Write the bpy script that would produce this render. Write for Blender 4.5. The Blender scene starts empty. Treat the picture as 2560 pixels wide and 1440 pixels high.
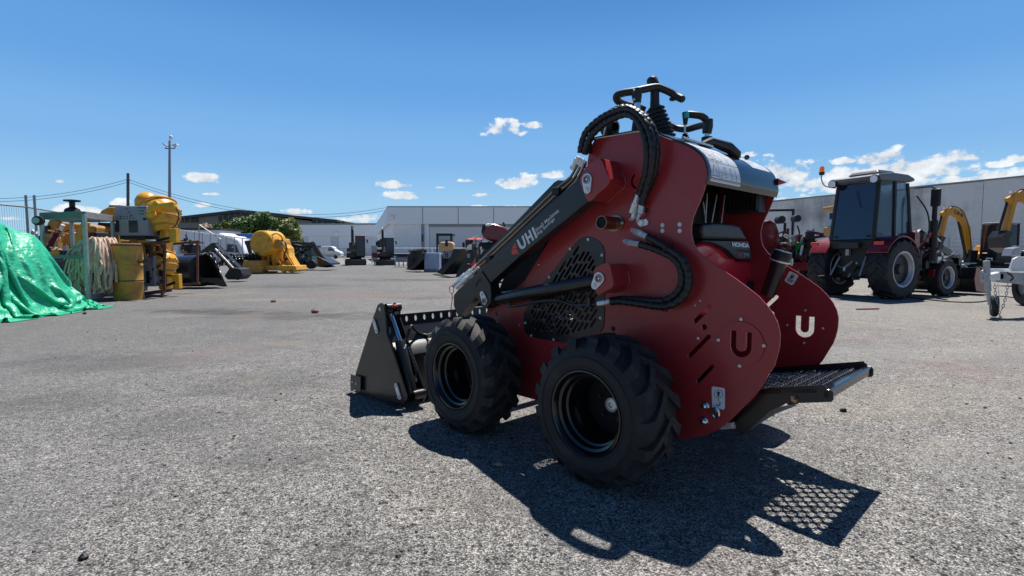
import bpy, bmesh, math, random
from math import pi, sin, cos, radians, atan, atan2, hypot
from mathutils import Vector, Matrix, noise
random.seed(7)
S = bpy.context.scene
C = S.collection
# ---------------------------------------------------------------- camera, sky, sun, exposure
F, YH, CH = 1300.0, 635.0, 0.9           # focal length in photo pixels, horizon row, eye height (m)
TH = atan((720 - YH) / F)
cam = bpy.data.cameras.new('camera'); cam.sensor_width = 36; cam.lens = 36 * F / 2560
cam.clip_start = 0.05; cam.clip_end = 5000
camo = bpy.data.objects.new('camera', cam); C.objects.link(camo)
camo.location = (0, 0, CH); camo.rotation_euler = (pi / 2 - TH, 0, 0)
S.camera = camo
S.view_settings.view_transform = 'Standard'; S.view_settings.look = 'None'
S.view_settings.exposure = 0.55; S.view_settings.gamma = 1
SUN = Vector((.169, .419, 1)).normalized()
sun_el = math.asin(SUN.z); sun_az = atan2(SUN.x, SUN.y)
sl = bpy.data.lights.new('sun', 'SUN'); sl.energy = 4.6; sl.angle = radians(.5); sl.color = (1, .96, .9)
so = bpy.data.objects.new('sun', sl); C.objects.link(so)
so.rotation_euler = SUN.to_track_quat('Z', 'Y').to_euler()
S.cycles.max_bounces = 6
W = bpy.data.worlds.new('World'); S.world = W; W.use_nodes = True
nt = W.node_tree; nt.nodes.clear()
def N(t, tree=None, **k):
    n = (tree or nt).nodes.new(t)
    for a, b in k.items():
        if isinstance(b, (int, float, tuple)) and a.startswith('i') and a[1:].isdigit(): n.inputs[int(a[1:])].default_value = b
        else: setattr(n, a, b)
    return n
def M2(op, a, b=None, tree=None, clamp=False):
    tr = tree or nt
    n = tr.nodes.new('ShaderNodeMath'); n.operation = op; n.use_clamp = clamp
    for i, v in enumerate((a, b)):
        if v is None: continue
        if isinstance(v, (int, float)): n.inputs[i].default_value = v
        else: tr.links.new(v, n.inputs[i])
    return n.outputs[0]
def ray(px, py):
    a = (px - 1280) / F; b = (720 - py) / F
    return Vector((a, cos(TH) + b * sin(TH), -sin(TH) + b * cos(TH)))
sky = N('ShaderNodeTexSky'); sky.sky_type = 'NISHITA'; sky.sun_disc = False
sky.sun_elevation = sun_el; sky.sun_rotation = sun_az; sky.altitude = 50; sky.air_density = 1.0; sky.dust_density = .35; sky.ozone_density = 2.2
tc = N('ShaderNodeTexCoord'); sep = N('ShaderNodeSeparateXYZ'); nt.links.new(tc.outputs['Generated'], sep.inputs[0])
el = M2('ARCSINE', sep.outputs[2]); az = M2('ARCTAN2', sep.outputs[0], sep.outputs[1])
comb = N('ShaderNodeCombineXYZ'); nt.links.new(M2('MULTIPLY', az, 1.0), comb.inputs[0]); nt.links.new(M2('MULTIPLY', el, 1.45), comb.inputs[1])
n1 = N('ShaderNodeTexNoise'); n1.inputs['Scale'].default_value = 26; n1.inputs['Detail'].default_value = 8; n1.inputs['Roughness'].default_value = .6
n2 = N('ShaderNodeTexNoise'); n2.inputs['Scale'].default_value = 9; n2.inputs['Detail'].default_value = 5
nt.links.new(comb.outputs[0], n1.inputs[0]); nt.links.new(comb.outputs[0], n2.inputs[0])
# clouds: (x, y of middle, half width, half height) as seen in the sky, turned into directions
CL = [(1258, 318, 52, 26), (1328, 311, 26, 11), (512, 443, 48, 17), (1006, 487, 42, 13), (985, 459, 36, 13), (1298, 452, 52, 22),
      (1380, 434, 38, 13), (1168, 450, 24, 6), (1208, 486, 28, 6), (1100, 468, 18, 4), (150, 452, 14, 6), (195, 524, 60, 16), (300, 505, 26, 12),
      (905, 545, 60, 17), (740, 530, 40, 13), (500, 510, 24, 8), (530, 484, 20, 5), (1300, 520, 60, 10), (1200, 519, 50, 7),
      (1950, 425, 90, 38), (2010, 455, 80, 26), (2280, 415, 155, 42), (2400, 388, 60, 22), (2200, 392, 70, 22), (2110, 440, 66, 30), (2480, 445, 110, 26),
      (2540, 395, 44, 14), (2500, 408, 34, 12), (2110, 402, 34, 10), (1990, 498, 50, 16), (2080, 470, 60, 20), (1872, 384, 22, 9), (2320, 455, 130, 20), (1900, 480, 60, 18),
      (2200, 470, 90, 12), (60, 545, 60, 8), (-300, 400, 200, 60), (2900, 330, 200, 60)]
acc = None
for (x, y, a, b) in CL:
    r0 = ray(x, y).normalized(); A0 = atan2(r0.x, r0.y); E0 = math.asin(r0.z)
    r1 = ray(x + a, y).normalized(); r2 = ray(x, y - b).normalized()
    ra = abs(atan2(r1.x, r1.y) - A0); rb = abs(math.asin(r2.z) - E0)
    dx = M2('DIVIDE', M2('SUBTRACT', az, A0), ra * 1.12); dy = M2('DIVIDE', M2('SUBTRACT', el, E0 - rb * .35), rb * 1.18)
    dyn = M2('MAXIMUM', dy, M2('MULTIPLY', dy, -1.9))
    v = M2('SUBTRACT', 1.0, M2('ADD', M2('MULTIPLY', dx, dx), M2('MULTIPLY', dyn, dyn)))
    acc = v if acc is None else M2('MAXIMUM', acc, v)
nz = M2('ADD', M2('MULTIPLY', M2('SUBTRACT', n1.outputs[0], .5), 5.4), M2('MULTIPLY', M2('SUBTRACT', n2.outputs[0], .5), 1.6))
dens = M2('ADD', M2('MAXIMUM', acc, -1.3), nz)
cf = N('ShaderNodeMapRange'); cf.interpolation_type = 'SMOOTHSTEP'; nt.links.new(dens, cf.inputs[0])
cf.inputs[1].default_value = .05; cf.inputs[2].default_value = .75; cf.inputs[3].default_value = 0; cf.inputs[4].default_value = .93
# clear-sky colours by elevation on top of the Nishita sky; the part above the frame deepens towards the zenith
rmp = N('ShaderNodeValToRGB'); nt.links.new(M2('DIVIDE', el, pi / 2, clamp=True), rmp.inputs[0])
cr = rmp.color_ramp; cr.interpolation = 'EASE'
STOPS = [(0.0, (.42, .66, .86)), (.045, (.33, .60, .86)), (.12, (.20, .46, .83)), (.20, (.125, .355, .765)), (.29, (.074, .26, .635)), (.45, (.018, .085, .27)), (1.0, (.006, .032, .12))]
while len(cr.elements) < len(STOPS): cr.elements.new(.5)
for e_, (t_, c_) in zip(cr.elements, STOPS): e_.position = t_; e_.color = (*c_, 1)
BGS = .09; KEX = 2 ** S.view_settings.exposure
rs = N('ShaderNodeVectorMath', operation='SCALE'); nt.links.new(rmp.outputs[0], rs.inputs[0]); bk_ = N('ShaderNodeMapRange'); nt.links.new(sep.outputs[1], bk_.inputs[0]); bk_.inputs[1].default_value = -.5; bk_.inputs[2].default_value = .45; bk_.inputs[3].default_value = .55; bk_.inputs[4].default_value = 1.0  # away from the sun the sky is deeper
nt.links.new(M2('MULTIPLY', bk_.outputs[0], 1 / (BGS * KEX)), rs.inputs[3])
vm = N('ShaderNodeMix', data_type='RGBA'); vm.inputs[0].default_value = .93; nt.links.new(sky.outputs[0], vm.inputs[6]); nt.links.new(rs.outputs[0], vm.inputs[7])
cc = N('ShaderNodeMapRange'); nt.links.new(n1.outputs[0], cc.inputs[0]); cc.inputs[1].default_value = .35; cc.inputs[2].default_value = .65; cc.inputs[3].default_value = .68 / (BGS * KEX); cc.inputs[4].default_value = 1.05 / (BGS * KEX)
ccol = N('ShaderNodeVectorMath', operation='SCALE'); ccol.inputs[0].default_value = (.92, .96, 1.0); nt.links.new(cc.outputs[0], ccol.inputs[3])
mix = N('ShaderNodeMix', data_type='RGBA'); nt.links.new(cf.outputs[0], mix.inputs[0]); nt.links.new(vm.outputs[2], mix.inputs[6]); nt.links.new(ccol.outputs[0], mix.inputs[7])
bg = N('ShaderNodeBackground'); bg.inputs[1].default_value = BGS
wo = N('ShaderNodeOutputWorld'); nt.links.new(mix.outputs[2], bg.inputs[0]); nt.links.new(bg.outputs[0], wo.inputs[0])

# ---------------------------------------------------------------- materials
MT = {}
def mat(name, col, rough=.5, metal=0, var=.12, vs=6, bump=0, bs=60, coat=0, dirt=None, dirt_amt=.5, dscale=3, spec=.5, em=None, trans=0, emis=0, obj=True):
    m = bpy.data.materials.new(name); m.use_nodes = True; t = m.node_tree; b = t.nodes['Principled BSDF']
    L = t.links.new
    tcn = t.nodes.new('ShaderNodeTexCoord'); co = tcn.outputs['Object']
    n = t.nodes.new('ShaderNodeTexNoise'); n.inputs['Scale'].default_value = vs; n.inputs['Detail'].default_value = 6; L(co, n.inputs[0])
    r = t.nodes.new('ShaderNodeMapRange'); L(n.outputs[0], r.inputs[0]); r.inputs[1].default_value = .25; r.inputs[2].default_value = .75
    r.inputs[3].default_value = 1 - var; r.inputs[4].default_value = 1 + var
    v = t.nodes.new('ShaderNodeVectorMath'); v.operation = 'SCALE'; v.inputs[0].default_value = col[:3]; L(r.outputs[0], v.inputs[3])
    out = v.outputs[0]
    if dirt:
        n3 = t.nodes.new('ShaderNodeTexNoise'); n3.inputs['Scale'].default_value = dscale; n3.inputs['Detail'].default_value = 9; n3.inputs['Roughness'].default_value = .65; L(co, n3.inputs[0])
        r3 = t.nodes.new('ShaderNodeMapRange'); L(n3.outputs[0], r3.inputs[0]); r3.inputs[1].default_value = .5; r3.inputs[2].default_value = .7; r3.inputs[4].default_value = dirt_amt
        mx = t.nodes.new('ShaderNodeMix'); mx.data_type = 'RGBA'; L(r3.outputs[0], mx.inputs[0]); L(out, mx.inputs[6]); mx.inputs[7].default_value = (*dirt, 1); out = mx.outputs[2]
    L(out, b.inputs['Base Color'])
    rr = t.nodes.new('ShaderNodeMapRange'); L(n.outputs[0], rr.inputs[0]); rr.inputs[3].default_value = max(.02, rough - .1); rr.inputs[4].default_value = min(1, rough + .1); L(rr.outputs[0], b.inputs['Roughness'])
    b.inputs['Metallic'].default_value = metal; b.inputs['Specular IOR Level'].default_value = spec
    if coat: b.inputs['Coat Weight'].default_value = coat; b.inputs['Coat Roughness'].default_value = .08
    if trans: b.inputs['Transmission Weight'].default_value = trans
    if emis: b.inputs['Emission Color'].default_value = (*col, 1); b.inputs['Emission Strength'].default_value = emis
    if bump:
        n4 = t.nodes.new('ShaderNodeTexNoise'); n4.inputs['Scale'].default_value = bs; n4.inputs['Detail'].default_value = 5; L(co, n4.inputs[0])
        bp = t.nodes.new('ShaderNodeBump'); bp.inputs['Strength'].default_value = bump; bp.inputs['Distance'].default_value = .01; L(n4.outputs[0], bp.inputs['Height']); L(bp.outputs[0], b.inputs['Normal'])
    MT[name] = m; return m
mat('red_paint', (.35, .028, .031), .36, var=.06, vs=4, coat=.2, dirt=(.20, .085, .075), dirt_amt=.22, dscale=3)
mat('red_edge', (.32, .035, .04), .35)
mat('black_paint', (.011, .011, .012), .36, var=.2, vs=5, coat=.2, dirt=(.05, .045, .04), dirt_amt=.3)
mat('black_matte', (.013, .013, .014), .6, var=.2)
mat('dark_void', (.008, .008, .009), .9)
mat('rubber', (.014, .0145, .016), .72, var=.25, vs=12, bump=.25, bs=120, dirt=(.055, .05, .045), dirt_amt=.55, dscale=7)
mat('rubber_dust', (.036, .035, .034), .85, var=.5, vs=30, bump=.3, bs=150)
mat('glass_tint', (.10, .15, .22), .04, trans=.8, var=.05)
mat('tractor_roof', (.11, .12, .14), .4)
mat('rim_black', (.008, .008, .009), .2, coat=.3)
mat('hose', (.012, .012, .013), .42, var=.15, bump=.2, bs=200)
mat('plastic_black', (.02, .021, .024), .5, var=.15, bump=.1, bs=300)
mat('steel', (.74, .74, .73), .34, .55, var=.15, vs=30)
mat('galv', (.36, .38, .39), .5, .45, var=.2, vs=12)
mat('chrome', (.75, .76, .78), .12, 1)
mat('white_paint', (.75, .76, .78), .4, var=.05)
mat('sticker_white', (.72, .73, .76), .35, var=.03)
mat('sticker_black', (.01, .01, .012), .5)
mat('orange_red', (.7, .07, .03), .45)
mat('red_tie', (.6, .02, .03), .5)
mat('engine_red', (.55, .014, .035), .3, coat=.4, var=.08)
mat('cover_black', (.010, .014, .022), .12, var=.1, vs=8)
mat('green_part', (.01, .16, .04), .4)
mat('cyan_mark', (.02, .5, .5), .4)
mat('belt_tan', (.6, .42, .22), .5)
mat('exh_steel', (.36, .25, .17), .3, 1, var=.25)
mat('rust', (.14, .055, .04), .8, var=.4, vs=10, bump=.4, bs=40)
mat('yellow', (.74, .37, .02), .4, var=.12, vs=9, dirt=(.20, .09, .03), dirt_amt=.65, dscale=5.5)
mat('yellow_old', (.50, .25, .045), .55, var=.15, dirt=(.16, .08, .035), dirt_amt=.7, dscale=4)
mat('exc_yellow', (.62, .27, .015), .38, var=.08, dirt=(.3, .16, .05), dirt_amt=.4)
mat('grey_box', (.26, .27, .32), .45, var=.1)
mat('teal', (.07, .16, .14), .5, var=.15)
mat('netting', (.58, .43, .33), .9, var=.3, vs=20, bump=.6, bs=40)
mat('concrete', (.30, .29, .28), .85, var=.15)
mat('warehouse_wall', (.22, .225, .19), .7, var=.06)
mat('warehouse_roof', (.05, .06, .06), .7, var=.1)
mat('window_dark', (.02, .022, .03), .15)
mat('bld_white', (.84, .87, .90), .6, var=.04)
mat('bld_low', (.62, .66, .70), .7, var=.05)
mat('glass_cab', (.008, .016, .04), .06, spec=.8)
mat('glass_light', (.35, .45, .5), .08)
mat('roof_grey', (.24, .26, .29), .4)
mat('amber', (.9, .2, .01), .25, emis=.15)
mat('tractor_red', (.17, .008, .014), .3, coat=.5, var=.05)
mat('tan_weight', (.68, .42, .2), .5)
mat('wrap_blue', (.34, .42, .60), .35, bump=.5, bs=12, var=.15)
mat('banner_red', (.5, .04, .05), .6); mat('banner_blue', (.04, .16, .5), .6)
mat('leaf_a', (.085, .15, .028), .6, var=.4, vs=1.5); mat('leaf_b', (.17, .20, .045), .6, var=.35, vs=1.5); mat('leaf_c', (.045, .095, .02), .6, var=.4, vs=1.5)
mat('bark', (.12, .09, .06), .9)
mat('wood_pole', (.12, .11, .10), .9)
mat('lamp_white', (.85, .86, .88), .3)
mat('deck_metal', (.20, .21, .23), .32, .9, var=.2, vs=20)
mat('grit', (.16, .15, .145), .85, var=.75, vs=3)
mat('stone_mat', (.2, .1, .08), .8)
mat('wheel_white', (.55, .56, .6), .35, .3)
mat('orange_paint', (.6, .12, .02), .45)
mat('blue_plastic', (.02, .06, .16), .4)

# ---------------------------------------------------------------- mesh helpers
class MB:
    def __init__(s): s.v = []; s.f = []
    def add(s, vs, fs):
        k = len(s.v); s.v += [Vector(a) for a in vs]; s.f += [tuple(k + i for i in f) for f in fs]; return s
    def box(s, lo, hi):
        x0, y0, z0 = lo; x1, y1, z1 = hi
        return s.add([(x0, y0, z0), (x1, y0, z0), (x1, y1, z0), (x0, y1, z0), (x0, y0, z1), (x1, y0, z1), (x1, y1, z1), (x0, y1, z1)],
                     [(0, 3, 2, 1), (4, 5, 6, 7), (0, 1, 5, 4), (1, 2, 6, 5), (2, 3, 7, 6), (3, 0, 4, 7)])
    def beam(s, a, b, w, h, up=(0, 0, 1)):
        a = Vector(a); b = Vector(b); d = (b - a).normalized(); u = Vector(up)
        r = d.cross(u)
        if r.length < 1e-4: r = d.cross(Vector((0, 1, 0)))
        r.normalize(); u = r.cross(d); r *= w / 2; u *= h / 2
        return s.add([a - r - u, a + r - u, a + r + u, a - r + u, b - r - u, b + r - u, b + r + u, b - r + u],
                     [(0, 3, 2, 1), (4, 5, 6, 7), (0, 1, 5, 4), (1, 2, 6, 5), (2, 3, 7, 6), (3, 0, 4, 7)][::1])
    def tube(s, pts, r, n=10, cap=True):
        pts = [Vector(p) for p in pts]; rs = r if isinstance(r, (list, tuple)) else [r] * len(pts)
        k = len(s.v); up = None
        for i, p in enumerate(pts):
            d = (pts[min(i + 1, len(pts) - 1)] - pts[max(i - 1, 0)]).normalized()
            if up is None: up = Vector((0, 0, 1)) if abs(d.z) < .9 else Vector((1, 0, 0))
            a = d.cross(up).normalized(); up = a.cross(d).normalized()
            for j in range(n):
                t = 2 * pi * j / n; s.v.append(p + (a * cos(t) + up * sin(t)) * rs[i])
        for i in range(len(pts) - 1):
            for j in range(n):
                s.f.append((k + i * n + j, k + i * n + (j + 1) % n, k + (i + 1) * n + (j + 1) % n, k + (i + 1) * n + j))
        if cap:
            s.f.append(tuple(k + j for j in range(n))[::-1]); s.f.append(tuple(k + (len(pts) - 1) * n + j for j in range(n)))
        return s
    def lathe(s, prof, o, ax, n=32, closed=False):
        # prof: list of (axial, radius)
        o = Vector(o); ax = Vector(ax).normalized(); a = ax.orthogonal().normalized(); b = ax.cross(a); k = len(s.v)
        for (t, r) in prof:
            for j in range(n):
                q = 2 * pi * j / n; s.v.append(o + ax * t + (a * cos(q) + b * sin(q)) * max(r, 1e-4))
        m = len(prof)
        for i in range(m - 1 + (1 if closed else 0)):
            for j in range(n):
                i2 = (i + 1) % m
                s.f.append((k + i * n + j, k + i * n + (j + 1) % n, k + i2 * n + (j + 1) % n, k + i2 * n + j))
        return s
    def ball(s, c, r, n=12, sc=(1, 1, 1)):
        c = Vector(c); k = len(s.v); m = n // 2
        for i in range(m + 1):
            p = pi * i / m
            for j in range(n):
                q = 2 * pi * j / n; s.v.append(c + Vector((sin(p) * cos(q) * sc[0], sin(p) * sin(q) * sc[1], cos(p) * sc[2])) * r)
        for i in range(m):
            for j in range(n): s.f.append((k + i * n + j, k + (i + 1) * n + j, k + (i + 1) * n + (j + 1) % n, k + i * n + (j + 1) % n))
        return s
    def prism(s, A, B):
        # two matching rings of points
        n = len(A); k = len(s.v); s.v += [Vector(a) for a in A] + [Vector(b) for b in B]
        s.f.append(tuple(range(k, k + n))[::-1]); s.f.append(tuple(range(k + n, k + 2 * n)))
        for i in range(n): s.f.append((k + i, k + (i + 1) % n, k + n + (i + 1) % n, k + n + i))
        return s
    def build(s, name, m, parent=None, smooth=35, bevel=0, seg=2, loc=None, fix=True, solid=0):
        me = bpy.data.meshes.new(name); me.from_pydata([tuple(v) for v in s.v], [], s.f)
        if fix:
            bm = bmesh.new(); bm.from_mesh(me); bmesh.ops.recalc_face_normals(bm, faces=bm.faces); bm.to_mesh(me); bm.free()
        me.materials.append(MT[m] if isinstance(m, str) else m)
        if smooth: me.shade_smooth(); me.set_sharp_from_angle(angle=radians(smooth))
        o = bpy.data.objects.new(name, me); C.objects.link(o)
        if parent: o.parent = parent
        if loc is not None: o.location = loc
        if bevel:
            b = o.modifiers.new('bevel', 'BEVEL'); b.width = bevel; b.segments = seg; b.limit_method = 'ANGLE'; b.angle_limit = radians(40)
            if smooth: wn = o.modifiers.new('normals', 'WEIGHTED_NORMAL'); wn.keep_sharp = True; wn.weight = 100
        if solid:
            q = o.modifiers.new('solid', 'SOLIDIFY'); q.thickness = solid
        return o
def spline(pts, sub=6):
    P = [Vector(p) for p in pts]; out = []
    for i in range(len(P) - 1):
        a = P[max(i - 1, 0)]; b = P[i]; c = P[i + 1]; d = P[min(i + 2, len(P) - 1)]
        for k in range(sub):
            t = k / sub; out.append(.5 * ((2 * b) + (c - a) * t + (2 * a - 5 * b + 4 * c - d) * t * t + (3 * b - a - 3 * c + d) * t ** 3))
    out.append(P[-1]); return out
def thing(name, label, cat, loc=(0, 0, 0), rz=0, group=None):
    o = bpy.data.objects.new(name, None); C.objects.link(o); o.empty_display_size = .1
    o.location = loc; o.rotation_euler = (0, 0, rz); o['label'] = label; o['category'] = cat
    if group: o['group'] = group
    return o
def tag(o, label, cat, group=None, kind=None):
    if label: o['label'] = label
    if cat: o['category'] = cat
    if group: o['group'] = group
    if kind: o['kind'] = kind
    return o
def dup(root, loc, rz, label=None):
    def cp(o, par):
        c = o.copy(); C.objects.link(c)
        if par: c.parent = par
        for ch in [x for x in bpy.data.objects if x.parent == o]: cp(ch, c)
        return c
    r = cp(root, None); r.location = loc; r.rotation_euler = (0, 0, rz)
    if label: r['label'] = label
    return r
def arcpts(cx, cy, r, a0, a1, n):
    return [(cx + r * cos(a0 + (a1 - a0) * i / n), cy + r * sin(a0 + (a1 - a0) * i / n)) for i in range(n + 1)]
def capsule(a, b, ra, rb=None, n=8):
    rb = rb or ra; t = atan2(b[1] - a[1], b[0] - a[0])
    return arcpts(a[0], a[1], ra, t + pi / 2, t + 3 * pi / 2, n) + arcpts(b[0], b[1], rb, t - pi / 2, t + pi / 2, n)
def circ(c, r, n=20): return [(c[0] + r * cos(2 * pi * i / n), c[1] + r * sin(2 * pi * i / n)) for i in range(n)]
def smooth_closed(p, sub=4):
    n = len(p); out = []
    for i in range(n):
        a, b, c, d = [Vector((*p[(i + k) % n], 0)) for k in (-1, 0, 1, 2)]
        for k in range(sub):
            t = k / sub; q = .5 * ((2 * b) + (c - a) * t + (2 * a - 5 * b + 4 * c - d) * t * t + (3 * b - a - 3 * c + d) * t ** 3); out.append((q.x, q.y))
    return out
def plate(name, loops, th, m, parent, fn, bevel=0, smooth=30):
    # flat plate with holes (first loop outer) of thickness th; fn maps (a,b,depth) to 3-D
    cu = bpy.data.curves.new('tmp', 'CURVE'); cu.dimensions = '2D'; cu.fill_mode = 'BOTH'; cu.extrude = th / 2
    if bevel: cu.bevel_depth = bevel; cu.bevel_resolution = 1; cu.extrude = th / 2 - bevel; cu.offset = -bevel
    for lp in loops:
        sp = cu.splines.new('POLY'); sp.points.add(len(lp) - 1); sp.use_cyclic_u = True
        for i, q in enumerate(lp): sp.points[i].co = (q[0], q[1], 0, 1)
    o = bpy.data.objects.new('tmp', cu); C.objects.link(o)
    dg = bpy.context.evaluated_depsgraph_get(); dg.update()
    me = bpy.data.meshes.new_from_object(o.evaluated_get(dg)); bpy.data.objects.remove(o); bpy.data.curves.remove(cu)
    for v in me.vertices: v.co = fn(v.co.x, v.co.y, v.co.z)
    bm = bmesh.new(); bm.from_mesh(me); bmesh.ops.remove_doubles(bm, verts=bm.verts, dist=1e-5); bmesh.ops.recalc_face_normals(bm, faces=bm.faces); bm.to_mesh(me); bm.free()
    me.materials.clear(); me.materials.append(MT[m]); me.name = name
    me.shade_smooth(); me.set_sharp_from_angle(angle=radians(smooth))
    ob = bpy.data.objects.new(name, me); C.objects.link(ob)
    if bevel: wn = ob.modifiers.new('normals', 'WEIGHTED_NORMAL'); wn.keep_sharp = True; wn.weight = 100
    if parent: ob.parent = parent
    return ob
def text_mesh(txt, bold=.0):
    cu = bpy.data.curves.new('tmp', 'FONT'); cu.body = txt; cu.size = 1; cu.offset = bold
    o = bpy.data.objects.new('tmp', cu); C.objects.link(o)
    dg = bpy.context.evaluated_depsgraph_get(); dg.update()
    me = bpy.data.meshes.new_from_object(o.evaluated_get(dg)); bpy.data.objects.remove(o); bpy.data.curves.remove(cu)
    xs = [v.co.x for v in me.vertices]; ys = [v.co.y for v in me.vertices]
    return me, min(xs), max(xs), min(ys), max(ys)
def text_on(name, txt, bl, br, tl, m, parent, bold=.02):
    me, x0, x1, y0, y1 = text_mesh(txt, bold); bl = Vector(bl); br = Vector(br); tl = Vector(tl)
    for v in me.vertices: v.co = bl + (br - bl) * ((v.co.x - x0) / (x1 - x0)) + (tl - bl) * ((v.co.y - y0) / (y1 - y0))
    me.materials.clear(); me.materials.append(MT[m]); me.name = name
    o = bpy.data.objects.new(name, me); C.objects.link(o); o.parent = parent; return o
def flat(name, polys, m, parent):
    b = MB()
    for p in polys: b.add(p, [tuple(range(len(p)))])
    return b.build(name, m, parent, smooth=0, fix=False)
# ================================================================ ground
# stains, dusty and reddish worn patches: (photo x, y of the middle, half width, half depth in m, colour, amount)
DK, RD, SA_, LT = (.06, .06, .062), (.24, .115, .10), (.36, .29, .20), (.42, .40, .37)
STAINS = [(900, 738, 1.7, 1.0, RD, .95), (520, 778, 1.3, .55, DK, .75), (760, 790, 1.7, .5, DK, .6), (1010, 700, 2.5, .9, DK, .6), (1000, 690, 1.2, .6, RD, .7), (690, 750, 1.2, .5, SA_, .6), (430, 790, .6, .3, SA_, .7), (620, 790, .5, .25, SA_, .6),
  (560, 735, 1.5, .8, SA_, .5), (700, 715, 2.0, 1.2, DK, .45), (1080, 745, 1.2, .4, DK, .45), (300, 900, .9, .5, DK, .4), (640, 960, .8, .4, DK, .35), (400, 1060, .6, .35, DK, .35), (150, 1000, .5, .4, DK, .35), (700, 1150, .35, .2, DK, .3),
  (2250, 1000, 1.1, .5, SA_, .5), (2450, 930, 1.0, .5, RD, .45), (2300, 880, 1.2, .4, LT, .5), (2150, 850, 1.0, .3, RD, .4), (2450, 1150, .5, .3, LT, .4), (2200, 1110, .4, .2, SA_, .45), (2480, 790, 1.6, .7, SA_, .45), (2350, 735, 2.6, .8, LT, .5), (1150, 1250, .3, .2, SA_, .3), (1700, 1400, .3, .15, RD, .3), (900, 1380, .2, .12, DK, .3), (860, 690, 2.2, 1.0, LT, .35)]
def ground_mat(name, base, light, dark, s1=95, var=1.0, patches=True, bump=.5):
    m = bpy.data.materials.new(name); m.use_nodes = True; t = m.node_tree; b = t.nodes['Principled BSDF']; L = t.links.new
    co = t.nodes.new('ShaderNodeNewGeometry').outputs['Position']
    def noise_(sc, det=4, rough=.55):
        n = t.nodes.new('ShaderNodeTexNoise'); n.inputs['Scale'].default_value = sc; n.inputs['Detail'].default_value = det; n.inputs['Roughness'].default_value = rough; L(co, n.inputs[0]); return n.outputs[0]
    def mr(s, a, b_, c=0, d=1, sm=True):
        n = t.nodes.new('ShaderNodeMapRange'); L(s, n.inputs[0]); n.inputs[1].default_value = a; n.inputs[2].default_value = b_; n.inputs[3].default_value = c; n.inputs[4].default_value = d
        if sm: n.interpolation_type = 'SMOOTHSTEP'
        return n.outputs[0]
    def mixc(f, a, c, mode='MIX'):
        n = t.nodes.new('ShaderNodeMix'); n.data_type = 'RGBA'; n.blend_type = mode
        for i, v in ((0, f), (6, a), (7, c)):
            if isinstance(v, (tuple, float, int)): n.inputs[i].default_value = v if not isinstance(v, tuple) or len(v) == 4 else (*v, 1)
            else: L(v, n.inputs[i])
        return n.outputs[2]
    # warped cells: stones set in binder
    nw = t.nodes.new('ShaderNodeTexNoise'); nw.inputs['Scale'].default_value = 60; L(co, nw.inputs[0])
    ad = t.nodes.new('ShaderNodeVectorMath'); ad.operation = 'MULTIPLY_ADD'; L(nw.outputs[1], ad.inputs[0]); ad.inputs[1].default_value = (.008, .008, .0); L(co, ad.inputs[2])
    vo_ = t.nodes.new('ShaderNodeTexVoronoi'); vo_.inputs['Scale'].default_value = s1; L(ad.outputs[0], vo_.inputs[0]); vo_.feature = 'F1'; vo_.voronoi_dimensions = '2D'
    sp = t.nodes.new('ShaderNodeSeparateColor'); L(vo_.outputs['Color'], sp.inputs[0])
    stone = sp.outputs[0]
    col = mixc(mr(stone, .15, .9, 0, 1, False), dark, light)
    # stone tints
    col = mixc(mr(sp.outputs[1], .86, .88, 0, .3), col, (.30, .21, .17)); col = mixc(mr(sp.outputs[2], .86, .88, 0, .5), col, (.55, .53, .5))
    # gaps of binder between stones
    col = mixc(mr(vo_.outputs['Distance'], .40, .60, 0, .8), col, tuple(x * .45 for x in dark))
    col = mixc(mr(noise_(45, 6, .75), .36, .47, .85, 0), col, (.035, .035, .038))
    v3 = t.nodes.new('ShaderNodeTexVoronoi'); v3.voronoi_dimensions = '2D'; v3.inputs['Scale'].default_value = 42; L(co, v3.inputs[0]); s3 = t.nodes.new('ShaderNodeSeparateColor'); L(v3.outputs['Color'], s3.inputs[0])
    col = mixc(M2('MULTIPLY', mr(v3.outputs['Distance'], .22, .30, 1, 0), mr(s3.outputs[0], .87, .88, 0, 1), tree=t), col, (.03, .03, .033))
    col = mixc(M2('MULTIPLY', mr(v3.outputs['Distance'], .20, .26, 1, 0), mr(s3.outputs[1], .95, .96, 0, .8), tree=t), col, (.52, .5, .47))
    v4 = t.nodes.new('ShaderNodeTexVoronoi'); v4.voronoi_dimensions = '2D'; v4.inputs['Scale'].default_value = 6.5; L(co, v4.inputs[0]); s4 = t.nodes.new('ShaderNodeSeparateColor'); L(v4.outputs['Color'], s4.inputs[0])
    col = mixc(M2('MULTIPLY', mr(v4.outputs['Distance'], .05, .09, 1, 0), mr(s4.outputs[0], .82, .84, 0, .95), tree=t), col, (.03, .028, .028))
    if patches:
        for sc_, am in ((34, .42), (13, .26), (3.1, .20)):
            nn = noise_(sc_, 5, .75); k = mr(nn, .32, .68, 1 - am, 1 + am, False)
            vs_ = t.nodes.new('ShaderNodeVectorMath'); vs_.operation = 'SCALE'; L(col, vs_.inputs[0]); L(k, vs_.inputs[3]); col = vs_.outputs[0]
        col = mixc(mr(noise_(.45, 8, .72), .48, .62, 0, .55), col, (.12, .12, .122))
        col = mixc(mr(noise_(.7, 8, .75), .55, .66, 0, .5), col, (.30, .25, .18))
        n9 = t.nodes.new('ShaderNodeTexNoise'); n9.inputs['Scale'].default_value = .35; n9.inputs['Detail'].default_value = 8; n9.inputs['Roughness'].default_value = .7
        o9 = t.nodes.new('ShaderNodeVectorMath'); o9.operation = 'ADD'; L(co, o9.inputs[0]); o9.inputs[1].default_value = (13.1, 4.7, 0); L(o9.outputs[0], n9.inputs[0])
        col = mixc(mr(n9.outputs[0], .55, .66, 0, .42), col, (.24, .18, .16))
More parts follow.
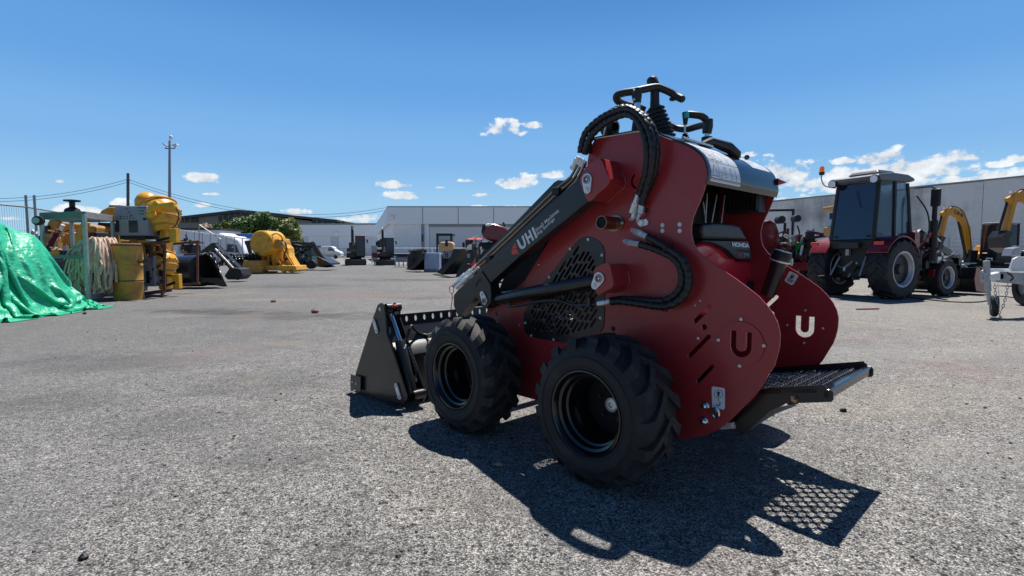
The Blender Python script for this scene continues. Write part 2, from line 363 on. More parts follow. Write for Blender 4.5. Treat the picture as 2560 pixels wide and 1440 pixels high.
        col = mixc(mr(noise_(.12, 3), .4, .62, 0, .3), col, (.16, .16, .165))
    spx = t.nodes.new('ShaderNodeSeparateXYZ'); L(co, spx.inputs[0])
    wx = M2('ADD', spx.outputs[0], M2('MULTIPLY', noise_(.25, 4), 5.0, tree=t), tree=t)
    col = mixc(mr(wx, -3.0, 3.0, .5, 0), col, (.12, .12, .122))
    col = mixc(mr(wx, 3.0, 9.0, 0, .22), col, (.40, .36, .31))
    if patches:
        wv = noise_(1.6, 8, .7); wv2 = noise_(.5, 5, .6)
        for (px_, py_, rx_, ry_, cc_, am_) in STAINS:
            r9 = ray(px_, py_); k9 = -CH / r9.z; X9, Y9 = r9.x * k9, r9.y * k9
            dx_ = M2('DIVIDE', M2('SUBTRACT', spx.outputs[0], X9, tree=t), rx_, tree=t); dy_ = M2('DIVIDE', M2('SUBTRACT', spx.outputs[1], Y9, tree=t), ry_, tree=t)
            e9 = M2('ADD', M2('MULTIPLY', dx_, dx_, tree=t), M2('MULTIPLY', dy_, dy_, tree=t), tree=t)
            f9 = M2('ADD', M2('SUBTRACT', 1.0, e9, tree=t), M2('MULTIPLY', M2('SUBTRACT', wv, .5, tree=t), 5.0, tree=t), tree=t)
            col = mixc(M2('MULTIPLY', mr(f9, -.2, 1.3 if cc_ is DK else 2.2, 0, am_ * (1.15 if cc_ is DK else .66)), M2('ADD', M2('MULTIPLY', sp.outputs[2], .9, tree=t), .45, tree=t), tree=t, clamp=True), col, cc_)
    L(col, b.inputs['Base Color']); b.inputs['Roughness'].default_value = .9; b.inputs['Specular IOR Level'].default_value = .25
    h = M2('SUBTRACT', 1.0, vo_.outputs['Distance'], tree=t); h2 = M2('ADD', M2('MULTIPLY', h, M2('ADD', stone, .4, tree=t), tree=t), M2('MULTIPLY', noise_(22, 6, .7), 1.3, tree=t), tree=t)
    bp = t.nodes.new('ShaderNodeBump'); bp.inputs['Strength'].default_value = bump; bp.inputs['Distance'].default_value = .01; L(h2, bp.inputs['Height']); L(bp.outputs[0], b.inputs['Normal'])
    MT[name] = m
ground_mat('asphalt', (.2, .2, .2), (.45, .435, .41), (.088, .086, .083), s1=170)
b = MB(); b.add([(-400, -20, 0), (400, -20, 0), (400, 900, 0), (-400, 900, 0)], [(0, 1, 2, 3)]); g = b.build('ground', 'asphalt', smooth=0, fix=False); g['kind'] = 'structure'
ground_mat('concrete_road', (.3, .3, .3), (.46, .45, .43), (.40, .39, .38), s1=20, patches=False, bump=.1)
# ================================================================ the mini loader in front
PSI = .752; R0 = Vector((.281, 1.958, 0)); FWv = Vector((-sin(PSI), cos(PSI), 0)); LAT = Vector((cos(PSI), sin(PSI), 0))
def pz(px, py, w):
    r = ray(px, py); o = Vector((0, 0, CH)); t = (w - (o - R0).dot(LAT)) / r.dot(LAT); P = o + r * t
    return Vector((w, (P - R0).dot(FWv), P.z))
def pu(px, py, u):
    r = ray(px, py); o = Vector((0, 0, CH)); t = (u - (o - R0).dot(FWv)) / r.dot(FWv); P = o + r * t
    return Vector(((P - R0).dot(LAT), u, P.z))
def uz(px, py, w): p = pz(px, py, w); return (p.y, p.z)
def Lz(pts, w): return [uz(x, y, w) for x, y in pts]
loader = thing('mini_loader', 'big dark red mini loader with black boom arm and bucket in the foreground', 'loader', R0, PSI)
WN, WF = .33, .99
def side(w): return lambda a, b, d: Vector((w + d, a, b))
outl = [(1485,352),(1496,346),(1545,338),(1595,330),(1635,332),(1660,344),(1700,357),(1722,367),(1740,377),(1754,390),(1762,405),(1767,422),(1769,440),(1765,457),(1760,475),(1749,505),(1742,520),
        (1732,545),(1728,566),(1728,586),(1735,613),(1750,634),(1775,653),(1802,672),(1834,693),(1868,718),(1896,740),(1917,763),(1934,787),(1945,811),(1950,836),(1949,858),(1947,875),(1942,895),(1935,915),(1922,937),(1905,967),(1885,992),(1860,1017),(1835,1042),(1810,1065),(1780,1082),(1742,1095),(1705,1097)]
front = [(1310,992),(1262,978),(1225,930),(1208,860),(1208,805),(1222,765),(1262,742),(1311,703),(1340,655),(1372,603),(1415,535),(1448,490),(1465,440),(1469,400),(1474,372)]
outer = Lz(outl + front, WN)
def near_loops():
    lp = [outer]
    P = lambda x, y: uz(x, y, WN)
    for a, b, r in [((1773,767),(1738,803),.0085), ((1771,842),(1724,889),.0085), ((1780,916),(1745,953),.0075)]:
        lp.append(capsule(P(*a), P(*b), r))
    for c, r in [((1760,818),.011), ((1617,525),.011), ((1533,822),.011), ((1243,784),.012), ((1296,812),.009)]: lp.append(circ(P(*c), r))
    # C shaped slot
    c = P(1594, 452); a = arcpts(c[0], c[1], .034, radians(60), radians(-80), 10)  # (u grows to the left of the photo)
    b = arcpts(c[0], c[1], .025, radians(-80), radians(60), 10); lp.append(a + b)
    return lp
def ushape(c, s=1.0, fl=1):
    # the letter U about c in (u,z), u axis pointing left in the picture
    w1, w2, h = .038 * s, .0165 * s, .046 * s
    o = [(-w1, h), (-w1, -.010)] + [(x, y) for x, y in arcpts(0, -.010, w1, pi, 2 * pi, 12)] + [(w1, h), (w2, h), (w2, -.010)] + arcpts(0, -.010, w2, 2 * pi, pi, 10) + [(-w2, h)]
    return [(c[0] + x * fl, c[1] + y) for x, y in o]
UC = uz(1853, 860, WN)
lp = near_loops()
vent_out = [(1447,600),(1458,594),(1469,591),(1484,594),(1499,604),(1508,615),(1512,628),(1512,720),(1512,790),(1510,815),(1503,829),(1488,835),(1470,838),(1409,857),(1370,850),(1329,842),(1314,832),(1310,812),(1310,785),(1320,765),(1340,735),(1372,692),(1400,656),(1428,620)]
vo = Lz(vent_out, WN); vc = (sum(p[0] for p in vo) / len(vo), sum(p[1] for p in vo) / len(vo))
lp.append([(vc[0] + (x - vc[0]) * .86, vc[1] + (y - vc[1]) * .88) for x, y in vo])
near_panel = plate('side_panel', lp + [ushape(UC, 1.06)], .008, 'red_paint', loader, side(WN + .004), bevel=.0012)
disc = plate('cover_disc', [circ(UC, .0815, 48), ushape(UC)], .004, 'red_paint', near_panel, side(WN - .003), bevel=.0006)
fl = near_loops()[:1] + near_loops()[1:5]
far_panel = plate('side_panel', fl + [ushape(UC)], .008, 'red_paint', loader, side(WF + .004), bevel=.0012)
# bolt heads
def bolt(w, u, z, r, m='steel', h=.006, par=None, name='bolt', washer=True, ax=(-1, 0, 0)):
    b = MB(); 
    if washer: b.lathe([(0, 0), (.0015, 0), (.0015, r * 1.0), (0, r * 1.0)][1:], (w, u, z), ax, 16)
    b.lathe([(0, r * .78), (h * .7, r * .74), (h, r * .45), (h, 0)], (w, u, z), ax, 8)
    return b.build(name, m, par or near_panel, smooth=30)
for x, y, r in [(1655,563,.0085),(1655,577,.0085),(1698,561,.0085),(1698,577,.0085),(1346,662,.005),(1750,752,.004),(1744,846,.006),(1853,798,.0062),(1849,915,.0062),(1796,850,.0062),(1910,864,.0062),(1737,764,.0035)]:
    p = pz(x, y, WN - .004); bolt(WN - (.005 if 1790 < x < 1915 and y > 790 else 0), p.y, p.z, r)
for du, dz in ((0, .0815 * .9), (0, -.0815 * .9), (.073, 0), (-.073, 0)):
    bolt(WF, UC[0] + du, UC[1] + dz, .0055, par=far_panel)
# two big domed bolts, lashing ring, slot behind it
for x, y in ((1761, 1016), (1758, 1054)):
    p = pz(x, y, WN - .01); b = MB()
    b.lathe([(0, .0165), (.004, .0165), (.004, .013), (.012, .013), (.017, .010), (.020, .004), (.020, 0)], (WN, p.y, p.z), (-1, 0, 0), 12).build('bolt', 'chrome', near_panel, smooth=25)
p = pz(1790, 1032, WN - .012)
b = MB(); b.tube([(WN - .012, p.y + .012 * cos(a), p.z + .019 * sin(a)) for a in [2 * pi * i / 16 for i in range(17)]], .0045, 8); b.tube([(WN, p.y, p.z + .006), (WN - .03, p.y, p.z + .006)], .011, 8)
b.build('lashing_ring', 'chrome', near_panel)
# vent plate with slots
slots = []
ux = vc[0]; uzc = vc[1]
dirv = Vector((-.60, .80)); nrm = Vector((.80, .60))
import itertools
def inside(p, poly):
    c = False; n = len(poly)
    for i in range(n):
        a = poly[i]; b2 = poly[(i + 1) % n]
        if (a[1] > p[1]) != (b2[1] > p[1]) and p[0] < (b2[0] - a[0]) * (p[1] - a[1]) / (b2[1] - a[1]) + a[0]: c = not c
    return c
shr = [(vc[0] + (x - vc[0]) * .83, vc[1] + (y - vc[1]) * .86) for x, y in vo]
rng = random.Random(3)
for i in range(-16, 17):
    t = -.4 + (i % 3) * .028
    while t < .4:
        ln = (.02, .045, .06, .045, .03)[rng.randrange(5)]
        a = Vector((ux, uzc)) + nrm * (i * .0215) + dirv * t; bq = a + dirv * ln
        if inside(a, shr) and inside(bq, shr): slots.append(capsule(tuple(a), tuple(bq), .0062, n=5)); t += ln + .024
        else: t += .012
vent = plate('vent_plate', [vo] + slots, .003, 'black_paint', loader, side(WN - .0025), bevel=.0006)
for x, y in [(1470,599),(1425,622),(1505,638),(1373,693),(1501,795),(1328,839),(1384,849),(1313,807)]:
    p = pz(x, y, WN - .005); bolt(WN - .0045, p.y, p.z, .0068, par=vent)
# exhaust
b = MB(); e0 = pz(1503, 556, .23); e1 = Vector((WN, e0.y, e0.z))
b.lathe([(0, .028), (.102, .028), (.102, .0255), (0, .0255)], e0, (1, 0, 0), 28, closed=True); pass
ex = b.build('exhaust_pipe', 'exh_steel', loader)
cu0 = (e0.y, e0.z)
plate('flange', [capsule((cu0[0] - .042, cu0[1] + .004), (cu0[0] + .03, cu0[1] - .006), .012, .012) if 0 else [(cu0[0] + .048 * cos(a), cu0[1] + .036 * sin(a)) for a in [2 * pi * i / 24 for i in range(24)]]], .005, 'exh_steel', ex, side(WN - .004), bevel=.001)
for s_ in (-1, 1): bolt(WN - .007, cu0[0] + .039 * s_, cu0[1], .006, par=ex)
b = MB(); b.lathe([(.006, .0252), (.0061, 0)], e0, (1, 0, 0), 20).build('pipe_mouth', 'dark_void', ex)  # black disc closing the bore, standing for the shade inside the pipe
# hook sticker
def quad(pts, w): return [pz(x, y, w) for x, y in pts]
st = plate('hook_sticker', [Lz([(1782,966),(1809,970),(1812,974),(1812,1020),(1809,1024),(1783,1021),(1780,1017),(1779,970)], WN - .002)], .001, 'sticker_white', near_panel, side(WN - .0012))
def draw(px_polys, w, m='sticker_black', par=None, name='print'):
    return flat(name, [[pz(x, y, w) for x, y in pl_] for pl_ in px_polys], m, par or st)
ring_o = arcpts(1796, 985, 11, 0, 2 * pi, 20)[:-1]; ring_i = arcpts(1796, 985, 9.8, 0, 2 * pi, 20)[:-1]
draw([[ring_o[i], ring_o[(i + 1) % 20], ring_i[(i + 1) % 20], ring_i[i]] for i in range(20)] +
     [[(1796,977),(1802,984),(1790,984)], [(1793.5,984),(1798.5,984),(1798.5,992),(1793.5,992)], [(1795,997),(1797,997),(1797,1004),(1795,1004)]] +
     [[(1796 + 5.5 * cos(a), 1009 + 6 * sin(a)), (1796 + 5.5 * cos(a + .5), 1009 + 6 * sin(a + .5)), (1796 + 2.8 * cos(a + .5), 1009 + 3.4 * sin(a + .5)), (1796 + 2.8 * cos(a), 1009 + 3.4 * sin(a))] for a in [-.9 + .5 * k for k in range(8)]], WN - .0019)
# brackets welded to the panel
def bracket(face, body, w0, pin, ret, nm='pivot_bracket'):
    A = Lz(face, w0); bk = plate(nm, [A], .010, 'red_paint', loader, side(w0 + .005), bevel=.0015)
    B = Lz(body, w0 + .01)
    b = MB(); b.prism([(w0 + .0102, y, z) for y, z in B], [(WN, y, z) for y, z in B]); b.build('bracket_box', 'red_paint', bk, smooth=20, bevel=.004)
    b = MB(); ring = [(WN - .002, y, z) for y, z in B]; b.tube(ring[len(ring) // 4:len(ring) // 4 * 3 + 2], .005, 8); b.build('weld_bead', 'red_paint', bk)
    c = uz(*pin, w0); d = uz(*ret, w0)
    rt = plate('pin_retainer', [capsule(c, d, .026, .018, 12)], .006, 'steel', bk, side(w0 - .0045), bevel=.001)
    b = MB(); b.lathe([(0, .0185), (.004, .0185), (.004, .0125), (.001, .012)], (w0 - .0075, *c), (-1, 0, 0), 24); b.build('pin_ring', 'galv', rt)
    b = MB(); b.lathe([(0, .0125), (.0015, .0125), (.0015, .006), (-.004, .0055), (-.004, 0)], (w0 - .0078, *c), (-1, 0, 0), 20); b.build('pin_end', 'red_edge', rt)
    bolt(w0 - .0078, d[0], d[1], .011, par=rt); return bk
bracket(smooth_closed([(1470,411),(1485,402),(1500,395),(1512,420),(1523,447),(1521,461),(1497,483),(1472,505),(1459,480),(1450,455),(1454,433)], 2),
        [(1482,405),(1500,395),(1512,420),(1523,447),(1521,461),(1497,483),(1474,503),(1470,470),(1466,440)], .20, (1469,449), (1470,474))
bracket(smooth_closed([(1484,679),(1494,666),(1521,657),(1528,680),(1534,708),(1528,720),(1510,730),(1493,737),(1485,712)], 2),
        [(1500,667),(1521,659),(1528,680),(1534,708),(1528,719),(1508,729),(1494,736),(1496,700)], .20, (1499,696), (1489,713))
# boom arm
BW0, BW1 = .212, .275
boom_px = [(1462,432),(1478,440),(1480,475),(1472,503),(1420,545),(1300,640),(1225,708),(1229,735),(1227,757),(1217,771),(1207,768),(1195,746),(1189,743),(1151,789),(1143,786),(1134,765),(1134,738),(1145,724),(1203,672),(1330,552)]
bo = Lz(boom_px, BW0)
boom = plate('boom_arm', [bo], BW1 - BW0, 'black_paint', loader, side((BW0 + BW1) / 2), bevel=.003)
# elbow cheek seam: a proud doubler at the boom's foot
el_px = [(1203,676),(1226,710),(1229,735),(1227,757),(1217,771),(1207,768),(1195,746),(1189,743),(1160,778),(1140,740),(1149,727)]
plate('elbow_plate', [Lz(el_px, BW0 - .004)], .006, 'black_paint', boom, side(BW0 - .0035), bevel=.001)
draw([[ (1189,712),(1193,703),(1204,694),(1205,696),(1195,705),(1192,712),(1193,717),(1189,717)], [(1196,707),(1204,701),(1204,703),(1196,709)]], BW0 - .0068, 'dark_void', boom, 'slot')
c = uz(1211, 752, BW0 - .012); d = uz(1205, 736, BW0 - .012)
rt = plate('pin_retainer', [capsule(c, d, .021, .017, 12)], .006, 'steel', boom, side(BW0 - .0105), bevel=.001)
b = MB(); b.lathe([(0, .0155), (.004, .0155), (.004, .010), (.001, .010)], (BW0 - .0135, *c), (-1, 0, 0), 24).build('pin_ring', 'galv', rt)
b = MB(); b.lathe([(0, .010), (.0015, .010), (.0015, .0)], (BW0 - .0137, *c), (-1, 0, 0), 16).build('pin_end', 'red_edge', rt)
bolt(BW0 - .0137, d[0], d[1], .009, par=rt)
# cover rail beyond the pipes
rail = Lz([(1385,455),(1394,450),(1407,451),(1440,440),(1472,440),(1472,470),(1420,520),(1240,690),(1190,690),(1198,648)], .33)
plate('boom_cover', [rail], .012, 'black_paint', boom, side(.338), bevel=.002)
b = MB(); 
for t in (.12, .5, .88):
    pass
# second arm on the far side (same arm mirrored)
fb = plate('boom_arm', [bo], BW1 - BW0, 'black_paint', loader, side(1.32 - (BW0 + BW1) / 2), bevel=.003)
b = MB(); cpt = uz(1165, 752, .25); b.beam((.27, cpt[0], cpt[1]), (1.05, cpt[0], cpt[1]), .07, .07); b.build('cross_tube', 'black_paint', loader, bevel=.006)
# hydraulic pipes on the boom, elbows and fittings
pipes = [
 ([(1449,402),(1437,425),(1426,443),(1408,458),(1389,474),(1300,560),(1222,634),(1190,664)], .295, .0068),
 ([(1456,405),(1444,430),(1433,448),(1414,466),(1396,482),(1310,563),(1228,640),(1196,668)], .300, .0068),
 ([(1462,408),(1452,432),(1440,452),(1424,470),(1404,490),(1320,570),(1240,648)], .285, .0068)]
for i, (pp, w, r) in enumerate(pipes):
    MB().tube(spline([pz(x, y, w) for x, y in pp], 5), r, 10).build('hydraulic_pipe', 'exh_steel' if i < 9 else 'steel', boom)
for (a, bb) in [((1218,640),(1232,652)), ((1385,468),(1402,482))]:
    p = pz((a[0] + bb[0]) / 2, (a[1] + bb[1]) / 2, .295); MB().box((.278, p.y - .022, p.z - .024), (.325, p.y + .022, p.z + .012)).build('pipe_clamp', 'black_matte', boom, bevel=.004)
for (x, y) in [(1447,392),(1455,396),(1438,408),(1462,402)]:
    a = pz(x, y, .292); q = pz(x - 7, y + 16, .292); MB().tube([a, a.lerp(q, .3), a.lerp(q, .31), q], [.013, .013, .0155, .0155], 6).build('hose_fitting', 'steel', boom, smooth=20)
for j, (pth, w) in enumerate([([(1190,662),(1176,676),(1176,676),(1163,688),(1163,688),(1150,700),(1150,700),(1133,714)], .29), ([(1196,668),(1183,682),(1183,682),(1170,694),(1170,694),(1158,705),(1158,705),(1142,719)], .262)]):
    MB().tube([pz(x, y, w) for x, y in pth], [.007, .0075, .0125, .0125, .0165, .0165, .012, .012], 14).build('quick_coupler', 'steel', boom, smooth=25)
cc_ = pz(1129, 724, .28); MB().tube([cc_ + Vector((0, .022 * cos(a), .022 * sin(a))) for a in [2 * pi * i / 16 for i in range(17)]], .0022, 6).build('tie_ring', 'red_tie', boom)
MB().tube(spline([pz(x, y, .28) for x, y in [(1129,733),(1131,745),(1128,765),(1128,790)]], 5), .0025, 6).build('red_cord', 'red_tie', boom)
cc_ = pz(1184, 664, .27); MB().tube([cc_ + Vector((.004, .021 * cos(a), .016 * sin(a))) for a in [2 * pi * i / 16 for i in range(17)]], .002, 6).build('tie_ring', 'red_tie', boom)
# lettering on the boom
wz = BW0 - .0012
def pw(x, y): return pz(x, y, wz)
draw([[(1287,606),(1293,620),(1279,623)], [(1278.5,625),(1292,622),(1297,634),(1280,637)]], wz, 'orange_red', boom, 'logo')
# block letters U H I as slanted strokes: corners of the word in the photo
O, R_, T_ = Vector((1302, 627)), Vector((1345, 592)), Vector((1291, 601))
def q(s, t): v = O + (R_ - O) * s + (T_ - O) * t; return (v.x, v.y)
polys = []
uo = [(0, 1), (.10, 1), (.115, .4), (.14, .25), (.19, .2), (.25, .25), (.275, .4), (.29, 1), (.39, 1), (.375, .35), (.34, .12), (.25, 0), (.13, 0), (.04, .12), (.0, .35)]
polys.append([q(a, b_) for a, b_ in uo[:4] + uo[12:]]) ; polys.append([q(a, b_) for a, b_ in uo[3:7] + uo[9:13]]); polys.append([q(a, b_) for a, b_ in uo[6:10]])
polys += [[q(a, b_) for a, b_ in z] for z in ([(.45,0),(.55,0),(.55,1),(.45,1)], [(.55,.4),(.68,.4),(.68,.6),(.55,.6)], [(.68,0),(.78,0),(.78,1),(.68,1)], [(.87,0),(.98,0),(.98,1),(.87,1)])]
draw(polys, wz, 'sticker_white', boom, 'lettering')
def tq(txt, bl, br, tl, w=wz, m='sticker_white', par=None, name='lettering', bold=.012): return text_on(name, txt, pz(*bl, w), pz(*br, w), pz(*tl, w), m, par or boom, bold)
tq('Small Machines', (1341.5, 580), (1398, 529), (1338, 572)); tq('Big Savings', (1346, 590.5), (1388.5, 551), (1342, 582))
# lift cylinder
cyl = MB(); a = pz(1492, 701, .245); b_ = pz(1243, 748, .245)
cyl.tube([a, a.lerp(b_, .02), a.lerp(b_, .98), b_], [.026, .031, .031, .026], 24)
cy = cyl.build('lift_cylinder', 'black_paint', loader)
g = pz(1216, 753, .245)
MB().tube([b_, b_.lerp(g, .4)], .0355, 24).build('gland_nut', 'black_matte', cy); MB().tube([b_.lerp(g, .3), g], .019, 16).build('piston_rod', 'chrome', cy)
MB().tube(spline([pz(x, y, .235) for x, y in [(1275,767),(1300,763),(1325,758),(1360,752),(1392,751),(1412,756),(1433,762),(1460,762),(1496,760)]], 4), .0075, 10).build('cylinder_pipe', 'black_paint', cy)
p = pz(1275, 767, .235); MB().tube([p, p + Vector((0, .004, .02))], .010, 10).build('pipe_elbow', 'black_paint', cy)
p = pz(1476, 750, .235); MB().box((.22, p.y - .008, p.z - .03), (.25, p.y + .008, p.z + .012)).build('pipe_bracket', 'black_paint', cy, bevel=.002)
# far lift cylinder
af, bf = Vector((1.075, a.y, a.z)), Vector((1.075, b_.y, b_.z)); MB().tube([af, bf], .031, 20).build('lift_cylinder', 'black_paint', loader)
# corrugated hoses
def hose(pts, r, par, wrap=True, nm='hydraulic_hose', m='hose', sub=10):
    P = spline(pts, sub); D = []; 
    L_ = 0; out = [P[0]]
    step = .0035
    for i in range(1, len(P)):
        seg = (P[i] - P[i - 1]).length; k = max(1, int(seg / step))
        for j in range(1, k + 1): out.append(P[i - 1].lerp(P[i], j / k))
    rs = [r * (1.0 + (.085 if (i % 6) < 4 else -.06)) for i in range(len(out))] if wrap else r
    return MB().tube(out, rs, 12).build(nm, m, par, smooth=50)
arch = [(1451,382),(1453,365),(1465,330),(1500,297),(1540,277),(1572,272),(1600,290),(1620,320),(1630,355),(1631,397),(1625,440),(1613,480),(1604,512)]
aw = [.29,.285,.283,.28,.275,.27,.265,.262,.262,.268,.28,.295,.305]
hose([pz(x, y, w) for (x, y), w in zip(arch, aw)], .0135, loader)
arch2 = [(1462,386),(1466,366),(1478,340),(1510,310),(1545,291),(1570,286),(1590,298),(1606,325),(1615,360),(1617,400),(1612,440),(1603,470),(1597,490)]
hose([pz(x, y, w + .0) for (x, y), w in zip(arch2, aw)], .0135, loader)
arch3 = [(1470,384),(1473,356),(1484,328),(1508,296),(1545,272),(1578,272),(1610,292),(1632,322),(1641,358),(1641,398),(1633,440),(1618,478),(1607,505)]
hose([pz(x, y, w + .03) for (x, y), w in zip(arch3, aw)], .0135, loader)
la = [(1619,592),(1640,602),(1671,621),(1703,644),(1718,673),(1722,702),(1715,732),(1692,755),(1657,766),(1604,760),(1552,753),(1526,755)]
lb = [(1600,611),(1622,617),(1648,627),(1680,643),(1699,665),(1705,697),(1699,722),(1680,743),(1650,753),(1604,750),(1556,748),(1526,752)]
hose([pz(x, y, w) for (x, y), w in zip(la, [.28]*6 + [.285,.28,.27,.265,.25,.24])], .0145, loader)
hose([pz(x, y, w) for (x, y), w in zip(lb, [.285]*6 + [.29,.29,.285,.28,.26,.25])], .0140, loader)
def fitting(pts, rs, par=loader, n=6): return MB().tube([pz(x, y, w) for x, y, w in pts], rs, n).build('hose_fitting', 'steel', par, smooth=20)
fitting([(1596,486,.30),(1588,508,.30),(1588,508,.30),(1580,532,.305)], [.011,.011,.0135,.0135])
fitting([(1590,520,.31),(1583,545,.31),(1583,546,.31),(1576,548,.325)], [.011,.011,.009,.009])
fitting([(1604,510,.305),(1601,535,.30)], [.0125,.0125], n=14)
MB().tube([pz(x, y, w) for x, y, w in [(1600,535,.30),(1594,545,.305),(1594,553,.315),(1600,556,.33)]], .0075, 10).build('elbow_fitting', 'steel', loader)
p = pz(1602, 557, WN - .01); MB().lathe([(0, .017), (.008, .017), (.008, .013), (.016, .013), (.016, 0)], (WN, p.y, p.z), (-1, 0, 0), 6).build('bulkhead_nut', 'steel', near_panel, smooth=20)
p = pz(1612, 556, WN - .01); MB().lathe([(0, .015), (.009, .015), (.009, 0)], (WN, p.y, p.z), (-1, 0, 0), 6).build('bulkhead_nut', 'steel', near_panel, smooth=20)
fitting([(1580,574,.315),(1588,578,.30),(1588,578,.30),(1603,585,.285),(1603,585,.285),(1621,593,.28)], [.010,.010,.014,.014,.0115,.0125])
fitting([(1562,603,.315),(1570,605,.30),(1570,605,.30),(1578,607,.29),(1578,607,.29),(1601,611,.285)], [.011,.011,.014,.014,.012,.013])
fitting([(1527,753,.243),(1515,756,.24),(1515,756,.24),(1495,759,.237)], [.011,.011,.013,.012], n=10)
for x, y in ((1671,620), (1662,764)): p = pz(x, y, .283); MB().lathe([(-.003, .026), (.003, .026)], p, (0, 1, .6 if y < 700 else 0), 16).build('cable_tie', 'black_matte', loader)
# top cover following the panel profile
pc = [(1480,351),(1496,345),(1545,337),(1595,329),(1636,331),(1661,343),(1701,356),(1723,366),(1741,376),(1755,389),(1763,404),(1768,421),(1770,440),(1767,452),(1765,460)]
prof = Lz(pc, WN); prof = [tuple(v)[:2] for v in spline([Vector((a, b_, 0)) for a, b_ in prof], 5)]
def cover_strip(name, pr, w0, w1, off, th, m, par, bev=0):
    n = len(pr); A = []; B = []
    for i, (u, z) in enumerate(pr):
        t = Vector(pr[min(i + 1, n - 1)]) - Vector(pr[max(i - 1, 0)]); nn = Vector((t.y, -t.x)).normalized()
        if nn.y < 0 and i < n * .7: nn = -nn
        # outward: up on top, rearwards (-u) at the back
        nn = Vector((t.y, -t.x)).normalized(); 
        nn = nn if (nn.x < 0 or nn.y > .3) else -nn
        A.append(Vector((u, z)) + nn * (off + th)); B.append(Vector((u, z)) + nn * off)
    b = MB()
    if th == 0:
        b.v = [Vector((w, p.x, p.y)) for w in (w0, w1) for p in A]; b.f = [(i, i + 1, n + i + 1, n + i) for i in range(n - 1)]
        return b.build(name, m, par)
    loop = A + B[::-1]
    b.prism([(w0, p.x, p.y) for p in loop], [(w1, p.x, p.y) for p in loop])
    return b.build(name, m, par, smooth=40)
cover = cover_strip('top_cover', prof, WN - .006, WF + .014, .001, .005, 'cover_black', loader)
# stickers on the cover
def arc_param(pr):
    d = [0]
    for i in range(1, len(pr)): d.append(d[-1] + (Vector(pr[i]) - Vector(pr[i - 1])).length)
    return d
dprof = arc_param(prof); LT = dprof[-1]
def on_cover(w, t, off):  # t: distance along the profile from its lower end
    s_ = LT - t
    for i in range(1, len(prof)):
        if dprof[i] >= s_: break
    k = (s_ - dprof[i - 1]) / max(1e-6, dprof[i] - dprof[i - 1]); a = Vector(prof[i - 1]); c2 = Vector(prof[i]); p = a.lerp(c2, k); tv = (c2 - a).normalized()
    nn = Vector((tv.y, -tv.x)); nn = nn if (nn.x < 0 or nn.y > .3) else -nn
    p = p + nn * (.006 + off); return Vector((w, p.x, p.y))
def cover_sheet(name, w0, w1, t0, t1, off, m, par):
    b = MB(); n = 14
    b.v = [on_cover(w, t0 + (t1 - t0) * i / n, off) for w in (w0, w1) for i in range(n + 1)]; b.f = [(i, i + 1, n + 2 + i, n + 1 + i) for i in range(n)]
    return b.build(name, m, par, fix=False)
def cover_lines(par, segs, th=.0016, off=.0012, m='sticker_black'):
    b = MB()
    for (a, c2) in segs:
        a = Vector(a); c2 = Vector(c2); d = c2 - a
        if d.length < 1e-5: continue
        nn = Vector((-d.y, d.x)).normalized() * th / 2; k = max(1, int(d.length / .02))
        for i in range(k):
            p, q_ = a + d * i / k, a + d * (i + 1) / k
            b.add([on_cover(*(p - nn), off), on_cover(*(q_ - nn), off), on_cover(*(q_ + nn), off), on_cover(*(p + nn), off)], [(0, 1, 2, 3)])
    return b.build('print', m, par, smooth=0, fix=False)
ST0, ST1, SA, SB = .342, .60, .014, .215
sk = cover_sheet('warning_sticker', ST0, ST1, SA, SB, .0006, 'sticker_white', cover)
sg = []
def G(a, b_): return (ST0 + (ST1 - ST0) * a, SA + (SB - SA) * b_)
for t in (.06, .38, .7): sg += [(G(.01, t), G(.99, t))]
sg += [(G(.01, .06), G(.01, .98)), (G(.99, .06), G(.99, .98)), (G(.27, .06), G(.27, .98)), (G(.84, .06), G(.84, .38)), (G(.68, .38), G(.68, .98)), (G(.5, .7), G(.5, .98))]
for cx_, cy_, h in ((.14, .1, .22), (.12, .42, .24), (.38, .42, .22), (.12, .74, .18)): sg += [(G(cx_ - .1, cy_), G(cx_ + .1, cy_)), (G(cx_ - .1, cy_), G(cx_, cy_ + h)), (G(cx_ + .1, cy_), G(cx_, cy_ + h))]
for cx_ in (.48, .68): 
    sg += [(G(cx_ - .03, .16), G(cx_ - .03, .30)), (G(cx_ + .03, .16), G(cx_ + .03, .30)), (G(cx_ - .03, .3), G(cx_ + .03, .3)), (G(cx_ - .03, .16), G(cx_ + .03, .16)), (G(cx_ - .02, .1), G(cx_ + .02, .12)), (G(cx_ + .02, .09), G(cx_ - .02, .11))]
for k in range(26):
    cx_, cy_ = rng.choice([(.45,.52),(.6,.5),(.8,.52),(.9,.15),(.14,.5),(.36,.8),(.6,.82),(.85,.8),(.36,.13),(.87,.6)]); x_ = cx_ + rng.uniform(-.06, .06); y_ = cy_ + rng.uniform(-.06, .06)
    sg.append((G(x_, y_), G(x_ + rng.uniform(-.06, .06), y_ + rng.uniform(-.05, .05))))
cover_lines(sk, sg)
sk2 = cover_sheet('warning_sticker', .775, .975, .115, .235, .0006, 'sticker_white', cover)
cover_lines(sk2, [((.785 + rng.random() * .17, .12 + rng.random() * .09), (.785 + rng.random() * .17, .12 + rng.random() * .09)) for _ in range(1)] + [(((x_ := .785 + rng.random() * .16), (y_ := .125 + rng.random() * .09)), (x_ + rng.uniform(-.02, .02), y_ + rng.uniform(-.02, .02))) for _ in range(40)], th=.0012)
tl_ = text_mesh
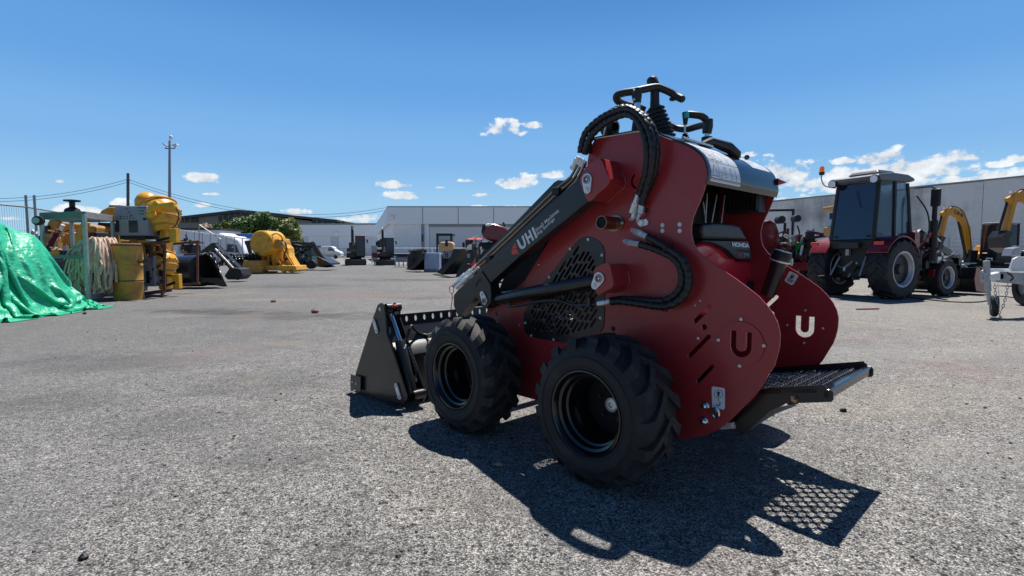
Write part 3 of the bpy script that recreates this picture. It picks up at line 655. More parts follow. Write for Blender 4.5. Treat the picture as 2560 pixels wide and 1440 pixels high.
# red spike at the far side, latch handle, hood latch
p = pz(1942, 455, 1.0); q_ = pz(1965, 456, 1.03); MB().tube([p, q_], [.018, .002], 12).build('marker_cone', 'orange_red' if 0 else 'red_edge', loader)
b = MB(); b.tube([on_cover(.56, .26, .01), on_cover(.62, .262, .03), on_cover(.72, .225, .028), on_cover(.76, .20, .012), on_cover(.77, .19, .0)], [.012, .018, .024, .022, .012], 10); b.build('grab_handle', 'plastic_black', cover)
b = MB(); b.beam(on_cover(.42, .275, .012), on_cover(.62, .245, .012), .012, .01); b.build('hinge_bar', 'steel', cover, bevel=.002)
b = MB(); b.ball(on_cover(.90, .215, .012), .012, 10).build('latch_knob', 'plastic_black', cover)
# --- controls
b = MB()
h1 = [(1704,247,.60),(1690,240,.60),(1676,231,.59),(1656,222,.57),(1640,218,.55),(1610,223,.50),(1587,228,.46),(1560,232,.44),(1544,238,.43),(1541,246,.44),(1548,255,.47),(1565,262,.52),(1584,266,.56),(1600,270,.60),(1612,274,.62)]
hb = b.tube(spline([pz(*q_) for q_ in h1], 5), .0165, 14).build('handlebar', 'plastic_black', loader)
MB().ball(pz(1704,247,.60), .0168, 12).build('bar_end', 'plastic_black', hb)
p = pz(1686, 244, .60); MB().box((p.x - .012, p.y - .02, p.z - .012), (p.x + .012, p.y + .02, p.z + .002)).build('trigger', 'plastic_black', hb, bevel=.004)
t0, t1 = pz(1591, 222, .455), pz(1593, 258, .455)
MB().tube([t0, t0.lerp(t1, .5), t1], [.022, .023, .017], 8).build('bar_clamp', 'plastic_black', hb, smooth=30, bevel=.002)
for y in (225, 249): p = pz(1586, y, .435); bolt(.434, p.y, p.z, .0055, par=hb)
MB().tube([pz(1593,256,.455), pz(1594,276,.455), pz(1590,330,.455)], .0135, 14).build('post', 'chrome', hb)
MB().tube([pz(1594,305,.455), pz(1590,336,.455)], .0225, 14).build('post_sleeve', 'plastic_black', hb)
# joystick and bellows
jb = MB(); base = pz(1657, 350, .58); top = pz(1637, 268, .56)
pr_ = []; n_ = 8
for i in range(n_ * 4 + 1):
    t = i / (n_ * 4); pr_.append((t, .054 - .020 * t + (.0065 if i % 4 in (1, 2) else -.0045)))
ln = (top - base).length; jb.lathe([(t * ln, r) for t, r in pr_] + [(ln, .016)], base, top - base, 24)
js = jb.build('bellows', 'plastic_black', loader, smooth=60)
s1 = pz(1637, 272, .56); s2 = pz(1637, 214, .56)
MB().tube(spline([s1, s1.lerp(s2, .4), s1.lerp(s2, .8), s2, pz(1629, 200, .56), pz(1627, 194, .56)], 3), [.021] * 3 + [.020] * 5 + [.022] * 3 + [.024] * 2 + [.021] * 1 + [.012] * 2, 14).build('joystick', 'plastic_black', js)
MB().ball(pz(1638, 203, .57), .006, 8).build('thumb_switch', 'plastic_black', js)
# small lever
lv = MB().tube([pz(1714,281,.66), pz(1714,290,.66), pz(1713,312,.66)], [.0155, .0145, .0085], 10).build('lever_knob', 'plastic_black', loader)
p = pz(1715, 288, .645); MB().tube([pz(1716,282,.655), pz(1716,295,.655)], .0115, 10).build('knob_mark', 'cyan_mark', lv)
MB().tube([pz(1713,308,.66), pz(1712,336,.66)], .0042, 8).build('lever_rod', 'steel', lv)
a = pz(1712, 333, .66); c2 = pz(1714, 356, .66); ln = (c2 - a).length
MB().lathe([(t * ln, .008 + .012 * t + (.004 if i % 2 else -.002)) for i, t in enumerate([k / 10 for k in range(11)])], a, c2 - a, 16).build('lever_boot', 'plastic_black', lv)
MB().lathe([(0, .019), (.006, .0195)], pz(1713, 346, .66), c2 - a, 16).build('boot_ring', 'red_tie', lv)
# second handle
h2 = [(1720,286,.76),(1735,287,.77),(1752,290,.79),(1764,298,.81),(1770,309,.82),(1760,312,.84),(1740,317,.86),(1717,323,.86),(1694,321,.86),(1672,313,.84),(1660,309,.83)]
hb2 = MB().tube(spline([pz(*q_) for q_ in h2], 5), .0165, 14).build('handlebar', 'plastic_black', loader)
t0, t1 = pz(1772, 297, .82), pz(1767, 334, .82)
MB().tube([t0, t0.lerp(t1, .5), t1], [.020, .025, .022], 8).build('bar_clamp', 'plastic_black', hb2, bevel=.002)
MB().tube([t1, pz(1767, 348, .82)], .0145, 14).build('post', 'chrome', hb2); MB().tube([pz(1767,343,.82), pz(1767,372,.82)], .0245, 14).build('post_sleeve', 'plastic_black', hb2)
# work lamp behind the hoses
lc = pz(1528, 318, .50)
lm = MB().lathe([(-.03, .02), (-.02, .035), (.0, .047), (.022, .050), (.026, .046), (.024, 0)], lc, (.25, 1, .15), 20).build('work_lamp', 'plastic_black', loader)
MB().tube(spline([lc + Vector((-.045, -.01, .02)), lc + Vector((-.052, 0, -.03)), lc + Vector((-.03, .02, -.07))], 4), .004, 6).build('lamp_bracket', 'steel', lm)
MB().beam(lc + Vector((.02, -.01, -.08)), lc + Vector((.02, -.01, 0)), .04, .012).build('lamp_foot', 'plastic_black', lm)
# --- engine bay
UE = -.20
def eu(pts, u=UE): return [pu(x, y, u) for x, y in pts]
eng = thing('engine', None, None); del eng['label']; 
bpy.data.objects.remove(eng)
red_px = [(1738,612),(1760,604),(1778,606),(1800,614),(1821,626),(1835,641),(1843,650),(1876,651),(1887,662),(1897,684),(1903,712),(1904,745),(1900,790),(1740,790),(1725,690)]
A = eu(red_px, UE); B = [p + Vector((0, .22, 0)) for p in A]
eng = MB().prism(A, B).build('engine_shroud', 'engine_red', loader, bevel=.018, seg=4, smooth=40)
# recessed panel line & recoil ring
c_ = pu(1868, 722, UE)
MB().lathe([(0, .050), (.008, .050), (.010, .046), (.006, .040), (0, .040)], c_ + Vector((0, -.001, 0)), (0, -1, 0), 36).build('recoil_ring', 'engine_red', eng)
b = MB(); b.lathe([(0, .040), (.014, .039), (.017, .034), (.017, 0)], c_, (0, -1, 0), 30)
rg = b.build('recoil_grille', 'plastic_black', eng)
b = MB()
for k in range(-4, 5): b.box((c_.x - .032, UE - .0195, c_.z + k * .0075 - .0018), (c_.x + .032, UE - .0165, c_.z + k * .0075 + .0018))
b.build('grille_bars', 'black_matte', rg, smooth=0)
rp = [(1764,646),(1780,634),(1822,652),(1822,700),(1776,690)]
MB().prism(eu(rp, UE - .001), [p + Vector((0, -.003, 0)) for p in eu(rp, UE - .001)]).build('shroud_panel', 'engine_red', eng, bevel=.0025)
# air cleaner
ac_px = [(1757,560),(1790,557),(1830,560),(1851,566),(1861,584),(1871,600),(1760,598),(1754,580)]
A = eu(ac_px, UE - .035); B = [p + Vector((0, .20, 0)) for p in A]
ac = MB().prism(A, B).build('air_cleaner_cover', 'plastic_black', eng, bevel=.012, seg=3)
lo_px = [(1757,601),(1871,603),(1876,628),(1880,645),(1876,649),(1844,648),(1835,641),(1821,626),(1800,614),(1776,605),(1757,604)]
A = eu(lo_px, UE - .03); B = [p + Vector((0, .19, 0)) for p in A]
MB().prism(A, B).build('air_cleaner_base', 'plastic_black', eng, bevel=.004)
b = MB(); sl_ = eu([(1844,624),(1874,627),(1875,629.5),(1844,626.5)], UE - .0305); b.prism(sl_, [p + Vector((0, -.002, 0)) for p in sl_]); b.build('slot', 'dark_void', ac, smooth=0)
ub = UE - .0335
text_on('lettering', 'HONDA', pu(1832, 616.5, ub), pu(1874, 619.5, ub), pu(1830, 605, ub), 'sticker_white', ac, .05)
text_on('lettering', 'GX', pu(1845, 641.5, ub), pu(1858, 642.3, ub), pu(1845, 633, ub), 'red_tie', ac, .03); text_on('lettering', '390', pu(1860, 642.3, ub), pu(1872, 642.8, ub), pu(1860, 633.5, ub), 'galv', ac, .03)
# rods, hoses, green block, radiator fins
for (a, c2, u) in [((1768,483),(1763,557),-.12), ((1792,487),(1779,557),-.14), ((1812,488),(1803,558),-.12), ((1758,505),(1764,556),-.05)]:
    MB().tube([pu(*a, u), pu(*c2, u)], .003, 8).build('control_rod', 'steel', loader)
p = pu(1822, 545, -.06); MB().box((p.x - .03, p.y - .02, p.z - .035), (p.x + .03, p.y + .03, p.z + .045)).build('valve_block', 'green_part', loader, bevel=.006)
b = MB(); 
for k in range(9):
    p = pu(1852 + k * 6, 478 + k * .8, .05); b.box((p.x, .05, p.z - .13), (p.x + .004, .13, p.z + .02))
fins = b.build('cooler_fins', 'black_paint', loader, smooth=0)
c1_, c2_ = pz(1815, 534, .90), pz(1898, 470, .90); MB().box((.90, min(c1_.y, c2_.y), min(c1_.z, c2_.z)), (.985, max(c1_.y, c2_.y), max(c1_.z, c2_.z) + .06)).build('oil_cooler', 'black_matte', loader, bevel=.003)
b = MB()
for k in range(9): x9 = c1_.y + (c2_.y - c1_.y) * (k + .5) / 9; b.box((.888, x9 - .004, min(c1_.z, c2_.z) + .01), (.900, x9 + .004, max(c1_.z, c2_.z) + .05))
b.build('cooler_ribs', 'black_paint', fins, smooth=0)
MB().box((WN + .01, -.04, 1.02), (WF - .002, -.02, 1.37)).build('console_panel', 'black_matte', loader)
MB().box((WN + .01, .0, .9), (.86, .02, 1.37)).build('upper_bulkhead', 'black_matte', loader, bevel=.002)
MB().box((.44, .16, .31), (.45, .80, .74)).build('added_dark_backing', 'black_matte', loader)  # black plate added behind the vent to darken what shows through the slots
MB().box((WN + .01, .14, .20), (WF - .001, .16, 1.36)).build('bulkhead', 'black_matte', loader, bevel=.002)
MB().box((WN + .01, -.16, .20), (WF - .001, .62, .30)).build('chassis', 'black_matte', loader, bevel=.004)
# pump and belts behind the vent
pm = MB().box((.45, .30, .36), (.75, .60, .70)).build('hydraulic_pump', 'black_matte', loader, bevel=.02)
for x, y in ((1338,826),(1352,829)):
    p = pz(x, y, .37); MB().ball(p, .013, 10, (1, .7, 1.3)).build('drive_belt', 'belt_tan', pm)
for x, y, r in ((1384,830,.007),(1331,796,.008),(1362,800,.006),(1405,795,.008),(1350,775,.008),(1320,790,.006),(1432,800,.006),(1368,768,.006),(1440,790,.005),(1388,812,.005)):
    p = pz(x, y, .38); MB().lathe([(0, r * 1.5), (.01, r * 1.5), (.012, r * .6), (.04, r * .6)], p, (-1, .3, .2), 6).build('pump_fitting', 'steel', pm, smooth=20)
# sloping louvred front cover between the panels
f0 = uz(1335, 610, .42); f1 = uz(1262, 735, .42)
b = MB(); P0 = Vector((.36, f0[0], f0[1] + .12)); P1 = Vector((.36, f1[0], f1[1]))
b.prism([(.36, P0.y - .1, P0.z + .1), (.36, P0.y, P0.z), (.36, P1.y, P1.z), (.36, P1.y - .16, P1.z - .1), (.36, P0.y - .2, P0.z)], [(.96, P0.y - .1, P0.z + .1), (.96, P0.y, P0.z), (.96, P1.y, P1.z), (.96, P1.y - .16, P1.z - .1), (.96, P0.y - .2, P0.z)])
fc = b.build('front_cover', 'black_matte', loader, bevel=.004)
b = MB()
for k in range(7):
    t = .25 + k * .11; q_ = P0.lerp(P1, t); b.box((.40, q_.y - .004, q_.z - .003), (.90, q_.y + .012, q_.z + .003))
b.build('louvres', 'black_paint', fc, smooth=0)
# filler tube and fuel sticker on the far panel
fa, fb2 = pz(1954, 640, .90), pz(1918, 738, .90)
ft = MB().tube([fa, fa.lerp(fb2, .12), fa.lerp(fb2, .12), fb2], [.042, .042, .033, .030], 24).build('filler_tube', 'black_paint', loader)
MB().tube([fa + (fa - fb2).normalized() * .022, fa], [.036, .044], 24).build('filler_cap', 'plastic_black', ft)
MB().tube([fa.lerp(fb2, .1), fa.lerp(fb2, .14)], .0435, 24).build('hose_clip', 'steel', ft)
MB().tube(spline([pz(1935,632,.92), pz(1946,622,.92), pz(1962,610,.9), pz(1968,616,.9), pz(1962,628,.9)], 4), .003, 6).build('cap_tether', 'black_matte', ft)
MB().tube(spline([pz(1974,640,.95), pz(1980,652,.95), pz(1978,664,.95)], 4), .005, 6).build('padlock_tag', 'white_paint', ft)
fs = plate('fuel_sticker', [Lz([(1976,678),(1994,687),(1996,690),(1983,711),(1979,713),(1963,704),(1961,701),(1973,679)], WF - .002)], .001, 'sticker_white', far_panel, side(WF - .001))
def Q(a, b_):
    v = Vector((1963, 702)) + Vector((19, 10)) * a + Vector((12, -23)) * b_; return (v.x, v.y)
draw([[Q(.32,.5),Q(.62,.5),Q(.62,.92),Q(.32,.92)], [Q(.66,.6),Q(.72,.6),Q(.72,.85),Q(.66,.85)], [Q(.25,.45),Q(.72,.45),Q(.72,.49),Q(.25,.49)], [Q(.12,.28),Q(.88,.28),Q(.88,.36),Q(.12,.36)], [Q(.2,.13),Q(.8,.13),Q(.8,.21),Q(.2,.21)]], WF - .0022, 'sticker_black', fs)
draw([[Q(.38,.76),Q(.56,.76),Q(.56,.86),Q(.38,.86)]], WF - .0026, 'sticker_white', fs)
# --- wheels
def tyre_mesh():
    b = MB(); 
    prof_ = [(.004,.160),(-.002,.170),(-.004,.1735),(-.0085,.1745),(-.0095,.180),(-.0075,.1815),(-.012,.197),(-.0125,.214),(-.0155,.2155),(-.0155,.2195),(-.0115,.2215),(-.002,.250),(.022,.268),(.055,.2755),(.112,.2775),(.170,.2755),(.205,.266),(.226,.246),(.234,.220),(.232,.195),(.222,.170),(.214,.160),(.1,.15)]
    b.lathe(prof_, (0, 0, 0), (1, 0, 0), 72, closed=True)
    def base(w):
        for i in range(len(prof_) - 2):
            if prof_[i][0] <= w <= prof_[i + 1][0] and i >= 10: 
                t = (w - prof_[i][0]) / (prof_[i + 1][0] - prof_[i][0]); return prof_[i][1] * (1 - t) + prof_[i + 1][1] * t
        return .24
    K = 17
    for s_ in (0, 1):
        for k in range(K):
            ph = 2 * pi * (k + .5 * s_) / K; secs = 10; kk = len(b.v)
            for i in range(secs + 1):
                t = i / secs; w = -.006 + t * .136
                rt_ = .250 + (.2905 - .250) * min(1, t * 5) ** .6; rb_ = (base(w) if w > 0 else .24) - .012
                if i == 0: rb_ = .235
                ang = ph + .42 * (t ** 1.5); ha = .085 - .016 * t; hb_ = ha + .018
                ww = w if s_ == 0 else .222 - w
                sg_ = ang
                for (rr, aa) in ((rb_, -hb_), (rt_, -ha), (rt_, ha), (rb_, hb_)):
                    b.v.append(Vector((ww, rr * sin(sg_ + aa), rr * cos(sg_ + aa))))
            for i in range(secs):
                for j in range(4):
                    f_ = (kk + i * 4 + j, kk + i * 4 + (j + 1) % 4, kk + (i + 1) * 4 + (j + 1) % 4, kk + (i + 1) * 4 + j); b.f.append(f_)
            b.f.append((kk, kk + 3, kk + 2, kk + 1)); e = kk + secs * 4; b.f.append((e, e + 1, e + 2, e + 3))
    return b
tyb = tyre_mesh()
def rim_mesh():
    b = MB()
    b.lathe([(.001,.168),(-.006,.166),(-.007,.160),(.002,.154),(.014,.150),(.020,.140),(.045,.136),(.050,.128),(.060,.124),(.160,.122),(.215,.130),(.222,.168)], (0, 0, 0), (1, 0, 0), 64)
    return b
def wheel(u, near=True, first=None):
    x0 = 0 if near else 1.32
    if first:
        w = first.copy(); C.objects.link(w); w.parent = loader
    else:
        w = tyb.build('wheel_tyre', 'rubber', None, smooth=32); w.parent = loader; w.data.materials.append(MT['rubber_dust'])
        for f9 in w.data.polygons:
            if hypot(f9.center.y, f9.center.z) > .281: f9.material_index = 1
        r_ = rim_mesh().build('rim', 'rim_black', w); 
        MB().lathe([(0, .1215), (.004, .06), (.004, 0)], (.172, 0, 0), (1, 0, 0), 40).build('wheel_disc', 'dark_void', w)  # disc coloured near-black to stand for the shade deep in the rim
        MB().lathe([(0, .030), (-.012, .030), (-.016, .024), (-.016, .012), (-.005, .010), (-.005, 0)], (.176, 0, 0), (1, 0, 0), 20).build('hub_nut', 'steel', w)
        for k in range(5):
            a = 2 * pi * k / 5 + .3; MB().lathe([(0, .009), (-.012, .009), (-.012, 0)], (.176, .062 * cos(a), .062 * sin(a)), (1, 0, 0), 6).build('wheel_nut', 'black_matte', w, smooth=20)
    w.name = 'wheel'
    w.location = (x0, u, .29); w.rotation_euler = (random.uniform(0, .3), 0, 0 if near else pi)
    if first:
        for ch in [c for c in bpy.data.objects if c.parent == first]:
            d_ = ch.copy(); C.objects.link(d_); d_.parent = w
    return w
w0_ = wheel(0); wheel(.844, first=w0_); wheel(0, False, w0_); wheel(.844, False, w0_)
for u in (0, .844):
    MB().tube([(.182, u, .29), (WN, u, .29)], .045, 16).build('axle', 'black_matte', loader)
    MB().tube([(WF, u, .29), (1.17, u, .29)], .045, 16).build('axle', 'black_matte', loader)
# --- riding platform
PW0, PW1 = .42, .95
arm_px = [(1902,975),(1925,968),(2058,962),(2064,966),(2066,974),(2078,976),(2083,982),(2083,1000),(2078,1005),(1965,1009),(1925,1028),(1868,1080),(1850,1088),(1842,1080),(1838,1055),(1865,1020),(1885,1000)]
ar = Lz(arm_px, PW0)
pf = plate('platform_arm', [ar], .006, 'black_paint', loader, side(PW0 + .003), bevel=.001)
plate('platform_arm', [ar], .006, 'black_paint', loader, side(PW1 - .003), bevel=.001)
p = pz(1985, 998, PW0 - .004); MB().lathe([(0, .014), (.006, .014), (.006, .012), (.016, .011), (.020, .006), (.020, 0)], (PW0, p.y, p.z), (-1, 0, 0), 6).build('pivot_bolt', 'exh_steel', pf, smooth=20)
zt = uz(1990, 972, PW0)[1] - .006; u0 = uz(2070, 975, PW0)[0]; u1 = -.30
# the deck slopes slightly with the arm
za = uz(2068, 976, PW0)[1] - .002; ua = uz(2068, 976, PW0)[0] + .012; zb = uz(1925, 979, PW0)[1]; ub_ = uz(1925, 979, PW0)[0]; slope = (za - zb) / (ua - ub_)
slope = max(-.25, min(.25, slope))
holes = []
wv = PW0 + .035; r_ = 0
Ld = abs(u1 - ua)
vv = .047
while vv < Ld - .02:
    ww_ = PW0 + .048 + (r_ % 2) * .0265
    while ww_ < PW1 - .05:
        holes.append([(ww_ + .0175 * cos(t_), vv + .0150 * sin(t_) * (1 + .15 * cos(t_))) for t_ in [2 * pi * i / 8 for i in range(8)]]); ww_ += .053
    vv += .0235; r_ += 1
def deck(a, b_, d): return Vector((a, ua + b_, za + slope * b_ + d - .008))
dk = plate('deck_mesh', [[(PW0 + .006, 0), (PW1 - .006, 0), (PW1 - .006, Ld), (PW0 + .006, Ld)]] + holes, .004, 'cover_black', pf, deck, bevel=.0008)
# raised strands of the expanded metal
b = MB(); r_ = 0; vv = .047 - .01175
while vv < Ld - .01:
    ww_ = PW0 + .02
    k = 0; pts = []
    while ww_ < PW1 - .014:
        pts.append(deck(ww_, vv + (.004 if (k + r_) % 2 else -.004), .004 + (.004 if (k % 2) else 0))); ww_ += .012; k += 1
    b.tube(pts, .0022, 5); vv += .0235; r_ += 1
b.build('tread', 'deck_metal', dk)  # strands coloured lighter than the deck plate for the sun glint on them
b = MB(); b.beam(deck(PW0, -.010, -.006), deck(PW1, -.010, -.006), .026, .034); b.build('edge_bar', 'cover_black', pf, bevel=.006, seg=3)
MB().beam(deck(PW1 - .002, 0, .018), deck(PW1 - .002, Ld, .012), .004, .03).build('side_lip', 'black_paint', pf, bevel=.001)
MB().beam(deck(PW0 + .002, .02, .010), deck(PW0 + .002, Ld, .010), .004, .022).build('side_lip', 'black_paint', pf, bevel=.001)
MB().beam(deck(PW1 - .004, -.012, -.006), deck(PW1 + .008, -.012, -.006), .028, .036).build('end_cap', 'blue_plastic', pf, bevel=.006)
lo_px2 = [(1972,1012),(1990,1010),(1992,1014),(1940,1034),(1872,1076),(1866,1070),(1890,1030)]
l2 = Lz(lo_px2, PW0 + .10)
sup = plate('support_plate', [l2], .006, 'galv', pf, side(PW0 + .10), bevel=.001)
for x, y in ((1937,1018),(1952,1013),(1893,1042),(1880,1055)): p = pz(x, y, PW0 + .095); bolt(PW0 + .096, p.y, p.z, .008, par=sup)
b = MB(); sp0, sp1 = pz(1800, 1066, .50), pz(1838, 1063, .50); dd = sp1 - sp0
b.tube([sp0 + dd * (i / 90) + Vector((.011 * cos(i * .5), 0, .011 * sin(i * .5))) for i in range(91)], .002, 5); b.build('return_spring', 'steel', loader)
# --- bucket
BKW = -.012
A_px = [(944,762),(952,757),(958,761),(961,770),(966,834),(995,925),(1015,990),(1013,1002),(1004,1009),(975,1006),(948,1000),(889,981),(888,936),(932,795)]
A_ = Lz(A_px, BKW)
bk = plate('bucket_side', [A_], .010, 'black_paint', loader, side(BKW + .005), bevel=.0015)
BK2 = 1.335
plate('bucket_side', [A_], .010, 'black_paint', loader, side(BK2), bevel=.0015)
def capretain(a, c2, w, par, r=.016): 
    rt_ = plate('pin_retainer', [capsule(uz(*a, w), uz(*c2, w), r, r, 10)], .008, 'steel', par, side(w - .006), bevel=.0015); p = uz(*a, w); bolt(w - .011, p[0], p[1], .008, par=rt_); p = uz(*c2, w); bolt(w - .011, p[0], p[1], .008, par=rt_)
bolt(BKW, *uz(950, 773, BKW), .012, par=bk)
capretain((937,803),(944,827), BKW, bk); capretain((993,964),(1001,992), BKW, bk)
# doubler at pin
bl = Lz([(876,936),(901,943),(901,978),(888,974),(876,978)], BKW - .02)
bd = plate('blade_bracket', [bl], .012, 'black_paint', bk, side(BKW - .014), bevel=.001)
for x, y in ((882,955),(891,959)): p = uz(x, y, BKW - .02); bolt(BKW - .02, p[0], p[1], .008, par=bd)
# inner cheeks at w of the cylinders
du = .012
for wI in (.135, 1.18):
    sh = Lz([(1000,792),(1000,763),(994,756),(986,757),(981,765),(984,800),(1010,900),(1040,1000),(1058,1004),(1066,985)], .135)
    plate('bucket_cheek', [sh], .010, 'black_paint', loader, side(wI), bevel=.0015)
# top bosses
for wq in (.03, .09): p = pz(965, 770, .03); MB().lathe([(0, .026), (.035, .026), (.035, 0)], (wq, p.y, p.z), (1, 0, 0), 20).build('pin_boss', 'black_paint', loader)
c0 = pz(972, 775, .062); c1 = pz(986, 815, .062); c2 = pz(1000, 852, .062); c3 = pz(1030, 985, .062)
bc = MB().tube([c2, c2.lerp(c3, .03), c2.lerp(c3, .9), c3], [.027, .0315, .0315, .024], 20).build('bucket_cylinder', 'black_paint', loader)
MB().tube([c0, c2], .0155, 16).build('piston_rod', 'chrome', bc); MB().box((.03, c0.y - .025, c0.z - .035), (.094, c0.y + .025, c0.z + .025)).build('rod_eye', 'black_paint', bc, bevel=.012)
p = pz(987, 766, .06); MB().ball(p, .014, 8, (1.6, .6, .8)).build('hose_cap', 'red_tie', bc); p = pz(1042, 973, .11); MB().ball(p, .011, 8).build('hose_cap', 'red_tie', bc)
MB().lathe([(-.04, .028), (.04, .028), (.04, 0)], pz(1046, 985, .10), (1, 0, 0), 18).build('cylinder_foot', 'black_paint', bc)
hose([pz(*q_) for q_ in [(1008,865,.08),(1016,845,.10),(1028,815,.14),(1036,822,.2),(1048,833,.25),(1068,838,.3),(1082,836,.3)]], .0085, loader, sub=6)
hose([pz(*q_) for q_ in [(1016,862,.10),(1030,900,.11),(1040,935,.12),(1036,955,.12),(1034,972,.12)]], .009, loader, sub=6)
fitting([(1009,872,.06),(1014,862,.08)], [.010, .008], n=8); fitting([(1038,938,.118),(1040,955,.12)], [.011, .008], n=8); fitting([(1070,838,.3),(1086,834,.3)], [.009, .011], n=8)
# slotted cross bar and back of the bucket
ubar = uz(1000, 795, .14)[0]; zT = uz(1000, 786, .14)[1]; zB = uz(1000, 814, .14)[1]
hl = []
ww_ = .19
while ww_ < 1.30: hl.append([(ww_ + .011 * cos(t_), (zT + zB) / 2 + .019 * sin(t_) + .004) for t_ in [2 * pi * i / 14 for i in range(14)]]); ww_ += .066
def barfn(a, b_, d): return Vector((a, ubar + d + (b_ - zB) * .15, b_))
plate('slotted_bar', [[(.0, zB), (1.33, zB), (1.33, zT), (0, zT)]] + hl, .010, 'black_paint', loader, barfn, bevel=.001)
prb = [(ubar - .005, zB + .003), (ubar - .06, zB - .09), (ubar - .10, zB - .11), (ubar - .14, zB - .16), (ubar - .16, .12), (ubar - .13, .03), (ubar + .35, .012)]
b = MB(); n_ = len(prb); A2 = prb + [(x + .012, y + .004) for x, y in prb[::-1]]
b.prism([(.0, x, y) for x, y in A2], [(1.33, x, y) for x, y in A2]); b.build('bucket_shell', 'black_paint', loader, smooth=25)
b = MB(); cq = uz(1050, 868, .25); b.tube([(.16, cq[0], cq[1]), (1.15, cq[0], cq[1])], .033, 20); b.build('cross_tube', 'black_paint', loader)
# ================================================================ helpers for things standing further off
def at(px, py, Y):
    r = ray(px, py); k = Y / r.y; return Vector((r.x * k, Y, CH + r.z * k))
def gd(py): return CH * F / (py - YH)
class Th:
    # a thing at distance Y: its Empty stands on the ground; L() gives a point in its own metres
    def __init__(s, name, label, cat, px, Y, group=None):
        s.Y = Y; g = at(px, 700, Y); s.o = thing(name, label, cat, (g.x, Y, 0), 0, group); s.base = Vector((g.x, Y, 0))
    def L(s, px, py, dy=0): return at(px, py, s.Y + dy) - s.base
    def poly(s, name, pts, d0, d1, m, par=None, bevel=0, smooth=30):
        # outline seen from the front at depth d0, given its own thickness back to d1
        A = [s.L(x, y, d0) for x, y in pts]; B = [p + Vector((0, d1 - d0, 0)) for p in A]
        return MB().prism(A, B).build(name, m, par or s.o, bevel=bevel, smooth=smooth)
    def box(s, name, x0, y0, x1, y1, d0, d1, m, par=None, bevel=0):
        a = s.L(x0, y1, d0); b = s.L(x1, y0, d0); return MB().box((a.x, d0, a.z), (b.x, d1, b.z)).build(name, m, par or s.o, bevel=bevel)
    def tube(s, name, pts, r, m, par=None, n=8, sm=True):
        P = [s.L(p[0], p[1], p[2] if len(p) > 2 else 0) for p in pts]
        return MB().tube(spline(P, 4) if sm and len(P) > 2 else P, r, n).build(name, m, par or s.o)
    def disc(s, name, px, py, r, d0, d1, m, par=None, n=28, r2=None):
        c = s.L(px, py, d0); return MB().lathe([(0, 0), (0, r), (d1 - d0, r2 or r), (d1 - d0, 0)], c, (0, 1, 0), n).build(name, m, par or s.o)

# ================================================================ buildings
# low grey workshop behind the yard
t = Th('workshop_building', 'long low grey metal workshop with roller doors behind the parked white van', 'building', 850, 125)
t.box('wall', 753, 562, 945, 640, 0, 14, 'bld_low')
t.box('parapet', 752, 560, 945, 590, -.25, 0, 'bld_white')
for x0, x1 in ((772, 826), (848, 905)): t.box('roller_door', x0, 591, x1, 640, -.12, 0, 'bld_white')
t.box('roof', 751, 558, 946, 562, -.4, 14.3, 'roof_grey'); t.disc('wall_lamp', 839, 582, .35, -.8, -.25, 'lamp_white')
# white warehouse with a deep fascia; corner towards the yard
t = Th('white_warehouse', 'large pale corrugated warehouse with deep fascia and roller door behind the machines', 'building', 970, 62)
c0 = t.L(967, 518); hz = c0.z; zf = t.L(967, 560).z; xE = t.L(2300, 600).x; xc = c0.x
# side wall runs back to the left: its far end shows at x=940, y=562
Yb = 62 * (635 - 518) / (635 - 563); pb = at(938, 600, Yb) - t.base
b = MB(); b.add([(xc + .5, .5, 0), (xE, .5, 0), (xE, .5, hz - .4), (xc + .5, .5, hz - .4), (pb.x + .5, pb.y, 0), (xE, pb.y, 0), (xE, pb.y, hz - .4), (pb.x + .5, pb.y, hz - .4)], [(0, 1, 2, 3), (4, 0, 3, 7), (1, 5, 6, 2), (5, 4, 7, 6), (3, 2, 6, 7)])
# corrugation on the lower wall as ribs
wl = b.build('wall', 'bld_white', t.o, smooth=0)
b = MB()
for i in range(120):
    x = xc + .7 + i * .45
    if i > 26: break
    b.box((x, .38, .1), (x + .16, .5, zf))
b.build('wall_ribs', 'bld_white', wl, smooth=0)
b = MB(); b.prism([(xc, 0, zf), (xE, 0, zf), (xE, .3, zf), (xc + .3, .3, zf)], [(xc, 0, hz), (xE, 0, hz), (xE, .3, hz), (xc + .3, .3, hz)]); b.build('fascia', 'bld_white', t.o, smooth=0)
b = MB(); b.prism([(xc, 0, zf), (xc + .3, .31, zf), (pb.x + .3, pb.y, zf), (pb.x, pb.y, zf)], [(xc, 0, hz), (xc + .3, .31, hz), (pb.x + .3, pb.y, hz), (pb.x, pb.y, hz)]); b.build('side_fascia', 'bld_white', t.o, smooth=0)
b = MB()
for i in range(1, 14): b.box((xc + i * 4.2, -.03, zf + .02), (xc + i * 4.2 + .07, 0, hz - .02))
b.box((xc, -.05, hz), (xE, .3, hz + .12)); b.build('fascia_seams', 'roof_grey', t.o, smooth=0)
b = MB(); b.box((t.L(1052,600).x, .32, 0), (t.L(1060,600).x, .5, zf)); b.build('downpipe', 'grey_box', t.o)
t.box('roller_door', 1075, 566, 1330, 652, .3, .45, 'bld_low'); t.box('door_head', 1072, 562, 1335, 567, .1, .4, 'roof_grey')
t.box('flood_light', 973, 541, 981, 548, -.7, -.1, 'lamp_white'); t.box('door_window', 1054, 586, 1058, 604, .28, .4, 'window_dark')
b = MB(); v0 = Vector((xc, 0, 0)); v1 = pb
for f_ in (.15, .32, .5, .7): 
    p = v0.lerp(Vector((v1.x, v1.y, 0)), f_); b.box((p.x - .03, p.y - 1.2, 1.6), (p.x + .52, p.y + .6, 3.0))
b.build('side_window', 'window_dark', t.o, smooth=0)
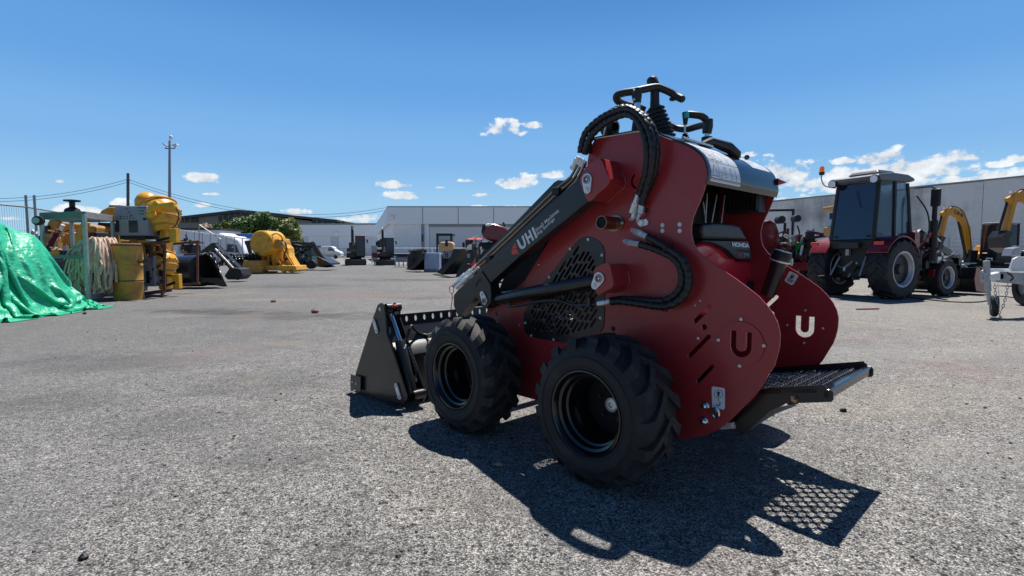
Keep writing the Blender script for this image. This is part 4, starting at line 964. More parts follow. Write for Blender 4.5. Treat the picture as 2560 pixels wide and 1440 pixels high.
# dark warehouse far left with low-pitched roof
t = Th('dark_warehouse', 'wide olive warehouse with low-pitched dark roof and window bands behind the trees', 'building', 600, 170)
t.poly('wall', [(425, 650), (425, 549), (595, 531), (838, 560), (838, 650)], 0, 40, 'warehouse_wall', smooth=0)
t.poly('roof', [(421, 544), (595, 524), (842, 549), (842, 554), (595, 531), (421, 550)], -2, 42, 'warehouse_roof', smooth=0)
for x0, y0, x1, y1 in ((450, 541, 493, 556), (546, 541, 600, 553), (562, 533, 618, 541), (780, 549, 832, 560)):
    w = t.box('window_band', x0, y0, x1, y1, -.5, 0, 'window_dark'); b = MB()
    n_ = int((x1 - x0) / 14)
    for k in range(1, n_): a = t.L(x0 + k * 14, y1); c_ = t.L(x0 + k * 14, y0); b.box((a.x - .12, -.62, a.z), (a.x + .12, -.5, c_.z))
    if b.v: b.build('mullions', 'warehouse_wall', w, smooth=0)
# concrete wall on the right
p0 = Vector((29.6 * 1.35, 24.9, 0)); pr = Vector((29.54, 30, 0)); pl_ = Vector((22.2, 44, 0)); d_ = (pl_ - pr).normalized()
h = 5.26; wallR = thing('concrete_wall', 'tall stained grey precast concrete wall behind the tractors', 'wall', pr + (-d_) * 10, atan2(d_.y, d_.x))
b = MB(); Lw = 48
for k in range(8): b.box((k * 6.0, -.0, 0), (k * 6.0 + 5.97, .25, h + .02 * (k % 2)))
def wall_mat():
    m = bpy.data.materials.new('stained_concrete'); m.use_nodes = True; t_ = m.node_tree; bs_ = t_.nodes['Principled BSDF']; L = t_.links.new
    co = t_.nodes.new('ShaderNodeTexCoord').outputs['Object']
    def nz_(scale, det=6):
        mp = t_.nodes.new('ShaderNodeMapping'); mp.inputs['Scale'].default_value = scale; L(co, mp.inputs[0]); n = t_.nodes.new('ShaderNodeTexNoise'); n.inputs['Scale'].default_value = 1; n.inputs['Detail'].default_value = det; n.inputs['Roughness'].default_value = .65; L(mp.outputs[0], n.inputs[0]); return n.outputs[0]
    sepz = t_.nodes.new('ShaderNodeSeparateXYZ'); L(co, sepz.inputs[0])
    streak = nz_((.55, 1, .12)); blot = nz_((.25, 1, .5)); fine = nz_((6, 6, 6), 8)
    f = M2('MULTIPLY', M2('SUBTRACT', M2('ADD', streak, M2('MULTIPLY', blot, .7, tree=t_), tree=t_), .78, tree=t_), 3.2, tree=t_, clamp=True)
    hgt = M2('MULTIPLY', sepz.outputs[2], .24, tree=t_, clamp=True)
    f = M2('MULTIPLY', f, M2('ADD', M2('MULTIPLY', hgt, .8, tree=t_), .15, tree=t_), tree=t_, clamp=True)
    mx = t_.nodes.new('ShaderNodeMix'); mx.data_type = 'RGBA'; L(f, mx.inputs[0]); mx.inputs[6].default_value = (.80, .78, .75, 1); mx.inputs[7].default_value = (.24, .235, .23, 1)
    mx2 = t_.nodes.new('ShaderNodeMix'); mx2.data_type = 'RGBA'; mx2.blend_type = 'MULTIPLY'; mx2.inputs[0].default_value = .2; L(mx.outputs[2], mx2.inputs[6]); L(fine, mx2.inputs[7])
    L(mx2.outputs[2], bs_.inputs['Base Color']); bs_.inputs['Roughness'].default_value = .9; MT['stained_concrete'] = m
wall_mat()
b.build('wall_panels', 'stained_concrete', wallR, smooth=0)
b = MB(); b.box((-.02, -.06, h + .025), (Lw + .02, .31, h + .12)).build('coping', 'roof_grey', wallR, smooth=0)

# ================================================================ generic wheel for farm tractors
def ag_wheel(name, R, Wd, rimR, par, loc, rim_m='wheel_white', K=18, yaw=0, nm='wheel'):
    b = MB(); pr_ = [(-.46, rimR), (-.5, rimR + .25 * (R - rimR)), (-.48, R * .90), (-.40, R * .955), (0, R * .965), (.40, R * .955), (.48, R * .90), (.5, rimR + .25 * (R - rimR)), (.46, rimR), (0, rimR * .97)]
    b.lathe([(x * Wd, r) for x, r in pr_], (0, 0, 0), (0, 1, 0), 40, closed=True)
    for s_ in (-1, 1):
        for k in range(K):
            ph = 2 * pi * (k + (.25 if s_ > 0 else -.25)) / K; kk = len(b.v); n_ = 5
            for i in range(n_ + 1):
                t_ = i / n_; w = s_ * Wd * (.51 - .53 * t_); a0 = ph + .32 * t_; ha = .030 * 1.4 / 1
                for rr, aa in ((R * .90, -ha * 1.5), (R * (.965 if i == 0 else 1.0), -ha), (R * (.965 if i == 0 else 1.0), ha), (R * .90, ha * 1.5)):
                    b.v.append(Vector((rr * sin(a0 + aa), w, rr * cos(a0 + aa))))
            for i in range(n_):
                for j in range(4): b.f.append((kk + i * 4 + j, kk + i * 4 + (j + 1) % 4, kk + (i + 1) * 4 + (j + 1) % 4, kk + (i + 1) * 4 + j))
            b.f.append((kk, kk + 1, kk + 2, kk + 3)); e = kk + n_ * 4; b.f.append((e, e + 3, e + 2, e + 1))
    o = b.build(nm, 'rubber', par, smooth=35); o.location = loc; o.rotation_euler = (0, 0, yaw)
    b = MB()
    for s_ in (-1, 1):
        b.lathe([(s_ * Wd * .47, rimR * 1.0), (s_ * Wd * .49, rimR * .97), (s_ * Wd * .46, rimR * .90), (s_ * Wd * .30, rimR * .86), (s_ * Wd * .22, rimR * .80), (s_ * Wd * .16, rimR * .35), (s_ * Wd * .2, rimR * .33), (s_ * Wd * .2, 0)], (0, 0, 0), (0, 1, 0), 32)
    b.build('rim', rim_m, o, smooth=35)
    for s_ in (-1, 1):
        MB().lathe([(s_ * Wd * .30, rimR * .80), (s_ * Wd * .22, rimR * .72), (s_ * Wd * .215, rimR * .3), (s_ * Wd * .36, rimR * .24), (s_ * Wd * .36, 0)], (0, 0, 0), (0, 1, 0), 24).build('hub', 'plastic_black', o)
    return o
def bx(name, lo, hi, m, par, bevel=0, smooth=30): return MB().box(lo, hi).build(name, m, par, bevel=bevel, smooth=smooth)
def tb(name, pts, r, m, par, n=8, sub=0): return MB().tube(spline(pts, sub) if sub else pts, r, n).build(name, m, par)
def clutter(par, c, sp, n, ms, seed, rr=.02):
    # hoses, brackets and fittings packed round a point
    g_ = random.Random(seed)
    for i in range(n):
        p = Vector([c[k] + g_.uniform(-1, 1) * sp[k] for k in range(3)]); q_ = p + Vector([g_.uniform(-1, 1) * sp[k] * .9 for k in range(3)]); mid = (p + q_) / 2 + Vector((g_.uniform(-.1, .1), g_.uniform(-.1, .1), g_.uniform(-.15, .1)))
        if g_.random() < .6: tb('hose', [p, mid, q_], rr * g_.uniform(.4, 1), g_.choice(ms), par, 6, 3)
        else:
            s_ = rr * g_.uniform(1, 3); bx('bracket', p - Vector((s_, s_ * .7, s_)), p + Vector((s_, s_, s_ * g_.uniform(.6, 2.5))), g_.choice(ms), par, bevel=.004)

def tractor(label, loc, rz, cab=True, hood_up=False, loader_=True, k=1.0, group=None, body='tractor_red', parts=True):
    # local frame: x forward, y left, origin on the ground under the rear axle
    o = thing('farm_tractor', label, 'tractor', loc, rz, group); o.scale = (k, k, k)
    for s_ in (-1, 1):
        ag_wheel('wheel', .60, .40, .36, o, (0, s_ * .62, .60), K=16)
        ag_wheel('wheel', .40, .28, .24, o, (1.85, s_ * .56, .40), K=14)
        # fender
        pts = [(.64 * cos(a), .60 + .66 * sin(a)) for a in [radians(x) for x in range(30, 160, 10)]]
        lo_ = pts + [(x * .95, .60 + (z - .60) * .95) for x, z in pts[::-1]]
        y0, y1 = (.40, .80) if s_ > 0 else (-.80, -.40)
        fe = MB().prism([(x, y0, z) for x, z in lo_], [(x, y1, z) for x, z in lo_]).build('fender', body, o, bevel=.012)
        bx('tail_lamp', (-.60, s_ * .65 - .08, 1.08), (-.54, s_ * .65 + .08, 1.15), 'orange_red', fe, bevel=.01)
    bx('axle_housing', (-.18, -.45, .45), (.2, .45, .78), 'black_matte', o, bevel=.05)
    bx('front_axle', (1.75, -.45, .30), (1.95, .45, .46), 'black_matte', o, bevel=.03)
    bx('transmission', (.1, -.2, .4), (1.9, .2, .85), 'black_matte', o, bevel=.04)
    hx = [(.75, .80), (.75, 1.30), (1.0, 1.36), (1.75, 1.30), (2.02, 1.18), (2.08, 1.0), (2.06, .75)]
    hb_ = MB().prism([(x, -.27, z) for x, z in hx], [(x, .27, z) for x, z in hx]).build('bonnet', body, o, bevel=.06, )
    if hood_up: hb_.rotation_euler = (0, radians(-28), 0); hb_.location = (.5, 0, .15)
    bx('grille', (2.0, -.2, .72), (2.11, .2, 1.05), 'black_matte', hb_, bevel=.03)
    for s_ in (-1, 1): MB().ball((2.03, s_ * .17, 1.1), .06, 10, (.6, 1, .6)).build('headlight', 'lamp_white', hb_)
    tb('exhaust', [(1.35, -.62, .75), (1.35, -.62, 1.6), (1.35, -.62, 1.61), (1.35, -.62, 1.92)], [.07, .07, .045, .045], 'black_matte', o, 12)
    if cab:
        # frame posts
        P = {}
        for s_ in (-1, 1):
            rb, rt, mb_, mt, fb_, ft_ = (-.36, s_ * .43, 1.18), (-.22, s_ * .40, 2.36), (.22, s_ * .47, 1.1), (.22, s_ * .44, 2.38), (.90, s_ * .42, 1.15), (.72, s_ * .40, 2.36)
            for a, c_ in ((rb, rt), (mb_, mt), (fb_, ft_)): MB().beam(a, c_, .07, .07).build('cab_post', 'black_matte', o, bevel=.01)
            MB().prism([Vector(x) + Vector((0, s_ * .012, 0)) for x in (rb, mb_, mt, rt)], [Vector(x) - Vector((0, s_ * .002, 0)) for x in (rb, mb_, mt, rt)]).build('side_window', 'glass_tint', o, smooth=0)
            dg = MB().prism([Vector(x) + Vector((0, s_ * .012, 0)) for x in ((.22, s_ * .47, 1.1), (.42, s_ * .46, .85), (.80, s_ * .44, .95), fb_, ft_, mt)], [Vector(x) - Vector((0, s_ * .002, 0)) for x in ((.22, s_ * .47, 1.1), (.42, s_ * .46, .85), (.80, s_ * .44, .95), fb_, ft_, mt)]).build('cab_door', 'glass_tint', o, smooth=0)
            bx('door_handle', (.34, s_ * .49 - .015, 1.22), (.46, s_ * .49 + .015, 1.26), 'black_matte', dg)
            # mirror on arm
            mr_ = tb('mirror_arm', [(.82, s_ * .5, 2.25), (1.0, s_ * .70, 2.27), (1.0, s_ * .80, 2.22)], .014, 'black_matte', o, 6)
            bx('mirror', (.97, s_ * .80 - .09, 1.86), (1.03, s_ * .80 + .09, 2.22), 'plastic_black', mr_, bevel=.03)
            tb('grab_rail', [(.9, s_ * .56, 1.0), (1.08, s_ * .66, 1.3), (1.05, s_ * .64, 1.75), (.86, s_ * .52, 2.1)], .014, 'black_matte', o, 6, 4)
        MB().prism([(-.38, -.42, 1.2), (-.38, .42, 1.2), (-.24, .39, 2.34), (-.24, -.39, 2.34)], [(-.365, -.42, 1.2), (-.365, .42, 1.2), (-.225, .39, 2.34), (-.225, -.39, 2.34)]).build('rear_window', 'glass_cab', o, smooth=0)
        for y_ in (-.33, .33): bx('window_hinge', (-.395, y_ - .03, 1.24), (-.375, y_ + .03, 1.28), 'black_matte', o)
        tb('wiper', [(-.30, .0, 2.2), (-.325, -.12, 1.85)], .007, 'black_matte', o, 5)
        bx('rear_filler', (-.30, -.34, .40), (.0, .34, 1.05), 'black_matte', o, bevel=.05); bx('cab_base', (-.40, -.45, 1.0), (.6, .45, 1.19), 'black_matte', o, bevel=.02)  # rear block is black filler, added to darken the gap between the wheels
        bx('number_plate_box', (-.5, -.22, 1.02), (-.42, .16, 1.14), 'plastic_black', o, bevel=.01)
        r1 = [(-.38, 2.38), (-.42, 2.43), (-.36, 2.48), (.1, 2.53), (.6, 2.52), (.82, 2.46), (.84, 2.40), (.7, 2.37), (-.25, 2.36)]
        rf = MB().prism([(x, -.50, z) for x, z in r1], [(x, .50, z) for x, z in r1]).build('roof', 'tractor_roof', o, bevel=.05, seg=3)
        MB().prism([(-.1, -.32, 2.53), (.55, -.32, 2.53), (.6, .32, 2.53), (-.1, .32, 2.53)], [(-.02, -.26, 2.62), (.48, -.26, 2.62), (.5, .26, 2.62), (-.02, .26, 2.62)]).build('roof_hatch', 'tractor_roof', rf, bevel=.03)
        for y in (-.5, .5): 
            wl_ = MB().lathe([(0, .085), (.06, .09), (.12, .06)], (-.43, y * .84, 2.38), (1, 0, 0), 16).build('work_light', 'black_matte', rf)
            MB().lathe([(-.005, 0), (-.005, .07), (.005, .075)], (-.43, y * .84, 2.38), (1, 0, 0), 16).build('lens', 'lamp_white', wl_)
        st_ = tb('beacon_stalk', [(-.3, .42, 2.30), (-.38, .60, 2.36), (-.42, .66, 2.50), (-.42, .66, 2.62)], .013, 'grey_box', o, 6, 4)
        MB().lathe([(0, .045), (.04, .055), (.05, .06), (.06, .05)], (-.42, .66, 2.60), (0, 0, 1), 14).build('beacon_base', 'black_matte', st_)
        MB().lathe([(0, .05), (.09, .048), (.12, .035), (.13, 0)], (-.42, .66, 2.66), (0, 0, 1), 14).build('beacon', 'amber', st_)
        # seat and steering wheel inside
        sx = bx('seat', (-.05, -.22, 1.15), (.35, .22, 1.35), 'plastic_black', o, bevel=.04); bx('backrest', (-.12, -.2, 1.3), (0, .2, 1.8), 'plastic_black', sx, bevel=.05)
    else:
        for s_ in (-1, 1): tb('roll_bar', [(-.35, s_ * .45, .9), (-.35, s_ * .45, 2.2)], .035, 'black_matte', o)
        bx('roll_bar_top', (-.385, -.48, 2.17), (-.315, .48, 2.24), 'black_matte', o, bevel=.01)
        sx = bx('seat', (-.2, -.22, 1.0), (.2, .22, 1.1), 'plastic_black', o, bevel=.03); bx('backrest', (-.25, -.22, 1.1), (-.15, .22, 1.45), 'plastic_black', sx, bevel=.04)
        tb('steering_column', [(.75, 0, 1.1), (.5, 0, 1.4)], .02, 'black_matte', o)
        MB().lathe([(0, .19), (.02, .19), (.02, .165), (0, .165)], (.5, 0, 1.4), (-.6, 0, .8), 20, closed=True).build('steering_wheel', 'plastic_black', o)
    # three-point hitch
    for s_ in (-1, 1):
        tb('lower_link', [(-.15, s_ * .2, .45), (-.85, s_ * .36, .42)], .028, 'black_matte', o); tb('lift_rod', [(-.3, s_ * .27, .85), (-.55, s_ * .3, .44)], .02, 'galv', o); tb('lift_arm', [(-.1, s_ * .25, .88), (-.35, s_ * .27, .88)], .03, 'black_matte', o)
    tb('top_link', [(-.2, 0, .8), (-.5, .03, .62), (-.52, .03, .55)], .022, 'steel', o); bx('drawbar', (-.75, -.04, .36), (-.1, .04, .42), 'black_matte', o)
    clutter(o, (-.25, 0, .7), (.12, .3, .25), 14, ['black_matte', 'hose', 'galv', 'steel'], 5, .018)
    clutter(o, (1.15, -.34, .8), (.4, .08, .3), 16, ['black_matte', 'hose', 'steel', 'yellow', 'tractor_red'], 8, .022)
    bx('filter_can', (.72, -.5, .82), (.9, -.36, 1.12), 'yellow', o, bevel=.02)
    if loader_:
        for s_ in (-1, 1):
            ar_ = [(1.05, 1.35), (1.15, 1.42), (2.35, .98), (2.75, .42), (2.62, .34), (2.25, .85), (1.05, 1.25)]
            la_ = MB().prism([(x, s_ * .46 - .035, z) for x, z in ar_], [(x, s_ * .46 + .035, z) for x, z in ar_]).build('loader_arm', 'black_paint', o, bevel=.008)
            bx('loader_post', (1.0, s_ * .42 - .05, .5), (1.2, s_ * .42 + .05, 1.38), body, o, bevel=.02)
            tb('loader_ram', [(1.2, s_ * .46, .7), (2.2, s_ * .46, .78)], .03, 'black_matte', la_); tb('tilt_ram', [(1.7, s_ * .46, 1.3), (2.65, s_ * .46, .75)], .026, 'steel', la_)
        bk_ = [(2.68, .60), (2.62, .35), (2.72, .1), (3.25, .02), (3.3, .05), (2.85, .16), (2.72, .36), (2.76, .60)]
        bu = MB().prism([(x, -.80, z) for x, z in bk_], [(x, .80, z) for x, z in bk_]).build('loader_bucket', 'black_paint', o, smooth=25)
        sd = [(2.68, .60), (2.62, .35), (2.72, .1), (3.25, .02), (2.8, .6)]
        for s_ in (-1, 1): MB().prism([(x, s_ * .80, z) for x, z in sd], [(x, s_ * .815, z) for x, z in sd]).build('bucket_end', body, bu, smooth=20)
    return o
# ---------------------------------------------------------------- big cab tractor on the right
T1 = tractor('dark red tractor with closed glass cab, grey roof and amber beacon', (7.34, 10.93, 0), radians(25), k=1.0)
clutter(T1, (1.25, -.45, .75), (.55, .15, .4), 60, ['black_matte', 'hose', 'black_paint', 'tractor_red', 'black_matte', 'steel', 'yellow'], 91, .035)
clutter(T1, (2.2, -.45, .55), (.45, .12, .3), 40, ['black_matte', 'hose', 'black_paint', 'tractor_red', 'steel'], 92, .03)
bx('battery_box', (.55, -.62, .55), (1.0, -.38, .95), 'black_matte', T1, bevel=.02); bx('step', (.35, -.72, .35), (.65, -.45, .39), 'black_matte', T1, bevel=.005)
# tall implement / red tractor behind and left of it
T2 = tractor('dark red open tractor without cab left of the cab tractor, its bonnet facing the wall', (8.0, 16.0, 0), radians(75), cab=False, k=1.0)
# ---------------------------------------------------------------- excavators
def excavator(label, loc, rz, boom_m='exc_yellow', roof_m='roof_grey', k=1.0, pose=0, group=None, cabm='black_matte', blade=True, lettering=False, swing=0, with_cab=True):
    # x: digging direction, y: left
    o = thing('mini_excavator', label, 'excavator', loc, rz, group); o.scale = (k, k, k)
    for s_ in (-1, 1):
        tp = [(x, z) for x, z in capsule((-.75, .22), (.75, .22), .22, .22, 8)]
        tr = MB().prism([(x, s_ * .55 - .16, z) for x, z in tp], [(x, s_ * .55 + .16, z) for x, z in tp]).build('track', 'rubber', o, bevel=.015)
        b = MB()
        for i in range(22):
            x = -.85 + i * .08; b.box((x, s_ * .55 - .165, .435), (x + .035, s_ * .55 + .165, .455))
        b.build('track_pads', 'rubber', tr, smooth=0)
        for x in (-.75, -.35, 0, .35, .75): MB().lathe([(0, 0), (0, .13), (.02, .13), (.03, .05), (.03, 0)], (x, s_ * .715, .22), (0, s_, 0), 14).build('track_roller', 'black_paint', tr)
    bx('undercarriage', (-.5, -.4, .2), (.5, .4, .5), 'black_matte', o, bevel=.03)
    if blade:
        bl_ = bx('dozer_blade', (1.25, -.72, .04), (1.32, .72, .40), 'black_paint', o, bevel=.02)
        for s_ in (-1, 1): MB().beam((.4, s_ * .3, .3), (1.25, s_ * .35, .2), .08, .08).build('blade_arm', 'black_paint', bl_)
    MB().lathe([(0, .42), (.1, .42), (.1, 0)], (0, 0, .48), (0, 0, 1), 24).build('slew_ring', 'black_matte', o)
    # house
    hs_ = [(-.95, .60), (-1.0, 1.15), (-.85, 1.25), (.0, 1.25), (.15, .95), (.6, .9), (.62, .60)]
    MB().prism([(x, -.62, z) for x, z in hs_], [(x, .0, z) for x, z in hs_]).build('engine_cover', boom_m if cabm != 'dark' else 'black_paint', o, bevel=.04)
    bx('house_base', (-.95, -.64, .56), (.62, .64, .68), 'black_matte', o, bevel=.03)
    bx('rear_counterweight', (-1.05, -.6, .62), (-.8, .6, 1.05), 'black_paint', o, bevel=.08)
    if with_cab:
        y0, y1 = .02, .64
        for x, y in ((-.42, y0), (-.42, y1), (.5, y0), (.5, y1)): MB().beam((x, y, .66), (x - (.06 if x > 0 else -.02), y, 2.08), .06, .06).build('cab_post', 'black_matte', o)
        bx('cab_roof', (-.48, y0 - .04, 2.07), (.54, y1 + .04, 2.14), roof_m, o, bevel=.025)
        bx('windscreen', (.47, y0 + .03, .95), (.485, y1 - .03, 2.05), 'glass_cab', o); bx('lower_screen', (.49, y0 + .03, .68), (.50, y1 - .03, .93), 'glass_cab', o)
        for y in (y0, y1): bx('side_window', (-.4, y - .008, 1.0), (.46, y + .008, 2.05), 'glass_cab', o); 
        bx('door_panel', (-.4, y1 - .01, .68), (.46, y1 + .015, 1.0), 'black_matte', o)
        bx('rear_window', (-.43, y0 + .03, 1.2), (-.42, y1 - .03, 2.03), 'glass_light', o)
        sx = bx('seat', (-.35, .14, .9), (.05, .54, 1.05), 'plastic_black', o, bevel=.03); bx('backrest', (-.38, .14, 1.0), (-.3, .54, 1.6), 'plastic_black', sx, bevel=.04)
        mr_ = tb('mirror_arm', [(.5, y1, 1.8), (.56, y1 + .18, 1.85)], .012, 'black_matte', o, 6); bx('mirror', (.54, y1 + .14, 1.6), (.57, y1 + .24, 1.85), 'plastic_black', mr_, bevel=.01)
    bx('swing_post', (.55, -.32, .55), (.95, -.02, 1.05), 'black_paint', o, bevel=.03)
    yb = -.17
    if pose == 0:   # raised, curling forward and down
        B_ = [(.85, .95), (1.05, 1.9), (1.35, 2.45), (1.75, 2.62), (2.2, 2.45)]; Bw = [.13, .17, .19, .16, .10]
        A_ = [(1.95, 2.72), (2.25, 2.5), (2.2, 1.5)]; tip = (2.2, 1.5)
    elif pose == 1:  # folded in, dipper hanging upright close to the cab
        B_ = [(.85, .95), (1.15, 1.75), (1.5, 2.3), (1.95, 2.5)]; Bw = [.13, .17, .17, .10]
        A_ = [(1.75, 2.65), (1.98, 2.45), (1.55, 1.1)]; tip = (1.55, 1.1)
    up_ = []; dn_ = []
    for i, (x, z) in enumerate(B_):
        a = Vector(B_[min(i + 1, len(B_) - 1)]) - Vector(B_[max(0, i - 1)]); nn = Vector((-a.y, a.x)).normalized() * Bw[i]
        up_.append((x + nn.x, z + nn.y)); dn_.append((x - nn.x, z - nn.y))
    lp_ = up_ + dn_[::-1]
    bm_ = MB().prism([(x, yb - .07, z) for x, z in lp_], [(x, yb + .07, z) for x, z in lp_]).build('boom', boom_m, o, bevel=.02)
    a0, a1, a2 = [Vector((p[0], yb, p[1])) for p in A_]
    dp = MB().beam(a0, a2, .13, .17, up=(0, 1, 0)).build('dipper_arm', boom_m, o, bevel=.02)
    tb('boom_ram', [(.95, yb, .75), Vector((B_[2][0] + .05, yb, B_[2][1] - .25))], .045, 'black_matte', bm_); 
    rc = MB().tube([Vector((B_[1][0] + .0, yb, B_[1][1] + .28)), Vector((B_[-1][0] - .1, yb, B_[-1][1] + .28))], .04, 8).build('dipper_ram', 'steel', bm_)
    tb('boom_hose', [(.8, yb + .06, 1.1), (1.0, yb + .06, 2.0), (1.3, yb + .06, 2.62), (1.8, yb + .05, 2.8), (2.05, yb + .05, 2.6)], .02, 'hose', bm_, 6, 4)
    tb('bucket_ram', [a0.lerp(a2, .15) + Vector((.16, 0, 0)), a0.lerp(a2, .9) + Vector((.2, 0, 0))], .035, 'black_matte', dp)
    bq = [(tip[0] + x, tip[1] + z) for x, z in [(-.05, .05), (.15, .1), (.3, -.1), (.25, -.4), (-.05, -.55), (-.25, -.5), (-.3, -.42), (-.02, -.38), (.08, -.15)]]
    bu = MB().prism([(x, yb - .22, z) for x, z in bq], [(x, yb + .22, z) for x, z in bq]).build('digging_bucket', 'black_paint', o, smooth=25)
    b = MB()
    for k_ in range(4): b.beam((bq[5][0], yb - .2 + k_ * .13, bq[5][1]), (bq[5][0] - .12, yb - .2 + k_ * .13, bq[5][1] - .02), .04, .03)
    b.build('bucket_teeth', 'galv', bu, smooth=0)
    if lettering:
        a = Vector((1.70, yb + .073, 2.53)); c_ = Vector((1.30, yb + .073, 2.36)); d_ = Vector((1.66, yb + .073, 2.66))
        text_on('lettering', 'UHI', a, c_, d_, 'black_matte', bm_, .03)
    return o
E1 = excavator('yellow mini excavator with arched boom and black cab between the tractor and the wall', (19.3, 21.0, 0), radians(180 + 8), k=1.0, group='yellow mini excavators by the concrete wall', lettering=True)
E2 = excavator('yellow mini excavator at the right edge, boom reaching into view', (16.35, 15.0, 0), radians(183), k=.98, group='yellow mini excavators by the concrete wall')
E3 = excavator('black mini excavator with a red cab roof facing the camera', (-12.75, 42.5, 0), radians(-74), boom_m='black_paint', roof_m='orange_red', k=1.12, group='black mini excavators in the middle of the yard')
E4 = excavator('black mini excavator with a pale grey cab roof facing the camera', (-10.35, 42.5, 0), radians(-76), boom_m='black_paint', roof_m='roof_grey', k=1.05, pose=1, group='black mini excavators in the middle of the yard')
# yellow cabin behind the big tractor
t = Th('yellow_loader', 'pale yellow wheel loader cab half hidden behind the cab tractor', 'loader', 2070, 24); t.o.location.x += .55
t.box('roof', 2052, 514, 2092, 524, -.6, .2, 'yellow_old', bevel=.04); t.box('cab_glass', 2056, 524, 2090, 566, -.4, .2, 'glass_light'); t.box('cab_base', 2054, 566, 2092, 640, -.6, .3, 'yellow_old', bevel=.05); t.box('cab_post', 2052, 522, 2056, 600, -.5, -.4, 'black_matte'); t.box('mirror', 2045, 532, 2052, 548, -.8, -.7, 'plastic_black', bevel=.02)
for x in (2058, 2086): t.disc('wheel', x, 650, .55, -.9, -.5, 'rubber')
# red implement tractor clutter left of T2: upright exhaust
t = Th('tractor_exhaust_stack', 'tall black exhaust stack with curved tip on the red machine behind the loader', 'exhaust', 2006, 15.3); bpy.data.objects.remove(t.o)
tb('exhaust', [(1.3, .3, 1.2), (1.3, .3, 1.9), (1.3, .3, 1.95), (1.3, .3, 2.25), (1.36, .3, 2.36), (1.46, .3, 2.42)], [.09, .09, .045, .045, .045, .045], 'black_matte', T2, 12)
clutter(T2, (1.0, .2, 1.1), (.6, .4, .35), 22, ['black_matte', 'hose', 'tractor_red', 'yellow', 'steel', 'tractor_red', 'tractor_red'], 21, .03)
# low red post-driver style machine left of the tractor, partly hidden
t = Th('red_implement', 'red and black hydraulic implement with hoses standing between loader and cab tractor', 'implement', 2000, 13.6)
t.box('post', 1968, 570, 1974, 690, -.06, .06, 'tractor_red', bevel=.01); t.box('base_frame', 1945, 655, 2052, 676, -.4, .4, 'tractor_red', bevel=.03); t.tube('lift_beam', [(2018, 578), (2058, 586)], .04, 'tractor_red', sm=False); t.tube('lift_beam', [(2020, 596), (2062, 590)], .035, 'black_paint', sm=False)
t.disc('ball_tank', 1995, 546, .09, -.1, .1, 'plastic_black'); t.disc('gauge', 1955, 549, .10, -.1, .1, 'plastic_black')
t.box('cross_bar', 1960, 606, 2050, 612, -.1, .1, 'galv', bevel=.01)
clutter(t.o, (-.1, 0, .9), (.5, .25, .55), 34, ['black_matte', 'hose', 'tractor_red', 'steel', 'black_paint', 'green_part', 'black_matte', 'black_matte', 'hose'], 33, .032)
for (fx, fy, fd, R9) in ((1928, 650, .5, .55), (2046, 668, .3, .42)):
    c9 = t.L(fx, fy, fd); ag_wheel('wheel', R9, .3, R9 * .55, t.o, (c9.x, fd, R9), yaw=radians(-20), K=14)
c9 = t.L(1932, 600, .5); pts9 = [(c9.x + .62 * cos(a), .55 + .64 * sin(a)) for a in [radians(x) for x in range(20, 161, 12)]]; lo9 = pts9 + [(c9.x + (x - c9.x) * .93, .55 + (z - .55) * .93) for x, z in pts9[::-1]]
MB().prism([(x, .25, z) for x, z in lo9], [(x, .75, z) for x, z in lo9]).build('fender', 'tractor_red', t.o, bevel=.01)
t.poly('bonnet', [(1900, 556), (1925, 550), (1940, 558), (1948, 580), (1952, 620), (1900, 625)], .3, .8, 'tractor_red', bevel=.02)
clutter(t.o, (.15, -.1, .65), (.5, .25, .5), 46, ['black_matte', 'hose', 'black_paint', 'black_matte', 'tractor_red', 'galv'], 34, .045)
# ---------------------------------------------------------------- rail fence before the concrete wall
f0 = at(2372, 600, 31); f1 = at(2640, 600, 26.5)
f0.z = f1.z = 0; dd_ = f1 - f0; rf = thing('rail_fence', 'low galvanised horizontal rail fence in front of the concrete wall', 'fence', f0, atan2(dd_.y, dd_.x)); Lf = dd_.length
for k in range(4): bx('post', (k * Lf / 3 - .03, -.03, 0), (k * Lf / 3 + .03, .03, 1.95), 'galv', rf)
for k in range(8): tb('rail', [(0, -.04, .25 + k * .235), (Lf, -.04, .25 + k * .235)], .017, 'galv', rf, 6)
# ---------------------------------------------------------------- trailer nose at the right edge
t = Th('box_trailer', 'white galvanised trailer nose with jockey wheel and safety chains at the right edge', 'trailer', 2474, 7.3)
t.tube('jockey_post', [(2466, 652), (2470, 728)], .038, 'galv', sm=False, n=14)
w = t.tube('jockey_leg', [(2470, 728), (2476, 762)], .028, 'galv', sm=False, n=12)
c_ = t.L(2486, 765); jw = MB().lathe([(-.035, .05), (-.04, .13), (-.02, .152), (.02, .152), (.04, .13), (.035, .05)], c_, (.8, -.6, 0), 24, closed=True).build('jockey_wheel', 'rubber', t.o); MB().lathe([(-.03, 0), (-.03, .06), (.03, .06), (.03, 0)], c_, (.8, -.6, 0), 14).build('wheel_hub', 'grey_box', jw)
tb('crank_handle', [t.L(2466, 650), t.L(2466, 646), t.L(2480, 646), t.L(2480, 651)], .010, 'galv', t.o, 6); t.tube('side_handle', [(2466, 676), (2454, 678), (2452, 694), (2462, 700)], .009, 'galv')
t.poly('clamp', [(2461, 680), (2475, 680), (2475, 706), (2461, 706)], -.03, .04, 'galv', bevel=.008)
t.poly('coupling', [(2476, 686), (2500, 680), (2512, 682), (2513, 700), (2482, 703), (2475, 698)], -.05, .05, 'white_paint', bevel=.02)
t.poly('drawbar', [(2500, 678), (2620, 690), (2620, 716), (2500, 706)], -.05, .07, 'galv', bevel=.006); t.poly('drawbar_rail', [(2484, 672), (2620, 672), (2620, 684), (2484, 682)], .12, .2, 'white_paint', bevel=.004)
